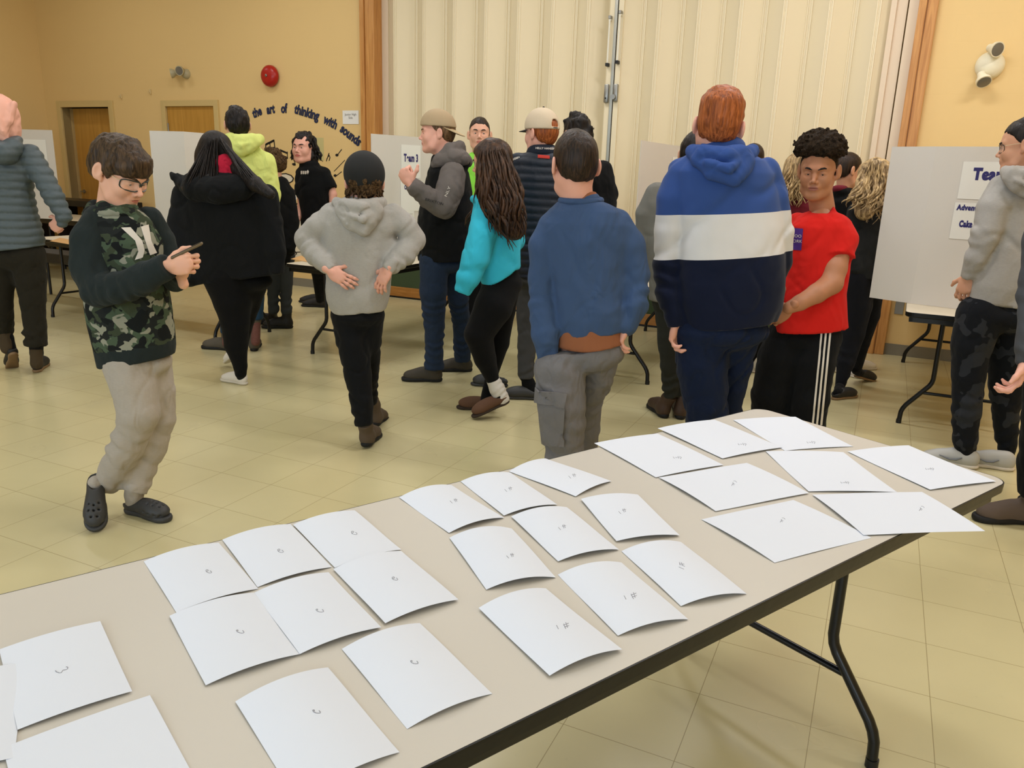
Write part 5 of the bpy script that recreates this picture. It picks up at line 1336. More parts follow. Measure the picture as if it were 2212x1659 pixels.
P = Person('boy in camouflage hooded top, glasses and light grey sweatpants looking down at his phone', 3.08, (285, 1112), 'fair', vox=.0072)
P.head(261, 371, 0, 111, -27, 0, 1.01, neck=[(238, 456, .03)], nr=.050, vox=.0034, lidded=.55, brow='brown', look=(.1, -.12), jaw=.9, lip=.72)
P.hair('brown', hair_prims('fringe', th=.016, top=.018, amp=.0055, puff=[Ell((0, .060, .060), (.064, .044, .048), k=.02), Ell((.01, -.05, .06), (.062, .066, .055), k=.02)]), vox=.0042)
glasses(P, plain('spectacle_frame_green', (44, 52, 46), .35), plain('spectacle_arm_gold', (206, 186, 150), .35), w=.031, h=.0205, thick=.0024)
secs = [(208, 298, 448, 0, .055), (190, 326, 474, 0, .09), (180, 344, 520, 0, .115), (182, 352, 580, 0, .12), (188, 360, 640, 0, .122), (198, 369, 700, 0, .12), (209, 373, 745, 0, .116), (216, 370, 785, 0, .108)]
legR = [(272, 770, -.02, 52), (288, 830, -.05, 47), (300, 895, -.08, 42), (274, 965, -.06, 37), (246, 1015, -.03, 32), (228, 1046, -.02, 26)]
legL = [(326, 770, .07, 44), (340, 840, .06, 36), (345, 900, .05, 33), (328, 965, .04, 32), (300, 1030, .02, 29), (290, 1060, .0, 27)]
simple_under(P, secs, (legR, legL))
t = P.mesh('hooded_top', [P.torso(secs, k=.03, ex=2.3), P.hem((210, 791), (372, 765)), wr(.008, 6, (1, 1, .7))], [M_CAMO, C_RAG], midx=lambda c: (c[:, 2] < P.p(207, 754)[2] + (P.p(368, 736)[2] - P.p(207, 754)[2]) / (P.p(368, 736)[0] - P.p(207, 754)[0]) * (c[:, 0] - P.p(207, 754)[0])).astype(int))
P.mesh('hood', [collar(P, 244, 466, 50, .080, r=8, tilt=9, dy=.015, k=.01), P.limb([(190, 460, .02, 12), (206, 448, .09, 15), (246, 446, .12, 12), (284, 458, .09, 9)], k=.02), wr(.007, 14)], M_CAMO, vox=.006)
sl = P.mesh('sleeve', [P.limb([(214, 474, -.02, 30), (198, 520, -.07, 39), (196, 580, -.10, 39), (212, 628, -.15, 35), (262, 622, -.20, 32), (312, 600, -.24, 30), (362, 575, -.262, 24)], k=.02, flat1=True, ring=(.005, .055), ringr=(.40, .97)), wr(.006, 9)], C_RAG, label='dark green grey raglan sleeve')
P.mesh('sleeve', [P.limb([(322, 474, .06, 28), (346, 520, .08, 30), (366, 575, .06, 28), (378, 606, -.02, 24), (390, 590, -.12, 21)], k=.02, flat1=True), wr(.003, 9)], C_RAG, label='dark green grey raglan sleeve')
P.mesh('sweatpants', [P.limb(legR, k=.03, flat1=True, ring=(.007, .075), ringr=(.45, 1)), P.limb(legL, k=.03, flat1=True, ring=(.006, .07), ringr=(.55, 1)), P.ell(300, 780, .02, 72, 36, .105), wr(.006, 8), P.hem((205, 768), (375, 745), keep='down')], C_SWEAT)
P.hand(P.p(364, 574, -.262), (.93, .05, .10), (-.12, .1, 1), n=(.0, 1, .1), size=.90, curls=[(48, 66, 30), (62, 74, 40), (66, 80, 45), (68, 82, 45)], thumb=(.55, .75, .35), back=.03)
P.hand(P.p(392, 600, -.16), (-.18, -.1, .95), (.8, -.5, .2), n=(-.2, .9, .2), size=.84, curls=[(60, 70, 40)] * 4, thumb=(.25, .95, .2), back=.03)
P.done()
for q, w_ in (((430, 500), 0),): pass
decal(P, t, [(262, 492), (282, 491), (307, 520), (292, 520)], plain('white_print', (214, 206, 196), .7), 'print_stroke', 5, 6); decal(P, t, [(292, 520), (307, 520), (312, 540), (299, 543)], MATS['white_print'], 'print_stroke', 5, 6); decal(P, t, [(299, 543), (312, 540), (308, 556), (291, 562)], MATS['white_print'], 'print_stroke', 5, 6)
decal(P, t, [(304, 490), (320, 485), (326, 520), (314, 522)], MATS['white_print'], 'print_stroke', 5, 6); decal(P, t, [(314, 522), (326, 520), (338, 546), (324, 551)], MATS['white_print'], 'print_stroke', 5, 6)
P.sockm = C_SWEAT
P.shoe('clog', atZ(272, 1104, 0), 112, .25, 'clog', (S_CLOG, S_CLOG), label='charcoal foam clog with holes')
P.shoe('clog', P.p(212, 1030, -.0), 160, .25, 'clog', (S_CLOG, S_CLOG), pitch=-44, w=1.12, label='charcoal foam clog, heel raised on tiptoe')
# phone
ph = empty('mobile_phone', tuple(P.p(404, 541, -.225)), 'brown cased mobile phone held by the boy in the camouflage top', 'phone')
ax = _n([.80, .30, .42]); nx = _n(np.cross(ax, np.cross([-.45, -.12, .88], ax))); wx = np.cross(nx, ax)
Mp = Matrix(((ax[0], wx[0], nx[0], 0), (ax[1], wx[1], nx[1], 0), (ax[2], wx[2], nx[2], 0), (0, 0, 0, 1)))
m = MB(); m.box((-.060, -.034, -.005), (.060, .034, .005), M=Mp, bev=.004); m.build('phone_case', plain('brown_case', (96, 80, 54), .5), ph, smooth=True)
m = MB(); m.box((-.056, -.031, .0045), (.056, .031, .0062), M=Mp, bev=.0006); m.build('phone_screen', plain('screen_glass', (20, 22, 26), .1), ph, smooth=True)

# ---- 2 quilted jacket at the left edge
C_PINK = F_('pink_fleece', (234, 176, 156), wr=1.); C_QUILT = F_('grey_quilted_nylon', (76, 86, 90), .55, wr=.4, weave=.2, sheen=0, spec=.4); C_OLIVE = F_('dark_olive_cloth', (36, 33, 25), wr=.7)
P = Person('person in grey quilted jacket with a pink hood up, walking out at the left edge', 5.3, (50, 806), 'pink', vox=.010)
P.head(4, 262, 0, -35, -5, 0, 1.0, neck=[(4, 320, 0)], vox=.006)
P.mesh('hood', [Xf([Ell((0, -.012, .022), (.104, .125, .140), k=.02), Ell((0, .0, -.075), (.095, .10, .08), k=.04)], P.hc, P.hA, 1.0), P.limb([(-22, 316, 0, 20), (4, 318, -.02, 30), (26, 314, 0, 16)], k=.03), P.limb([(30, 225, -.05, 6), (20, 262, -.09, 6), (2, 298, -.10, 6)], k=.02), P.limb([(-4, 250, -.12, 5), (6, 282, -.12, 6), (14, 306, -.10, 6)], k=.02), wr(.008, 9, (1.2, 1.2, .6))], C_PINK, label='pink hood pulled up')
secs = [(-34, 44, 312, 0, .08), (-55, 66, 330, 0, .11), (-64, 70, 370, 0, .13), (-68, 68, 410, 0, .14), (-72, 76, 455, 0, .15), (-76, 90, 505, 0, .155), (-78, 96, 550, 0, .16)]
legR = [(58, 550, 0, 36), (66, 600, 0, 31), (71, 650, 0, 25), (76, 710, 0, 22), (78, 745, 0, 22)]
legL = [(6, 550, 0, 36), (0, 610, -.02, 28), (2, 660, 0, 23), (8, 712, .10, 20)]
simple_under(P, secs, (legR, legL))
P.mesh('quilted_jacket', [P.torso(secs, k=.03, ex=2.2), P.limb([(64, 338, 0, 26), (92, 380, -.02, 22), (116, 425, -.04, 21), (138, 466, -.05, 16), (134, 480, -.05, 12)], k=.03), P.limb([(-50, 340, 0, 26), (-80, 400, 0, 24), (-85, 480, 0, 22)], k=.03), P.hem((-90, 556), (98, 530)), quilt(.050, .009)], C_QUILT)
P.mesh('jacket_hood', [P.limb([(-24, 306, -.02, 14), (-10, 322, -.11, 20), (10, 330, -.14, 22), (28, 318, -.10, 18), (36, 304, -.02, 12)], k=.02), P.ell(6, 335, -.10, 32, 22, .06), quilt(.05, .005)], C_QUILT)
P.mesh('trousers', [P.limb(legR, k=.04, flat1=True, ring=(.012, .07), ringr=(.75, 1)), P.limb(legL, k=.04, ring=(.010, .07), ringr=(.75, 1)), P.ell(32, 556, 0, 62, 30, .13), wr(.008, 8)], C_OLIVE)
P.mesh('sock', [P.limb([(78, 738, 0, 12), (79, 785, 0, 13)], k=.02)], F_('brown_sock', (70, 58, 42)), vox=.008)
P.mesh('sock', [P.limb([(8, 705, .10, 13), (16, 752, .05, 14)], k=.02)], F_('brown_sock', (70, 58, 42)), vox=.008)
P.hand(P.p(133, 478, -.05), (-.6, .1, -.4), (-.2, 0, .9), size=1.0, curl=(45, 50, 30), vox=.005)
P.done()
S_CL2 = plain('tan_foam', (132, 104, 72), .6)
P.shoe('slip_on_shoe', atZ(78, 806, 0), -18, .27, 'mule', (S_DK, S_CL2), vox=.008)
P.shoe('slip_on_shoe', P.p(30, 765, .0), -40, .27, 'mule', (S_DK, S_CL2), pitch=-38, vox=.008, label='lifted slip-on shoe')

# ---- 3 woman in the black coat
C_COAT = F_('black_wool_coat', (17, 18, 19), .85, wr=.6)
P = Person('person in black hooded coat with very long straight black hair and white shoes', 5.2, (512, 832), 'fair', vox=.0095)
P.head(466, 328, 0, -55, -8, 0, 1.0, neck=[(472, 385, 0)], vox=.006, brow='black')
secs = [(428, 518, 388, 0, .11), (392, 574, 412, 0, .15), (378, 596, 450, 0, .17), (372, 604, 500, 0, .175), (376, 610, 560, 0, .175), (396, 614, 615, 0, .175)]
legA = [(492, 600, -.02, 52), (502, 650, -.03, 40), (508, 695, -.03, 31), (510, 745, -.02, 25), (519, 790, -.01, 15), (520, 806, -.01, 13)]
legB = [(540, 600, .08, 42), (530, 655, .12, 32), (522, 710, .2, 22), (520, 760, .3, 14)]
simple_under(P, secs, (legA, legB))
P.mesh('coat', [P.torso(secs, k=.03), P.limb([(400, 422, -.02, 26), (386, 480, -.05, 24), (386, 545, -.10, 24), (404, 600, -.14, 17)], k=.025), P.limb([(574, 424, -.02, 26), (588, 480, -.04, 23), (594, 545, -.08, 22), (596, 585, -.1, 16)], k=.025), P.hem((398, 618), (616, 588)), wr(.009, 5, (1, 1, .6))], C_COAT)
P.mesh('coat_hood', [P.limb([(398, 398, -.06, 17), (425, 408, -.15, 26), (470, 412, -.19, 27), (520, 404, -.15, 25), (552, 396, -.06, 16)], k=.02), P.limb([(404, 404, -.08, 14), (380, 384, -.06, 9), (371, 376, -.05, 4)], k=.015), P.ell(474, 392, -.10, 72, 28, .08), wr(.008, 9)], C_COAT)
P.mesh('hood_lining', [P.ell(492, 362, -.115, 34, 27, .045), P.ell(478, 372, -.12, 22, 18, .04), wr(.009, 22)], F_('red_plaid_lining', (172, 30, 54), wr=.8), label='crimson hood lining')
hv = extract([P.ell(464, 316, -.01, 30, 32, .105), P.ell(480, 318, -.01, 18, 26, .09),  P.ell(458, 340, -.02, 33, 40, .10), P.limb([(446, 340, -.03, 20), (436, 380, -.09, 17), (412, 404, -.17, 13)], k=.03), P.limb([(484, 330, -.04, 18), (515, 365, -.12, 16), (552, 398, -.20, 15), (584, 420, -.22, 10)], k=.03), P.ell(440, 392, -.16, 34, 20, .04), P.ell(420, 408, -.19, 26, 12, .03)], .008)
L = lock_bundle(P, ((440, 318), (470, 300)), ((394, 398), (470, 430)), 56, -.11, -.22, r=.0075, wave=.004, wl=.4, seed=3, flat=.6)
L += lock_bundle(P, ((474, 300), (494, 320)), ((530, 395), (592, 424)), 46, -.10, -.24, r=.008, wave=.004, wl=.4, seed=5, flat=.6)
L += lock_bundle(P, ((434, 330), (446, 322)), ((420, 410), (448, 430)), 10, -.06, -.23, r=.009, wave=.004, wl=.4, seed=6)
o_ = P.raw('hair', *join([(hv[0], hv[1], 0)] + [(a, b, 0) for a, b in L])[:2], HM['black'], label='long straight black hair')
glasses(P, plain('wire_frame', (60, 54, 48), .4, .6), plain('wire_frame', (60, 54, 48), .4, .6))
P.mesh('leggings', [P.limb(legA, k=.04), P.limb(legB, k=.04), P.ell(515, 605, .02, 74, 26, .13)], C_LEGG)
P.done()
P.shoe('sneaker', atZ(534, 832, 0), -62, .245, 'sneaker', (S_WHT, S_WSOLE), vox=.0065, label='white leather sneaker')
P.shoe('sneaker', P.p(520, 762, .36), -50, .245, 'sneaker', (S_WHT, S_WSOLE), pitch=-30, vox=.009, label='white leather sneaker')

# ---- 4 lime hoodie
C_LIME = F_('lime_fleece', (214, 222, 128), wr=.9, ws=(7, .02))
P = Person('tall dark haired person in pale lime hooded sweatshirt seen from behind', 6.2, (520, 760), 'fair', vox=.011)
P.head(512, 270, 0, -28, -4, 0, 1.02, neck=[(518, 318, 0)], vox=.007, brow='black')
P.hair('black', hair_prims('short', th=.016, top=.018, amp=.009, low=-.012), vox=.006)
secs = [(490, 556, 312, 0, .09), (472, 580, 340, 0, .13), (466, 590, 380, 0, .14), (464, 596, 430, 0, .145), (466, 597, 500, 0, .145), (468, 594, 545, 0, .14)]
legR = [(550, 550, 0, 28), (552, 620, 0, 20), (554, 690, 0, 14)]; legL = [(505, 550, 0, 28), (495, 640, 0, 20), (490, 720, 0, 14)]
simple_under(P, secs, (legR, legL))
P.mesh('hooded_sweatshirt', [P.torso(secs, k=.03), P.limb([(574, 350, 0, 20), (588, 420, -.02, 17), (582, 500, -.1, 15)], k=.03), P.limb([(478, 350, 0, 20), (464, 420, 0, 17), (460, 500, -.1, 15)], k=.03)] + hood_down(P, 522, 296, 38, 34, -.12, 11) + [wr(.009, 7)], C_LIME)
P.mesh('jeans', [P.limb(legR, k=.04, flat1=True, ring=(.006, .07), ringr=(.6, 1)), P.limb(legL, k=.04, flat1=True), P.ell(528, 552, 0, 52, 24, .13)], F_('teal_denim', (36, 62, 84), heather=.2))
P.mesh('sock', [P.limb([(554, 690, 0, 9), (552, 738, 0, 10)])], F_('patterned_sock', (112, 74, 66), heather=.5), vox=.009)
P.mesh('sock', [P.limb([(490, 716, 0, 9), (490, 742, 0, 10)])], F_('patterned_sock', (112, 74, 66), heather=.5), vox=.009)
P.done()
P.shoe('boot', atZ(548, 760, 0), -12, .28, 'boot', (plain('grey_suede', (84, 76, 64), .8), S_SOLE), h=.09, vox=.009); P.shoe('boot', atZ(504, 757, 0), -80, .28, 'boot', (plain('grey_suede', (84, 76, 64), .8), S_SOLE), h=.09, vox=.009)

# ---- 5 curly haired person in black, grey trousers
P = Person('person with curly brown hair, black top, grey trousers and chunky black boots by the mural', 7.2, (605, 708), 'fair', vox=.012)
P.head(589, 356, 0, -60, -12, 0, 1.0, neck=[(596, 392, 0)], vox=.008)
P.hair('curly', hair_prims('cover', th=.022, top=.022, amp=.013, freq=(40, 40, 40)), vox=.007)
secs = [(578, 622, 394, 0, .09), (566, 632, 412, 0, .12), (562, 636, 450, 0, .13), (564, 637, 510, 0, .14), (568, 634, 556, 0, .14)]
legR = [(618, 550, 0, 18), (618, 610, 0, 14), (618, 655, 0, 11), (619, 672, 0, 12)]; legL = [(590, 550, 0, 18), (590, 610, 0, 14), (590, 655, 0, 11), (591, 668, 0, 12)]
simple_under(P, secs, (legR, legL))
P.mesh('jacket', [P.torso(secs, k=.03), P.limb([(624, 420, 0, 13), (632, 480, -.02, 13), (626, 535, -.08, 12)], k=.03), P.limb([(572, 420, 0, 13), (564, 480, 0, 12), (564, 530, -.05, 11)], k=.03), wr(.009, 7)], C_BLK)
P.mesh('trousers', [P.limb(legR, k=.03, ring=(.010, .07), ringr=(.6, 1)), P.limb(legL, k=.03, ring=(.010, .07), ringr=(.6, 1)), P.ell(604, 556, 0, 32, 16, .12)], F_('slate_grey_cloth', (58, 61, 62)))
P.done()
P.shoe('boot', atZ(634, 709, 0), -98, .29, 'chunky', (S_DK, S_SOLE), vox=.009); P.shoe('boot', atZ(602, 700, 0), -98, .29, 'chunky', (S_DK, S_SOLE), vox=.009)

# ---- 6 black T-shirt, wavy dark hair, facing the camera
P = Person('person with chin length wavy dark hair in black T-shirt by the lettered wall', 7.7, (688, 662), 'pink', vox=.011)
P.head(657, 320, 0, -163, 3, 0, 1.14, neck=[(663, 358, .03)], vox=.0048, nr=.06, fat=.6, brow='black', look=(.1, 0))
hv = hair_prims('cover', th=.016, top=.018, amp=.012, freq=(36, 36, 30))
def _face(X, D): return smax(D, -(np.sqrt((X[..., 0] / .066) ** 2 + ((X[..., 2] + .03) / .092) ** 2) - 1) * .06 - 9 * (X[..., 1] < .02), .006)
fc = Fn(_face); fc.full = True
L = []
for sgn, n_, x0, x1 in ((-1, 13, 643, 636), (1, 16, 676, 688)):
    L += lock_bundle(P, ((x0 - 4, 305), (x0 + 5, 303)), ((x1 - 9, 347), (x1 + 8, 349)), n_, -.02, .0, r=.016, wave=.020, wl=.13, seed=20 + sgn, flat=.7)
P.hair('black', hv + [Ell((.080, -.03, -.06), (.020, .05, .06), k=.02), Ell((-.080, -.03, -.06), (.020, .05, .06), k=.02), Ell((0, -.07, -.05), (.07, .045, .09), k=.03), Fn(lambda X, D: D + .010 * vnoise(X, 48)), fc], vox=.006, extra=L, label='wavy dark hair to the chin')
secs = [(650, 690, 356, 0, .08), (644, 708, 368, 0, .12), (641, 714, 392, 0, .14), (643, 712, 425, 0, .15), (649, 708, 465, 0, .155), (655, 706, 520, 0, .155)]
legR = [(696, 520, .05, 16), (698, 590, .2, 11), (699, 645, .45, 8)]; legL = [(672, 520, 0, 16), (684, 590, .2, 11), (690, 648, .4, 8)]
simple_under(P, secs, (legR, legL))
t = P.mesh('t_shirt', [P.torso(secs, k=.03), P.limb([(700, 376, 0, 14), (716, 408, -.02, 13)], k=.03, flat1=True), P.limb([(650, 376, -.02, 11), (647, 420, -.04, 10)], k=.03, flat1=True), collar(P, 665, 356, 14, .07, r=3.5, tilt=2), wr(.007, 8)], C_BLK)
P.skinlimb([(713, 398, 0, 8.5), (719, 420, -.02, 8.5), (718, 452, -.06, 7)], vox=.008); P.skinlimb([(649, 412, -.04, 8), (651, 445, -.06, 7.5), (643, 474, -.12, 6)], vox=.008)
P.hand(P.p(643, 474, -.12), (-.25, -.2, -.9), (-.3, -.9, 0), size=1.05, curl=(55, 60, 40), vox=.005); P.hand(P.p(718, 452, -.06), (0, -.1, -1), (-.3, -.9, 0), size=1., vox=.006)
P.mesh('trousers', [P.limb(legR, k=.03), P.limb(legL, k=.03), P.ell(682, 522, .02, 28, 18, .13)], C_BLK)
P.done()
plain('white_print', (214, 206, 196), .7)
for x_ in (650, 654.5, 659): decal(P, t, [(x_, 369.5), (x_ + 3.2, 369), (x_ + 3.2, 376), (x_, 376.5)], MATS['white_print'], 'chest_print', 2, 3)
decal(P, t, [(663, 371), (665, 367), (667.5, 371), (665, 377)], MATS['white_print'], 'chest_print', 3, 3)
P.shoe('shoe', atZ(705, 664, 0), -85, .28, 'sneaker', (S_DK, S_SOLE), vox=.010); P.shoe('shoe', atZ(698, 655, 0), -85, .28, 'sneaker', (S_DK, S_SOLE), vox=.010)

# ---- 7 grey hoodie, black cap, hands on hips
P = Person('boy in light grey hooded sweatshirt and black cap with hands on his hips, back turned', 4.08, (787, 972), 'pink', vox=.0085)
P.head(787, 392, 0, -14, 2, 0, 1.02, neck=[(786, 445, 0)], vox=.0055)
HMc = hair_prims('cover', th=.014, top=.002, amp=.011, freq=(36, 36, 36))
lowc = Fn(lambda X, D: smax(smax(D, X[..., 2] - .03, .01), -.098 - X[..., 2] + .012 * vnoise(X, 60), .01)); lowc.full = True
L = []
gg = random.Random(4)
for i in range(46):
    a = gg.uniform(-2.3, 2.3); z_ = gg.uniform(-.055, .0); q0 = np.array([math.sin(a) * .082, -math.cos(a) * .106 + .0, z_]); pts = []
    for j in range(7):
        u_ = j / 6; ang = gg.uniform(0, 6) + u_ * 7; pts.append(P.hl(q0 * (1 + .10 * u_) + np.array([.006 * math.sin(ang), .006 * math.cos(ang), -.050 * u_])))
    L.append(tube_np(pts, [.0065 * P.hs * (1 - .6 * j / 6) for j in range(7)], 6))
P.hair('curly', HMc + [lowc], vox=.005, extra=L, label='curly brown hair under the cap')
c_ = P.hair(plain('black_cap_cloth', (24, 25, 25), .85, bump=(200, .2, .001)), cap_prims(.020, .020, -.018), vox=.0045, name='cap', label='black cap')
brim(P, 1, z0=.0, mats=plain('black_cap_cloth', (24, 25, 25)), parent=c_)
b_ = MB(); q = P.hl((0, -.02, .142)); b_.lathe([(.008, 0), (.007, .004), (.001, .006)], 12, M=Matrix.Translation(Vector(q))); b_.build('cap_button', MATS['black_cap_cloth'], c_, smooth=True, origin=P.o)
secs = [(738, 836, 440, 0, .075), (710, 858, 454, 0, .105), (700, 864, 485, 0, .12), (702, 856, 530, 0, .125), (706, 846, 580, 0, .125), (704, 842, 625, 0, .13), (708, 838, 650, 0, .125), (716, 830, 676, 0, .115)]
legL = [(752, 670, 0, 38), (762, 740, -.02, 35), (774, 810, -.04, 29), (782, 870, -.08, 24), (787, 918, -.10, 19)]
legR = [(796, 670, .0, 34), (796, 740, .06, 28), (800, 810, .14, 20), (803, 868, .26, 13)]
simple_under(P, secs, (legL, legR))
t = P.mesh('hooded_sweatshirt', [P.torso(secs, k=.03, ex=2.2),
  P.limb([(718, 462, 0, 22), (690, 488, .0, 25), (664, 516, .02, 25), (682, 548, -.04, 23), (706, 572, -.10, 19), (720, 586, -.13, 14)], k=.02, flat1=True, ring=(.006, .05), ringr=(.35, .95)),
  P.limb([(850, 462, 0, 22), (874, 488, .0, 25), (892, 518, .02, 25), (872, 548, -.04, 23), (848, 570, -.10, 19), (832, 584, -.13, 14)], k=.02, flat1=True, ring=(.006, .05), ringr=(.35, .95)),
  P.hem((700, 675), (845, 669), box=(690, 600, 860, 700)), wr(.008, 6, (1, 1, .8), .0015, 40)], C_GREYH)
P.mesh('hood', hood_down(P, 776, 432, 48, 76, -.11, 12, tipx=10) + [wr(.006, 16)], C_GREYH, vox=.007)
P.hand(P.p(713, 586, -.14), (.80, -.12, -.42), (.1, .25, .9), n=(0, 1, 0), size=.86, curl=(10, 16, 10), vox=.0042, spread=.09)
P.hand(P.p(838, 582, -.14), (-.42, .05, -.80), (-.3, .35, .9), n=(-.2, 1, 0), size=.86, curl=(14, 20, 12), vox=.0042, spread=.07, back=.012)
P.mesh('track_pants', [P.limb(legL, k=.03, flat1=True, ring=(.005, .07), ringr=(.7, 1)), P.limb(legR, k=.03, flat1=True, ring=(.005, .07), ringr=(.7, 1)), P.ell(773, 682, 0, 56, 24, .115), wr(.006, 8)], C_BLKP)
P.done()
P.shoe('boot', atZ(788, 972, 0) + np.array([0, 0, .012]), 4, .27, 'boot', (plain('dusty_brown_boot', (84, 70, 56), .8, bump=(40, .3, .003)), S_SOLE), h=.15, pitch=-4, label='dusty brown pull-on boot')
P.shoe('boot', atZ(806, 926, 0) + np.array([0, 0, .01]), 4, .27, 'boot', (MATS['dusty_brown_boot'], S_SOLE), h=.15, pitch=-8, vox=.008, label='dusty brown pull-on boot')

# ---- 8 vest man with raised fist, tan cap backwards
C_VEST = F_('black_vest_cloth', (13, 14, 15), .8, wr=.6); C_DGH = F_('charcoal_grey_fleece', (104, 97, 93), heather=.06, wr=.8)
P = Person('man in black vest over grey hooded top and backward tan cap, raising his fist', 5.45, (925, 825), 'pink', vox=.010)
P.head(945, 287, 0, -93, -2, 0, 1.02, neck=[(962, 345, 0)], vox=.0042, nr=.066, fat=.9, lidded=.2, brow='sand', look=(0, 0))
P.hair('sand', hair_prims('crew', th=.006, top=.004, amp=.003, low=-.01), vox=.005)
M_TAN = plain('tan_cap_cloth', (172, 150, 118), .85, bump=(180, .3, .001))
c_ = P.hair(M_TAN, cap_prims(.012, .022, .038, .06), vox=.005, name='cap', label='tan trucker cap worn backwards')
brim(P, -1, z0=.058, L=.080, w=.074, droop=.5, back=.098, tilt=.34, th=.005, mats=plain('tan_brim', (190, 168, 130), .8), parent=c_)
secs = [(934, 1000, 350, 0, .12), (924, 1012, 372, 0, .16), (914, 1020, 415, 0, .17), (904, 1022, 470, 0, .175), (901, 1018, 520, 0, .175), (905, 1012, 566, 0, .17)]
legN = [(938, 560, -.06, 32), (936, 630, -.07, 28), (938, 700, -.05, 22), (938, 765, -.03, 20), (938, 796, -.02, 22)]
legF = [(984, 560, .10, 30), (990, 640, .12, 24), (998, 710, .2, 19), (999, 776, .28, 19)]
simple_under(P, secs, (legN, legF))
P.mesh('vest', [P.torso(secs, k=.03, ex=2.2), P.limb([(948, 348, -.02, 14), (972, 346, -.1, 13), (1000, 352, -.05, 14)], k=.03), P.hem((895, 560), (1030, 562)), wr(.008, 7)], C_VEST)
P.mesh('hood', [P.limb([(938, 356, -.10, 7), (950, 340, -.12, 9), (972, 322, -.10, 12), (994, 314, -.03, 9), (1000, 322, .06, 9)], k=.015), P.limb([(948, 350, -.12, 10), (978, 340, -.14, 15), (1002, 342, -.08, 13), (1008, 350, 0, 12)], k=.02), P.limb([(940, 350, .08, 8), (965, 330, .12, 10), (995, 320, .08, 10)], k=.02), P.ell(990, 340, -.02, 22, 18, .10), wr(.007, 14)], C_DGH, vox=.007)
t = P.mesh('sleeve', [P.limb([(978, 378, -.16, 26), (972, 410, -.20, 29), (958, 446, -.24, 25), (925, 428, -.28, 21), (900, 408, -.32, 17), (886, 396, -.34, 15)], k=.02, flat1=True, ring=(.006, .05), ringr=(.5, .97)), wr(.007, 9)], C_DGH, label='charcoal grey sleeve')
P.mesh('sleeve', [P.limb([(970, 380, .16, 26), (955, 440, .2, 22), (930, 470, .1, 18)], k=.02), wr(.007, 9)], C_DGH, label='charcoal grey sleeve')
P.hand(P.p(886, 397, -.34), (-.45, .05, .75), (.55, -.25, .55), n=(.3, .9, .1), size=1.08, curl=(75, 95, 60), thumb=(.9, .35, .1), vox=.0042)
P.mesh('jeans', [P.limb(legN, k=.03, flat1=True, ring=(.006, .06), ringr=(.3, 1)), P.limb(legF, k=.03, flat1=True, ring=(.006, .06), ringr=(.3, 1)), P.ell(958, 568, 0, 50, 22, .14), wr(.007, 9)], C_JEAN)
P.done()
M_WP = plain('white_print', (214, 206, 196), .7)
decal_text(P, t, 'BRIXTON', 938, 436, 8, plain('dark_print', (40, 38, 40), .7), deg=-16, sx=1.2); decal_text(P, t, 'NLY', 967, 414, 8, M_WP, deg=68, sx=1.6)
S_GBOOT = plain('worn_grey_boot', (62, 56, 46), .75, bump=(40, .3, .003))
P.shoe('boot', atZ(956, 824, 0), -92, .295, 'boot', (S_GBOOT, S_SOLE), h=.11); P.shoe('boot', atZ(1021, 802, 0), -94, .29, 'boot', (S_GBOOT, S_SOLE), h=.11, vox=.008)

# ---- 9 green shirt
P = Person('short haired boy in bright green T-shirt behind the woman in turquoise', 6.45, (1040, 740), 'fair', vox=.011)
P.head(1036, 290, 0, 178, 4, 0, 1.03, neck=[(1036, 346, .03)], vox=.0042, nr=.058, brow='dkbrown', look=(-.25, .05))
P.hair('dkbrown', hair_prims('short', th=.004, top=.008, amp=.003), vox=.005)
secs = [(1008, 1066, 342, .02, .09), (990, 1084, 358, .02, .12), (986, 1088, 400, .02, .13), (990, 1086, 460, .02, .13), (994, 1082, 530, .02, .13)]
legR = [(1060, 530, .02, 22), (1054, 620, .02, 16), (1050, 710, .02, 11)]; legL = [(1016, 530, .02, 22), (1022, 620, .02, 16), (1026, 710, .02, 11)]
simple_under(P, secs, (legR, legL))
P.mesh('t_shirt', [P.torso(secs, k=.03), P.limb([(1000, 366, 0, 16), (990, 410, 0, 15)], k=.03, flat1=True), P.limb([(1074, 366, 0, 16), (1084, 410, 0, 15)], k=.03, flat1=True), wr(.006, 8)], F_('bright_green_cotton', (150, 232, 84)))
P.skinlimb([(991, 405, 0, 11), (990, 450, 0, 10), (994, 500, -.05, 8)], vox=.009); P.skinlimb([(1084, 405, 0, 11), (1086, 450, 0, 10), (1082, 500, -.05, 8)], vox=.009)
P.hand(P.p(994, 500, -.05), (0, -.1, -1), (.2, -.9, 0), vox=.006); P.hand(P.p(1082, 500, -.05), (0, -.1, -1), (-.2, -.9, 0), vox=.006)
P.mesh('trousers', [P.limb(legR, k=.03), P.limb(legL, k=.03), P.ell(1038, 534, .02, 42, 18, .12)], C_BLK)
P.done()
S_YEL = plain('yellow_shoe', (214, 190, 40), .5)
P.shoe('shoe', atZ(1047, 728, 0), 186, .27, 'sneaker', (S_YEL, S_WSOLE), vox=.010, label='yellow shoe'); P.shoe('shoe', atZ(1024, 728, 0), 176, .27, 'sneaker', (S_YEL, S_WSOLE), vox=.010, label='yellow shoe')

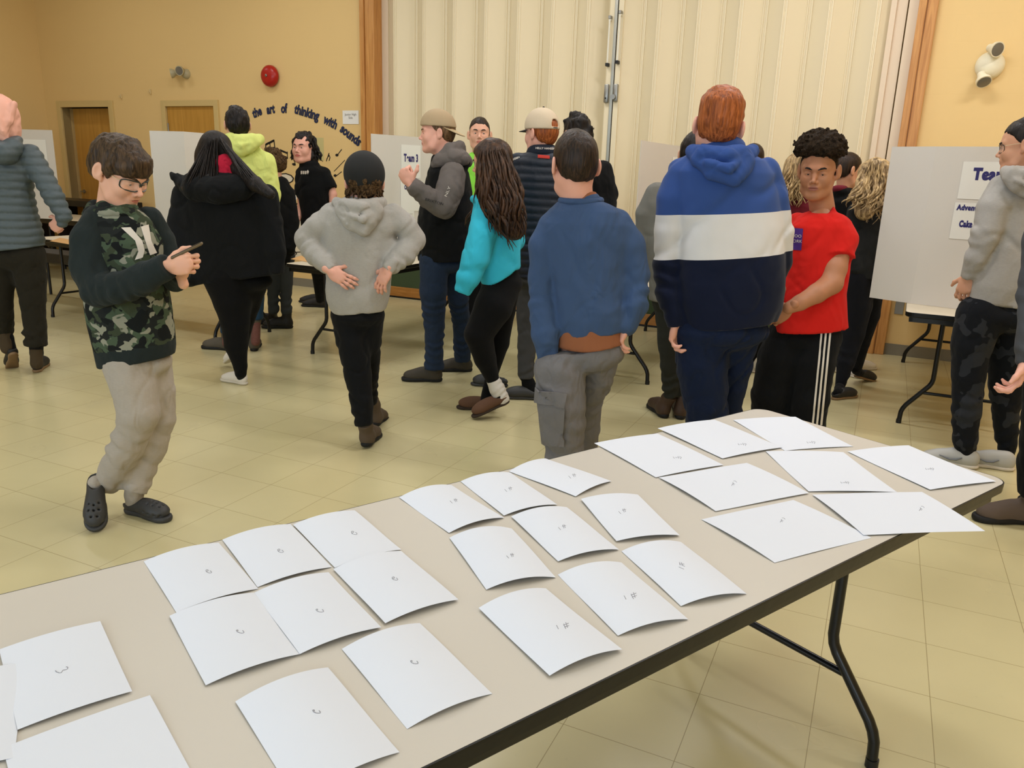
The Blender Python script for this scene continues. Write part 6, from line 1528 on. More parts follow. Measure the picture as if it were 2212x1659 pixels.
# ---- 10 turquoise top
C_TEAL = F_('turquoise_fleece', (58, 186, 214), wr=.5, ws=(5, .02))
P = Person('woman with long wavy brown hair in turquoise pullover, black leggings and brown clogs', 4.7, (1050, 890), 'warm', vox=.009)
P.head(1061, 350, 0, -68, -8, 0, 1.0, neck=[(1070, 412, 0)], vox=.005, brow='brown')
secs = [(1034, 1098, 428, 0, .09), (1022, 1116, 446, 0, .12), (1014, 1122, 485, 0, .13), (1016, 1122, 530, 0, .13), (1028, 1124, 570, 0, .13), (1038, 1128, 604, 0, .13)]
legA = [(1084, 616, -.0, 40), (1066, 662, -.07, 41), (1034, 722, -.10, 31), (1048, 775, -.07, 24), (1066, 824, -.04, 14)]
legB = [(1084, 610, .08, 42), (1082, 670, .10, 32), (1078, 740, .08, 23), (1062, 810, .06, 14), (1052, 846, .06, 11)]
simple_under(P, secs, (legA, legB))
P.mesh('pullover', [P.torso(secs, k=.03), P.limb([(1052, 450, -.10, 26), (1042, 500, -.14, 29), (1028, 555, -.16, 29), (1012, 600, -.17, 24), (998, 632, -.17, 17)], k=.025, flat1=True, ring=(.003, .09), ringr=(.5, 1)), P.limb([(1106, 455, .05, 22), (1112, 520, .08, 20), (1080, 560, .15, 18)], k=.03), collar(P, 1052, 430, 30, .08, r=6, tilt=4, dy=-.02), P.hem((1030, 604), (1130, 580), box=(960, 560, 1180, 620)) if False else P.hem((985, 652), (1135, 572)), wr(.007, 6)], C_TEAL)
hv = extract([Xf(hair_prims('cover', th=.016, top=.016, amp=.003), P.hc, P.hA, 1.0), P.limb([(1066, 350, -.02, 34), (1072, 400, -.06, 34), (1092, 450, -.14, 32), (1110, 492, -.16, 26)], k=.04), P.limb([(1046, 370, -.08, 18), (1044, 420, -.12, 15)], k=.03)], .0075)
L = lock_bundle(P, ((1034, 330), (1092, 326)), ((1062, 512), (1138, 500)), 72, -.11, -.22, r=.0095, wave=.016, wl=.24, seed=8, flat=.65, mid=((1036, 415), (1124, 405), -.19))
L += lock_bundle(P, ((1044, 330), (1084, 322)), ((1094, 540), (1134, 528)), 34, -.12, -.24, r=.009, wave=.016, wl=.22, seed=9, flat=.65, mid=((1050, 430), (1120, 425), -.23))
L += lock_bundle(P, ((1032, 340), (1042, 336)), ((1026, 440), (1046, 452)), 8, -.08, -.18, r=.011, wave=.012, wl=.22, seed=10)
L += lock_bundle(P, ((1026, 440), (1030, 436)), ((1000, 492), (1008, 496)), 4, .03, .06, r=.010, wave=.012, wl=.2, seed=12)
P.raw('hair', *join([(hv[0], hv[1], 0)] + [(a, b, 0) for a, b in L])[:2], HM['long'], label='long wavy brown hair')
glasses(P, plain('clear_frame', (150, 140, 110), .3), plain('spectacle_arm_gold', (206, 186, 150), .35))
P.mesh('leggings', [P.limb(legA, k=.04), P.limb(legB, k=.04), P.ell(1084, 612, .02, 44, 24, .115)], C_LEGG)
P.mesh('sock', [P.limb([(1064, 818, -.04, 15), (1074, 840, -.045, 17), (1084, 862, -.05, 17)], k=.02, ring=(.003, .03))], F_('white_sock', (206, 200, 190)), label='white sock', vox=.006)
P.mesh('sock', [P.limb([(1054, 838, .06, 12), (1050, 862, .05, 13)], k=.02)], C_LEGG, label='black sock', vox=.008)
P.done()
S_SUE = plain('brown_suede', (92, 64, 46), .9, bump=(120, .2, .001)); S_CORK = plain('clog_sole', (50, 38, 28), .8)
P.shoe('clog', P.p(1102, 868, -.05), -104, .255, 'mule', (S_SUE, S_CORK), pitch=-22, label='brown suede clog, heel lifted'); P.shoe('clog', atZ(1072, 884, 0), -92, .255, 'mule', (S_SUE, S_CORK), label='brown suede clog')

# ---- 11 navy puffer vest, cream cap
C_NAVY = F_('navy_quilted_nylon', (24, 33, 47), .55, wr=.4, weave=.2, sheen=0, spec=.35); C_CHAR = F_('charcoal_cloth', (66, 66, 66))
P = Person('red haired man in navy quilted jacket and cream mesh cap seen from behind', 5.1, (1145, 866), 'pink', vox=.0095)
P.head(1169, 288, 0, -42, 0, 0, 1.03, neck=[(1172, 332, 0)], vox=.0055, nr=.062, brow='ginger')
P.hair('ginger', hair_prims('crew', th=.006, top=.004, amp=.003, low=-.006), vox=.0055)
M_CRM = plain('cream_cap_mesh', (204, 186, 160), .85, bump=(260, .6, .001))
def _open(X, D): return smax(D, .030 - np.sqrt((X[..., 0] / .9) ** 2 + (X[..., 2] - .048) ** 2) - 9 * ((X[..., 1] > -.03) | (X[..., 2] < .036)), .003)
fo = Fn(_open); fo.full = True
c_ = P.hair(M_CRM, cap_prims(.013, .020, .022) + [fo], vox=.005, name='cap', label='cream mesh cap')
brim(P, 1, z0=.022, L=.07, back=.098, mats=plain('navy_brim', (28, 30, 38), .7), parent=c_)
m = MB(); pts = [tuple(P.hl((.052 * math.sin(a), -.012 - .108 * math.cos(a), .030))) for a in np.linspace(-.75, .75, 9)]; m.tube(pts, .009, 8, flat=.35); m.build('cap_strap', MATS['navy_brim'], c_, smooth=True, origin=P.o)
m = MB(); q = P.hl((0, -.012, .147)); m.lathe([(.007, 0), (.006, .004), (.001, .006)], 12, M=Matrix.Translation(Vector(q))); m.build('cap_button', MATS['navy_brim'], c_, smooth=True, origin=P.o)
secs = [(1142, 1204, 326, 0, .10), (1114, 1232, 344, 0, .13), (1104, 1242, 390, 0, .145), (1108, 1242, 460, 0, .15), (1112, 1238, 530, 0, .15), (1114, 1234, 600, 0, .15)]
legL = [(1146, 600, 0, 33), (1142, 680, 0, 25), (1138, 750, 0, 20), (1136, 815, 0, 17)]; legR = [(1200, 600, 0, 33), (1196, 700, .1, 24), (1180, 820, .2, 16)]
simple_under(P, secs, (legL, legR))
t = P.mesh('quilted_jacket', [P.torso(secs, k=.03, ex=2.2), P.limb([(1120, 350, 0, 20), (1106, 410, 0, 19), (1106, 480, -.05, 17)], k=.03), P.limb([(1226, 350, 0, 20), (1240, 420, 0, 18)], k=.03), P.hem((1100, 596), (1245, 600)), quilt(.047, .008)], C_NAVY)
t2 = P.mesh('jacket_collar', [collar(P, 1172, 322, 22, .075, r=7, tilt=1), collar(P, 1172, 331, 26, .09, r=8, tilt=1)], F_('navy_collar_cloth', (26, 32, 44)), vox=.007)
P.mesh('trousers', [P.limb(legL, k=.03, flat1=True, ring=(.005, .07), ringr=(.7, 1)), P.limb(legR, k=.03), P.ell(1172, 604, 0, 58, 24, .14), wr(.007, 8)], C_CHAR)
P.mesh('sock', [P.limb([(1136, 805, 0, 12), (1140, 846, 0, 12)])], C_LEGG, vox=.008)
P.done()
decal_text(P, t2, 'HELLY HANSEN', 1178, 321, 6.0, M_WP, deg=-2, bold=.01, sx=1.0)
decal(P, t, [(1162, 335), (1187, 337), (1187, 343), (1162, 341)], plain('red_print', (188, 44, 30), .6), 'red_bar', 4, 2, off=.004); decal_text(P, t, 'HANSEN', 1112, 344, 6, M_WP, deg=20, off=.004, bold=.02)
P.shoe('clog', atZ(1172, 864, 0), -84, .27, 'mule', (S_CLOG, S_CLOG), vox=.0075); P.shoe('clog', atZ(1098, 836, 0), -84, .27, 'mule', (S_CLOG, S_CLOG), vox=.009)

# ---- 12 dark curly hair, black top
P = Person('dark curly haired person in black top standing behind the boy in the plain blue sweatshirt', 5.42, (1255, 835), 'warm', vox=.012)
P.head(1245, 292, 0, -25, 0, 0, 1.03, neck=[(1248, 345, 0)], vox=.008, brow='black')
P.hair('black', hair_prims('short', th=.016, top=.020, amp=.010, freq=(45, 45, 45)), vox=.0055)
secs = [(1214, 1284, 340, 0, .10), (1194, 1308, 358, 0, .13), (1186, 1320, 395, 0, .14), (1182, 1322, 450, 0, .14), (1186, 1318, 540, 0, .14), (1190, 1312, 600, 0, .14)]
legL = [(1228, 590, 0, 30), (1232, 700, 0, 22), (1236, 800, 0, 14)]; legR = [(1280, 590, 0, 30), (1276, 700, 0, 22), (1272, 800, 0, 14)]
simple_under(P, secs, (legL, legR))
P.mesh('sweater', [P.torso(secs, k=.03), P.limb([(1302, 366, 0, 20), (1316, 420, 0, 18), (1310, 500, -.1, 15)], k=.03), P.limb([(1200, 366, 0, 20), (1186, 420, 0, 18), (1190, 500, -.1, 15)], k=.03), wr(.008, 7)], C_BLK)
P.mesh('trousers', [P.limb(legL, k=.03), P.limb(legR, k=.03), P.ell(1254, 596, 0, 56, 22, .13)], C_CHAR); P.done()
P.shoe('shoe', atZ(1240, 832, 0), -10, .28, 'sneaker', (S_DK, S_SOLE), vox=.012); P.shoe('shoe', atZ(1272, 834, 0), 10, .28, 'sneaker', (S_DK, S_SOLE), vox=.012)

# ---- 13 plain blue sweatshirt, cargo trousers
C_BLUE = F_('faded_blue_fleece', (60, 80, 114), wr=.9, ws=(5, .022)); C_RUST = F_('rust_cotton', (142, 90, 62)); C_CARGO = F_('grey_cargo_cotton', (112, 110, 112), wr=1., ws=(6, .022), heather=.04)
P = Person('short haired boy in plain blue sweatshirt over rust shirt with grey cargo trousers, back turned', 3.4, (1225, 1075), 'pink', vox=.0075)
P.head(1241, 356, 0, -14, -2, 0, 1.10, neck=[(1248, 430, 0)], vox=.0045, nr=.060)
P.hair('dkbrown', hair_prims('crew', th=.006, top=.012, amp=.0022, low=-.004), vox=.0042)
secs = [(1214, 1296, 432, 0, .07), (1200, 1318, 440, 0, .085), (1184, 1340, 455, 0, .105), (1170, 1354, 482, 0, .12), (1172, 1356, 520, 0, .125), (1182, 1352, 580, 0, .125), (1192, 1350, 640, 0, .13), (1196, 1352, 685, 0, .135), (1202, 1344, 722, 0, .12)]
legL = [(1238, 762, -.01, 40), (1209, 800, -.03, 56), (1214, 870, -.05, 52), (1218, 940, -.05, 46), (1220, 1010, -.04, 40), (1222, 1062, -.04, 34)]
legR = [(1294, 745, .03, 52), (1288, 810, .08, 40), (1268, 880, .18, 34), (1262, 950, .26, 33), (1262, 1020, .34, 26)]
simple_under(P, secs, (legL, legR))
t = P.mesh('sweatshirt', [P.torso(secs, k=.03, ex=2.3),
   P.limb([(1194, 488, 0, 28), (1178, 532, 0, 33), (1174, 600, 0, 32), (1176, 670, -.01, 33), (1182, 722, -.03, 33), (1186, 752, -.04, 27), (1184, 778, -.04, 21)], k=.018, flat1=True, ring=(.006, .06), ringr=(.45, .96)),
   P.limb([(1332, 482, 0, 28), (1358, 532, .0, 33), (1370, 600, -.01, 32), (1366, 660, -.03, 30), (1352, 700, -.04, 25)], k=.018, ring=(.006, .06), ringr=(.4, .9)),
   P.hem((1196, 724), (1352, 709), box=(1208, 640, 1346, 780)), wr(.009, 4.5, (1, 1, .7), .0012, 30)], C_BLUE)
P.mesh('sweatshirt_collar', [collar(P, 1255, 433, 43, .072, r=5.5, tilt=-3, k=.01)], C_BLUE, vox=.005)
P.mesh('undershirt', [P.torso([(1202, 1346, 690, 0, .125), (1198, 1350, 745, 0, .13)], k=.02, cap=.2), P.torso([(1216, 1290, 416, 0, .064), (1214, 1296, 440, 0, .07), (1240, 1310, 560, 0, .06), (1230, 1320, 700, 0, .08)], k=.01, cap=.15), P.hem((1195, 758), (1350, 738), box=(1180, 720, 1380, 790))], C_RUST, label='rust coloured shirt showing at neck and waist')
pants = P.mesh('cargo_trousers', [P.limb(legL, k=.03, flat1=True, ring=(.005, .11), ringr=(.05, 1)), P.limb(legR, k=.03, flat1=True, ring=(.006, .09), ringr=(.2, 1)), P.ell(1262, 760, 0, 90, 46, .125), P.hem((1190, 758), (1350, 735), keep='down'), wr(.008, 8)], C_CARGO)
pk = decal(P, pants, [(1157, 846), (1220, 856), (1216, 962), (1172, 958)], C_CARGO, 'cargo_pocket', 8, 10, off=.010, th=.008); decal(P, pants, [(1156, 838), (1222, 850), (1218, 880), (1158, 868)], C_CARGO, 'pocket_flap', 8, 4, off=.022, th=.004)
P.hand(P.p(1182, 772, -.04), (.25, .1, -1), (.3, .9, 0), size=.9, curl=(40, 40, 30), vox=.005); P.hand(P.p(1350, 702, -.05), (-.3, .1, -1), (-.3, .9, 0), size=.9, curl=(30, 30, 20), vox=.006)
P.done()
P.shoe('shoe', atZ(1226, 1075, 0), -12, .27, 'sneaker', (S_WHT, S_WSOLE), vox=.009); P.shoe('shoe', P.p(1262, 1030, .40), 0, .27, 'sneaker', (S_WHT, S_WSOLE), vox=.009, pitch=-20)

# ---- 14 grey shirt man with brown boots
C_GSH = F_('warm_grey_cotton', (116, 114, 108)); C_DOL = F_('dark_grey_green_cloth', (42, 43, 38))
P = Person('dark haired man in grey shirt and brown boots behind the tall red haired boy', 4.75, (1450, 908), 'warm', vox=.0095)
P.head(1502, 334, 0, 20, 0, 0, 1.0, neck=[(1500, 390, 0)], vox=.008, brow='black')
P.hair('black', hair_prims('short', th=.012, top=.012, amp=.005), vox=.006)
secs = [(1460, 1540, 386, 0, .10), (1420, 1566, 404, 0, .14), (1398, 1580, 440, 0, .16), (1396, 1580, 510, 0, .165), (1398, 1576, 580, 0, .165), (1402, 1572, 652, 0, .16)]
legL = [(1446, 650, 0, 36), (1446, 720, 0, 27), (1448, 790, 0, 22), (1450, 858, 0, 17)]; legR = [(1510, 650, 0, 34), (1500, 730, .02, 26), (1484, 800, .02, 20), (1478, 860, .02, 15)]
simple_under(P, secs, (legL, legR))
P.mesh('shirt', [P.torso(secs, k=.03), P.limb([(1418, 420, 0, 24), (1396, 462, .02, 22), (1392, 520, .06, 20), (1412, 570, .16, 15)], k=.025), P.limb([(1560, 420, 0, 24), (1574, 500, .05, 20)], k=.025), P.hem((1395, 648), (1580, 652)), wr(.009, 6)], C_GSH)
P.mesh('trousers', [P.limb(legL, k=.03, flat1=True, ring=(.007, .06), ringr=(.7, 1)), P.limb(legR, k=.03, flat1=True, ring=(.007, .06), ringr=(.7, 1)), P.ell(1478, 656, 0, 66, 26, .14), wr(.007, 8)], C_DOL); P.done()
P.shoe('boot', atZ(1438, 905, 0), -10, .29, 'boot', (S_BRN, S_SOLE), h=.16); P.shoe('boot', atZ(1470, 908, 0), 8, .29, 'boot', (S_BRN, S_SOLE), h=.16)

# ---- 15 tall red haired boy, banded hoodie
def band_mat(P):
    """blue / white / navy hooded sweatshirt, the bands woven level round the body"""
    m, nt, b = _nt('banded_fleece'); b.inputs['Roughness'].default_value = .92; b.inputs['Specular IOR Level'].default_value = .15; b.inputs['Sheen Weight'].default_value = .1
    a0, a1 = P.p(1420, 464) - P.o, P.p(1700, 453) - P.o; b0, b1 = P.p(1415, 560) - P.o, P.p(1710, 541) - P.o
    tc = nt.nodes.new('ShaderNodeTexCoord'); sx = nt.nodes.new('ShaderNodeSeparateXYZ'); nt.links.new(tc.outputs['Object'], sx.inputs[0])
    def line(p, q):
        k = (q[2] - p[2]) / (q[0] - p[0]); c = p[2] - k * p[0]
        mu = nt.nodes.new('ShaderNodeMath'); mu.operation = 'MULTIPLY_ADD'; nt.links.new(sx.outputs[0], mu.inputs[0]); mu.inputs[1].default_value = k; mu.inputs[2].default_value = c
        g = nt.nodes.new('ShaderNodeMath'); g.operation = 'GREATER_THAN'; nt.links.new(sx.outputs[2], g.inputs[0]); nt.links.new(mu.outputs[0], g.inputs[1]); return g
    g1, g2 = line(b0, b1), line(a0, a1)
    m1 = nt.nodes.new('ShaderNodeMix'); m1.data_type = 'RGBA'; m1.inputs[6].default_value = s2l((15, 22, 44)); m1.inputs[7].default_value = s2l((214, 212, 212)); nt.links.new(g1.outputs[0], m1.inputs[0])
    m2 = nt.nodes.new('ShaderNodeMix'); m2.data_type = 'RGBA'; nt.links.new(m1.outputs[2], m2.inputs[6]); m2.inputs[7].default_value = s2l((50, 76, 136)); nt.links.new(g2.outputs[0], m2.inputs[0])
    nt.links.new(m2.outputs[2], b.inputs['Base Color']); a, _ = _bump(nt, b, 5, .7, .018, (1, 1, .8), 2); _bump(nt, b, 240, .2, .001, (1, 1, 1), 2, a)
    return m
P = Person('tall red haired boy in blue, white and navy banded hooded sweatshirt, back turned', 3.6, (1545, 1040), 'pink', vox=.008)
P.head(1553, 272, 0, 14, 0, -5, 1.14, neck=[(1556, 330, 0)], vox=.005, nr=.066, fat=.5, brow='ginger')
P.hair('ginger', hair_prims('short', th=.010, top=.016, amp=.005, low=.010, puff=[Ell((0, -.018, .078), (.080, .096, .066), k=.03)]), vox=.0042)
secs = [(1508, 1606, 322, 0, .10), (1474, 1648, 344, 0, .14), (1452, 1668, 372, 0, .16), (1456, 1678, 430, 0, .17), (1460, 1686, 490, 0, .175), (1458, 1690, 550, 0, .18), (1456, 1692, 610, 0, .185), (1456, 1686, 660, 0, .18), (1466, 1668, 706, 0, .165)]
legL = [(1512, 716, 0, 56), (1514, 785, -.01, 56), (1524, 870, -.02, 48), (1532, 950, -.02, 44), (1538, 1020, -.02, 38)]
legR = [(1600, 700, .02, 50), (1590, 780, .06, 36), (1576, 870, .10, 28), (1574, 950, .14, 28), (1576, 1010, .16, 26)]
simple_under(P, secs, (legL, legR))
C_BAND = band_mat(P)
P.mesh('hooded_sweatshirt', [P.torso(secs, k=.03, ex=2.3),
   P.limb([(1474, 376, 0, 32), (1456, 430, 0, 33), (1448, 500, 0, 32), (1442, 570, 0, 31), (1446, 640, -.03, 27), (1456, 676, -.05, 22), (1460, 702, -.05, 17)], k=.016, flat1=True, ring=(.006, .07), ringr=(.5, .95)),
   P.limb([(1652, 372, 0, 30), (1672, 430, 0, 29), (1684, 500, .01, 27), (1682, 565, .04, 26), (1664, 620, .12, 22)], k=.016),
   P.hem((1450, 704), (1690, 690), box=(1478, 640, 1720, 760)), wr(.009, 4.5, (1, 1, .8), .001, 30)], C_BAND)
P.mesh('hood', hood_down(P, 1560, 322, 64, 72, -.15, 15, tipx=26) + [wr(.006, 14)], F_('blue_fleece', (50, 76, 136)), vox=.007)
P.mesh('sweatpants', [P.limb(legL, k=.03, ring=(.004, .13), ringr=(.2, 1)), P.limb(legR, k=.03, ring=(.004, .12), ringr=(.2, 1)), P.ell(1554, 712, 0, 108, 44, .165), wr(.009, 6, (1.6, 1.6, .5))], F_('navy_sweatpants', (20, 30, 54), wr=.9))
P.hand(P.p(1461, 698, -.05), (-.05, .05, -1), (.6, .8, 0), size=1.0, curl=(30, 40, 30), vox=.0045); P.hand(P.p(1664, 622, .12), (-.3, .6, -.4), (.2, .2, 1), vox=.007)
P.done()
P.shoe('shoe', atZ(1536, 1030, 0), 0, .29, 'sneaker', (S_DK, S_SOLE), vox=.010); P.shoe('shoe', atZ(1580, 1012, 0), 12, .29, 'sneaker', (S_DK, S_SOLE), vox=.010)

# ---- 16 person behind the red haired boy
P = Person('brown haired person mostly hidden behind the right shoulder of the tall red haired boy', 6.05, (1630, 806), 'warm', vox=.014)
P.head(1626, 346, 0, 10, 0, 0, .98, neck=[(1626, 394, 0)], vox=.009)
P.hair('dkbrown', hair_prims('crew', th=.004, top=.004, amp=.002), vox=.007)
secs = [(1604, 1652, 396, 0, .09), (1588, 1668, 414, 0, .12), (1584, 1672, 470, 0, .13), (1588, 1670, 580, 0, .13)]
legL = [(1610, 580, 0, 24), (1612, 680, 0, 17), (1612, 764, 0, 12)]; legR = [(1646, 580, 0, 24), (1640, 680, 0, 17), (1634, 764, 0, 12)]
simple_under(P, secs, (legL, legR))
P.mesh('sweater', [P.torso(secs, k=.03), P.limb([(1592, 420, 0, 16), (1588, 500, 0, 14)], k=.03), P.limb([(1664, 420, 0, 16), (1668, 500, 0, 14)], k=.03)], C_BLK)
P.mesh('trousers', [P.limb(legL, k=.03, flat1=True), P.limb(legR, k=.03, flat1=True), P.ell(1628, 584, 0, 40, 18, .12)], C_BLK)
P.mesh('sock', [P.limb([(1634, 760, 0, 8), (1634, 792, 0, 8)])], F_('white_sock', (206, 200, 190)), vox=.009); P.mesh('sock', [P.limb([(1612, 760, 0, 8), (1612, 792, 0, 8)])], F_('white_sock', (206, 200, 190)), vox=.009)
P.done(); P.shoe('sneaker', atZ(1636, 806, 0), -40, .26, 'sneaker', (S_WHT, S_WSOLE), vox=.009); P.shoe('sneaker', atZ(1608, 806, 0), -20, .26, 'sneaker', (S_WHT, S_WSOLE), vox=.009)

# ---- 17 red T-shirt
C_RED = F_('red_cotton', (206, 34, 28), wr=.7, ws=(5, .02))
P = Person('boy with short afro in red T-shirt and black track pants with three white stripes', 3.9, (1700, 985), 'tan', vox=.008)
P.head(1768, 368, 0, -152, -9, 0, 1.04, neck=[(1776, 450, .03)], vox=.0034, nr=.056, lidded=.55, brow='black', look=(-.15, -.12), jaw=1.0)
P.hair('afro', hair_prims('crew', th=.004, top=.006, amp=.002) , vox=.0045, name='hair')
aff = [Ell((0, -.012, .098), (.106, .118, .080), k=.02), Ell((.05, .02, .10), (.06, .07, .06), k=.02), Ell((-.05, .03, .10), (.06, .07, .06), k=.02), Fn(lambda X, D: D + .012 * vnoise(X, 60) + .007 * vnoise(X + 5, 120))]
af2 = Fn(lambda X, D: smax(D, .060 + .25 * X[..., 1] * (X[..., 1] > 0) - X[..., 2] - .012 * vnoise(X, 70), .006)); af2.full = True
P.hair('afro', aff + [af2], vox=.0045, name='hair', label='curly dark afro top')
secs = [(1752, 1802, 456, 0, .055), (1738, 1818, 462, 0, .07), (1722, 1834, 476, 0, .092), (1708, 1840, 490, 0, .105), (1704, 1838, 530, 0, .112), (1700, 1832, 580, 0, .112), (1688, 1824, 630, 0, .115), (1678, 1826, 675, 0, .128), (1674, 1830, 716, 0, .132)]
legL = [(1704, 726, .03, 46), (1684, 775, .04, 47), (1666, 850, .04, 43), (1660, 920, .04, 38), (1660, 970, .04, 32)]
legR = [(1770, 728, -.01, 46), (1758, 785, -.05, 43), (1748, 860, -.05, 42), (1742, 930, -.05, 38), (1742, 978, -.05, 32)]
simple_under(P, secs, (legL, legR))
t = P.mesh('t_shirt', [P.torso(secs, k=.03, ex=2.2), P.limb([(1812, 490, -.02, 23), (1820, 518, -.04, 30), (1812, 556, -.07, 33)], k=.02, flat1=True), P.limb([(1722, 480, .06, 20), (1706, 545, .08, 20)], k=.02, flat1=True), P.hem((1672, 716), (1830, 704), box=(1660, 680, 1850, 760)), Ell(P.p(1770, 440, -.02), (.070, .085, .050), mode='s', k=.006), wr(.007, 6, (1, 1, .7))], C_RED)
P.skinlimb([(1812, 550, -.065, 22), (1803, 580, -.09, 24.5), (1796, 612, -.12, 23), (1764, 634, -.17, 20), (1728, 654, -.20, 16), (1702, 666, -.22, 12.5)], vox=.006, k=.02)
P.skinlimb([(1706, 535, .08, 15), (1698, 590, .06, 14), (1686, 640, -.02, 11)], vox=.007)
P.hand(P.p(1704, 666, -.22), (-.62, .30, -.62), (-.5, .1, .6), n=(.2, .9, .2), size=.98, curl=(28, 34, 22), vox=.0042); P.hand(P.p(1686, 638, -.02), (-.2, .1, -.9), (-.3, -.9, 0), vox=.006)
pants = P.mesh('track_pants', [P.limb(legL, k=.03, ring=(.004, .12), ringr=(.2, 1)), P.limb(legR, k=.03, ring=(.003, .14), ringr=(.3, 1)), P.ell(1746, 730, 0, 70, 26, .10), wr(.006, 7)], C_BLKP)
P.done()
for i_, dx in enumerate((0, 9, 18)): decal(P, pants, [(1773.5 + dx, 712), (1777.5 + dx, 712), (1757 + dx, 918), (1753 + dx, 918)], M_WP, 'side_stripe', 2, 26, off=.003)
pr_ = decal(P, t, [(1710, 492), (1735, 494), (1731, 541), (1707, 539)], plain('purple_print_patch', (74, 40, 128), .7), 'print_patch', 6, 6, label='purple square chest print')
decal_text(P, t, 'ZOO', 1722, 510, 9, M_WP, deg=-4, off=.005); decal_text(P, t, 'YORK', 1721, 521, 9, M_WP, deg=-4, off=.005)
m = MB(); q = P.hl((.0, 0, 0)); e_ = P.hl((-.084, -.012, -.036)); m.lathe([(.004, 0), (.003, .003), (.0005, .004)], 10, M=Matrix.Translation(Vector(e_))); m.build('ear_stud', plain('gold_stud', (230, 200, 150), .2, .8), P.root, smooth=True, origin=P.o)
P.shoe('shoe', atZ(1664, 985, 0), -150, .28, 'sneaker', (S_DK, S_SOLE), vox=.010); P.shoe('shoe', atZ(1744, 985, 0), -160, .28, 'sneaker', (S_DK, S_SOLE), vox=.010)

# ---- 18 blonde woman in burgundy
P = Person('woman with long wavy blonde hair and burgundy top behind the boy in the red T-shirt', 5.4, (1735, 850), 'fair', vox=.012)
P.head(1728, 372, 0, 60, 0, 0, .98, neck=[(1730, 425, 0)], vox=.008)
secs = [(1704, 1768, 430, 0, .09), (1692, 1790, 446, 0, .12), (1692, 1794, 500, 0, .12), (1700, 1786, 600, 0, .12)]
legL = [(1722, 600, 0, 24), (1722, 720, 0, 17), (1722, 815, 0, 11)]; legR = [(1764, 600, 0, 24), (1760, 720, 0, 17), (1758, 815, 0, 11)]
simple_under(P, secs, (legL, legR))
P.mesh('sweater', [P.torso(secs, k=.03), P.limb([(1704, 452, 0, 18), (1700, 520, 0, 15)], k=.03), P.limb([(1784, 452, 0, 18), (1790, 520, 0, 15)], k=.03), wr(.007, 8)], F_('burgundy_knit', (106, 32, 44)))
hv = extract([Xf(hair_prims('cover', th=.016, top=.016, amp=.004), P.hc, P.hA, .98), P.limb([(1716, 380, -.04, 22), (1706, 420, -.08, 14)], k=.03)], .009)
L = lock_bundle(P, ((1706, 350), (1724, 334)), ((1690, 436), (1722, 446)), 44, -.06, -.14, r=.008, wave=.018, wl=.17, seed=31, flat=.6) + lock_bundle(P, ((1724, 334), (1750, 350)), ((1722, 446), (1756, 430)), 14, -.08, -.12, r=.011, wave=.016, wl=.13, seed=32)
P.raw('hair', *join([(hv[0], hv[1], 0)] + [(a, b, 0) for a, b in L])[:2], HM['blond'], label='long wavy blonde hair')
P.mesh('trousers', [P.limb(legL, k=.03), P.limb(legR, k=.03), P.ell(1743, 604, 0, 42, 20, .12)], C_BLK); P.done()
P.shoe('shoe', atZ(1724, 850, 0), 20, .25, 'sneaker', (S_DK, S_SOLE), vox=.012); P.shoe('shoe', atZ(1760, 850, 0), 20, .25, 'sneaker', (S_DK, S_SOLE), vox=.012)

# ---- 19 dark haired woman in profile
P = Person('dark haired woman with hair tied back, in profile between the two blonde women', 6.15, (1815, 805), 'warm', vox=.012)
P.head(1830, 367, 0, 74, -6, 0, 1.02, neck=[(1822, 418, 0)], vox=.0046, nr=.05, brow='black', look=(0, -.1))
P.hair('dkbrown', hair_prims('short', th=.006, top=.008, amp=.002, puff=[Ell((0, -.115, .01), (.03, .035, .04), k=.02)]), vox=.006, label='dark hair tied back')
secs = [(1796, 1850, 420, 0, .09), (1784, 1864, 436, 0, .12), (1782, 1866, 500, 0, .12), (1788, 1860, 590, 0, .12)]
legL = [(1806, 590, 0, 20), (1806, 690, 0, 14), (1806, 772, 0, 9)]; legR = [(1842, 590, .05, 20), (1842, 690, .05, 14), (1840, 770, .05, 9)]
simple_under(P, secs, (legL, legR))
P.mesh('jacket', [P.torso(secs, k=.03), P.limb([(1794, 442, 0, 16), (1788, 510, 0, 14)], k=.03), P.limb([(1856, 442, 0, 16), (1862, 510, 0, 14)], k=.03), collar(P, 1820, 416, 17, .07, r=6, tilt=3)], C_BLK)
P.mesh('scarf', [collar(P, 1814, 410, 14, .07, r=5.5, tilt=3)], F_('burgundy_knit', (106, 32, 44)), vox=.008)
P.mesh('trousers', [P.limb(legL, k=.03), P.limb(legR, k=.03), P.ell(1824, 594, 0, 36, 18, .12)], C_BLK); P.done()
P.shoe('sneaker', atZ(1804, 803, 0), 150, .25, 'sneaker', (S_WHT, S_WSOLE), vox=.009); P.shoe('sneaker', atZ(1840, 800, 0), 70, .25, 'sneaker', (S_WHT, S_WSOLE), vox=.009)

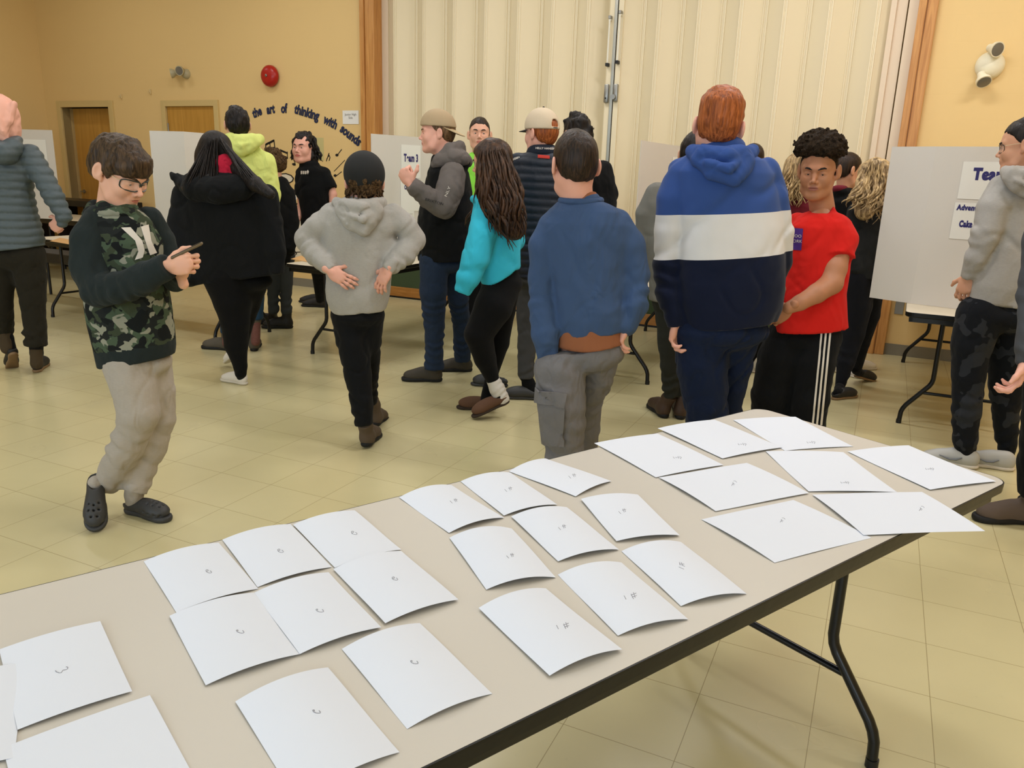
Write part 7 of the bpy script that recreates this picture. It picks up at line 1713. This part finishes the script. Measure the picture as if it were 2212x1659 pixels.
# ---- 20 blonde woman in charcoal sweater beside the big board
P = Person('woman with long wavy blonde hair in charcoal sweater beside the big white board', 5.5, (1815, 862), 'warm', vox=.010)
P.head(1886, 385, 0, -35, 0, 0, 1.0, neck=[(1884, 430, 0)], vox=.007)
secs = [(1858, 1916, 434, 0, .09), (1842, 1934, 452, 0, .12), (1838, 1936, 500, 0, .125), (1836, 1926, 550, 0, .125), (1834, 1916, 602, 0, .125)]
legL = [(1856, 600, 0, 33), (1852, 660, 0, 30), (1842, 720, 0, 25), (1828, 780, .0, 19), (1815, 832, .0, 11)]; legR = [(1884, 600, .08, 28), (1878, 680, .14, 22), (1862, 740, .2, 17), (1850, 800, .3, 11)]
simple_under(P, secs, (legL, legR))
P.mesh('sweater', [P.torso(secs, k=.03), P.limb([(1852, 458, 0, 20), (1844, 520, -.02, 18), (1850, 580, -.06, 14)], k=.03), P.limb([(1924, 458, 0, 20), (1930, 520, .02, 17), (1912, 590, .06, 13), (1903, 632, .08, 9)], k=.03), P.hem((1830, 598), (1890, 602), box=(1825, 560, 1895, 640)), wr(.008, 7)], F_('charcoal_sweater', (38, 39, 39)))
hv = extract([Xf(hair_prims('full', th=.016, top=.018, amp=.004), P.hc, P.hA, 1.0), P.limb([(1886, 390, -.05, 26), (1870, 430, -.11, 24), (1868, 455, -.14, 20)], k=.04)], .008)
L = lock_bundle(P, ((1864, 360), (1916, 362)), ((1818, 446), (1908, 474)), 72, -.09, -.19, r=.0085, wave=.020, wl=.19, seed=41, flat=.6, mid=((1846, 412), (1924, 418), -.17)) + lock_bundle(P, ((1876, 350), (1910, 352)), ((1858, 474), (1900, 486)), 28, -.11, -.20, r=.008, wave=.020, wl=.18, seed=42, flat=.6)
P.raw('hair', *join([(hv[0], hv[1], 0)] + [(a, b, 0) for a, b in L])[:2], HM['blond'], label='long wavy blonde hair')
P.mesh('jeans', [P.limb(legL, k=.03, ring=(.004, .07), ringr=(.6, 1)), P.limb(legR, k=.03), P.ell(1868, 606, .03, 40, 20, .12)], F_('black_denim', (24, 25, 30)))
P.skinlimb([(1814, 828, 0, 8), (1812, 850, 0, 8)], vox=.008)
P.hand(P.p(1901, 640, .08), (-.3, .1, -.9), (-.6, -.5, 0), size=.9, curl=(20, 30, 20), vox=.006); P.done()
P.shoe('slip_on_shoe', atZ(1797, 864, 0), 62, .245, 'mule', (S_DK, S_CL2), vox=.0075); P.shoe('slip_on_shoe', P.p(1846, 815, .34), 62, .245, 'mule', (S_DK, S_CL2), vox=.009, pitch=-15)

# ---- 21 man in grey hoodie before the big board
def dcamo():
    m = fabric('dark_camouflage_cloth', (24, 26, 30)); nt = m.node_tree; b = nt.nodes['Principled BSDF']
    tc = nt.nodes.new('ShaderNodeTexCoord'); n = nt.nodes.new('ShaderNodeTexNoise'); n.inputs['Scale'].default_value = 9; n.inputs['Detail'].default_value = 2; nt.links.new(tc.outputs['Object'], n.inputs['Vector'])
    r = nt.nodes.new('ShaderNodeValToRGB'); r.color_ramp.interpolation = 'CONSTANT'; r.color_ramp.elements[0].color = s2l((20, 22, 26)); r.color_ramp.elements[1].position = .56; r.color_ramp.elements[1].color = s2l((44, 46, 50)); nt.links.new(n.outputs[0], r.inputs[0]); nt.links.new(r.outputs[0], b.inputs['Base Color']); return m
P = Person('man in grey hooded sweatshirt and dark camouflage trousers reading the big board at the right', 4.05, (2130, 1010), 'warm', vox=.0085)
P.head(2214, 314, 0, -48, -8, 0, 1.02, neck=[(2212, 376, 0)], vox=.0046, brow='black')
P.hair('black', hair_prims('crew', th=.006, top=.014, amp=.004), vox=.005)
glasses(P, plain('wire_frame', (60, 54, 48), .4, .6), plain('spectacle_arm_gold', (206, 186, 150), .35))
secs = [(2176, 2262, 378, 0, .08), (2150, 2284, 394, 0, .11), (2136, 2296, 425, 0, .125), (2126, 2294, 490, 0, .13), (2112, 2288, 560, 0, .135), (2096, 2280, 620, 0, .135), (2092, 2272, 664, 0, .13)]
legL = [(2118, 680, 0, 48), (2100, 740, 0, 40), (2092, 810, 0, 33), (2088, 890, 0, 28), (2085, 950, 0, 24), (2085, 984, 0, 19)]
legR = [(2196, 680, .04, 54), (2186, 760, .05, 46), (2176, 830, .05, 36), (2172, 910, .06, 25), (2176, 980, .06, 18)]
simple_under(P, secs, (legL, legR))
P.mesh('hooded_sweatshirt', [P.torso(secs, k=.03), P.limb([(2164, 404, 0, 27), (2146, 450, -.03, 30), (2130, 505, -.05, 28), (2110, 556, -.03, 22), (2093, 598, .02, 15)], k=.02, flat1=True, ring=(.006, .06), ringr=(.45, 1)), P.limb([(2276, 404, 0, 28), (2292, 480, 0, 26), (2290, 560, -.05, 22)], k=.03), P.hem((2060, 650), (2290, 672)), wr(.008, 6)], C_GREYH)
P.mesh('hood', hood_down(P, 2216, 364, 44, 60, -.11, 11) + [wr(.006, 14)], C_GREYH, vox=.007)
P.mesh('trousers', [P.limb(legL, k=.03, flat1=True, ring=(.005, .08), ringr=(.5, 1)), P.limb(legR, k=.03, flat1=True, ring=(.005, .08), ringr=(.5, 1)), P.ell(2164, 684, 0, 84, 34, .13), wr(.007, 7)], dcamo())
P.hand(P.p(2094, 598, .02), (-.15, .15, -1), (-.6, .7, 0), n=(.6, .5, 0), size=.95, curl=(25, 35, 25), vox=.005); P.done()
S_GRT = plain('light_grey_leather', (176, 174, 168), .5)
for q, yw, pz_ in ((2114, -62, 1014), (2192, -66, 1018)):
    s_ = P.shoe('sneaker', atZ(q, pz_, 0), yw, .29, 'sneaker', (S_GRT, S_WSOLE), label='light grey and white sneaker')
    A_, k_, h_ = P.shoeA; pts = [np.array([x, y, z]) for x, y, z in [(-.040, .085, .058), (-.045, .11, .045), (-.046, .14, .042), (-.040, .19, .055)]]
    V_, F__ = tube_np([h_ + k_ * (p_ @ A_) for p_ in pts], [.003, .0065, .006, .002], 6, 1.); o_ = P.raw('side_mark', V_, F__, plain('grey_mark', (110, 112, 116), .5), s_)

# ---- 22 person cut off by the right edge
P = Person('person cut off by the right edge: hand, dark trousers and worn brown suede boot', 3.25, (2230, 1130), 'pink', vox=.0095)
P.head(2330, 240, 0, -80, 0, 0, 1.0, neck=[(2332, 330, 0)], vox=.008)
P.hair('dkbrown', hair_prims('short'), vox=.007)
secs = [(2290, 2370, 340, 0, .08), (2255, 2410, 370, 0, .12), (2245, 2425, 450, 0, .13), (2248, 2420, 560, 0, .13), (2252, 2415, 690, 0, .13)]
legL = [(2292, 690, 0, 56), (2272, 800, -.02, 52), (2256, 900, -.02, 44), (2240, 1000, 0, 38), (2234, 1070, 0, 34)]; legR = [(2370, 690, .05, 54), (2360, 850, .05, 44), (2350, 1060, .05, 32)]
simple_under(P, secs, (legL, legR))
P.mesh('sweater', [P.torso(secs, k=.03), P.limb([(2275, 400, 0, 36), (2250, 520, -.05, 34), (2238, 640, -.10, 32), (2228, 740, -.16, 28), (2216, 792, -.18, 20)], k=.02, flat1=True, ring=(.006, .07), ringr=(.5, 1)), P.limb([(2400, 400, 0, 36), (2425, 550, 0, 32)], k=.03), wr(.008, 6)], F_('dark_grey_fleece', (74, 76, 80)))
P.mesh('trousers', [P.limb(legL, k=.03, flat1=True), P.limb(legR, k=.03), P.ell(2330, 690, .02, 90, 40, .13), wr(.007, 7)], C_BLK)
P.hand(P.p(2214, 786, -.18), (-.15, .0, -1), (-.4, -.7, 0), size=1.0, curl=(30, 45, 30), vox=.0045); P.done()
P.shoe('boot', atZ(2252, 1132, 0), -86, .31, 'boot', (plain('worn_suede', (92, 78, 68), .95, bump=(50, .4, .003)), S_SOLE), h=.13); P.shoe('boot', atZ(2350, 1100, 0), -80, .31, 'boot', (MATS['worn_suede'], S_SOLE), h=.13, vox=.010)
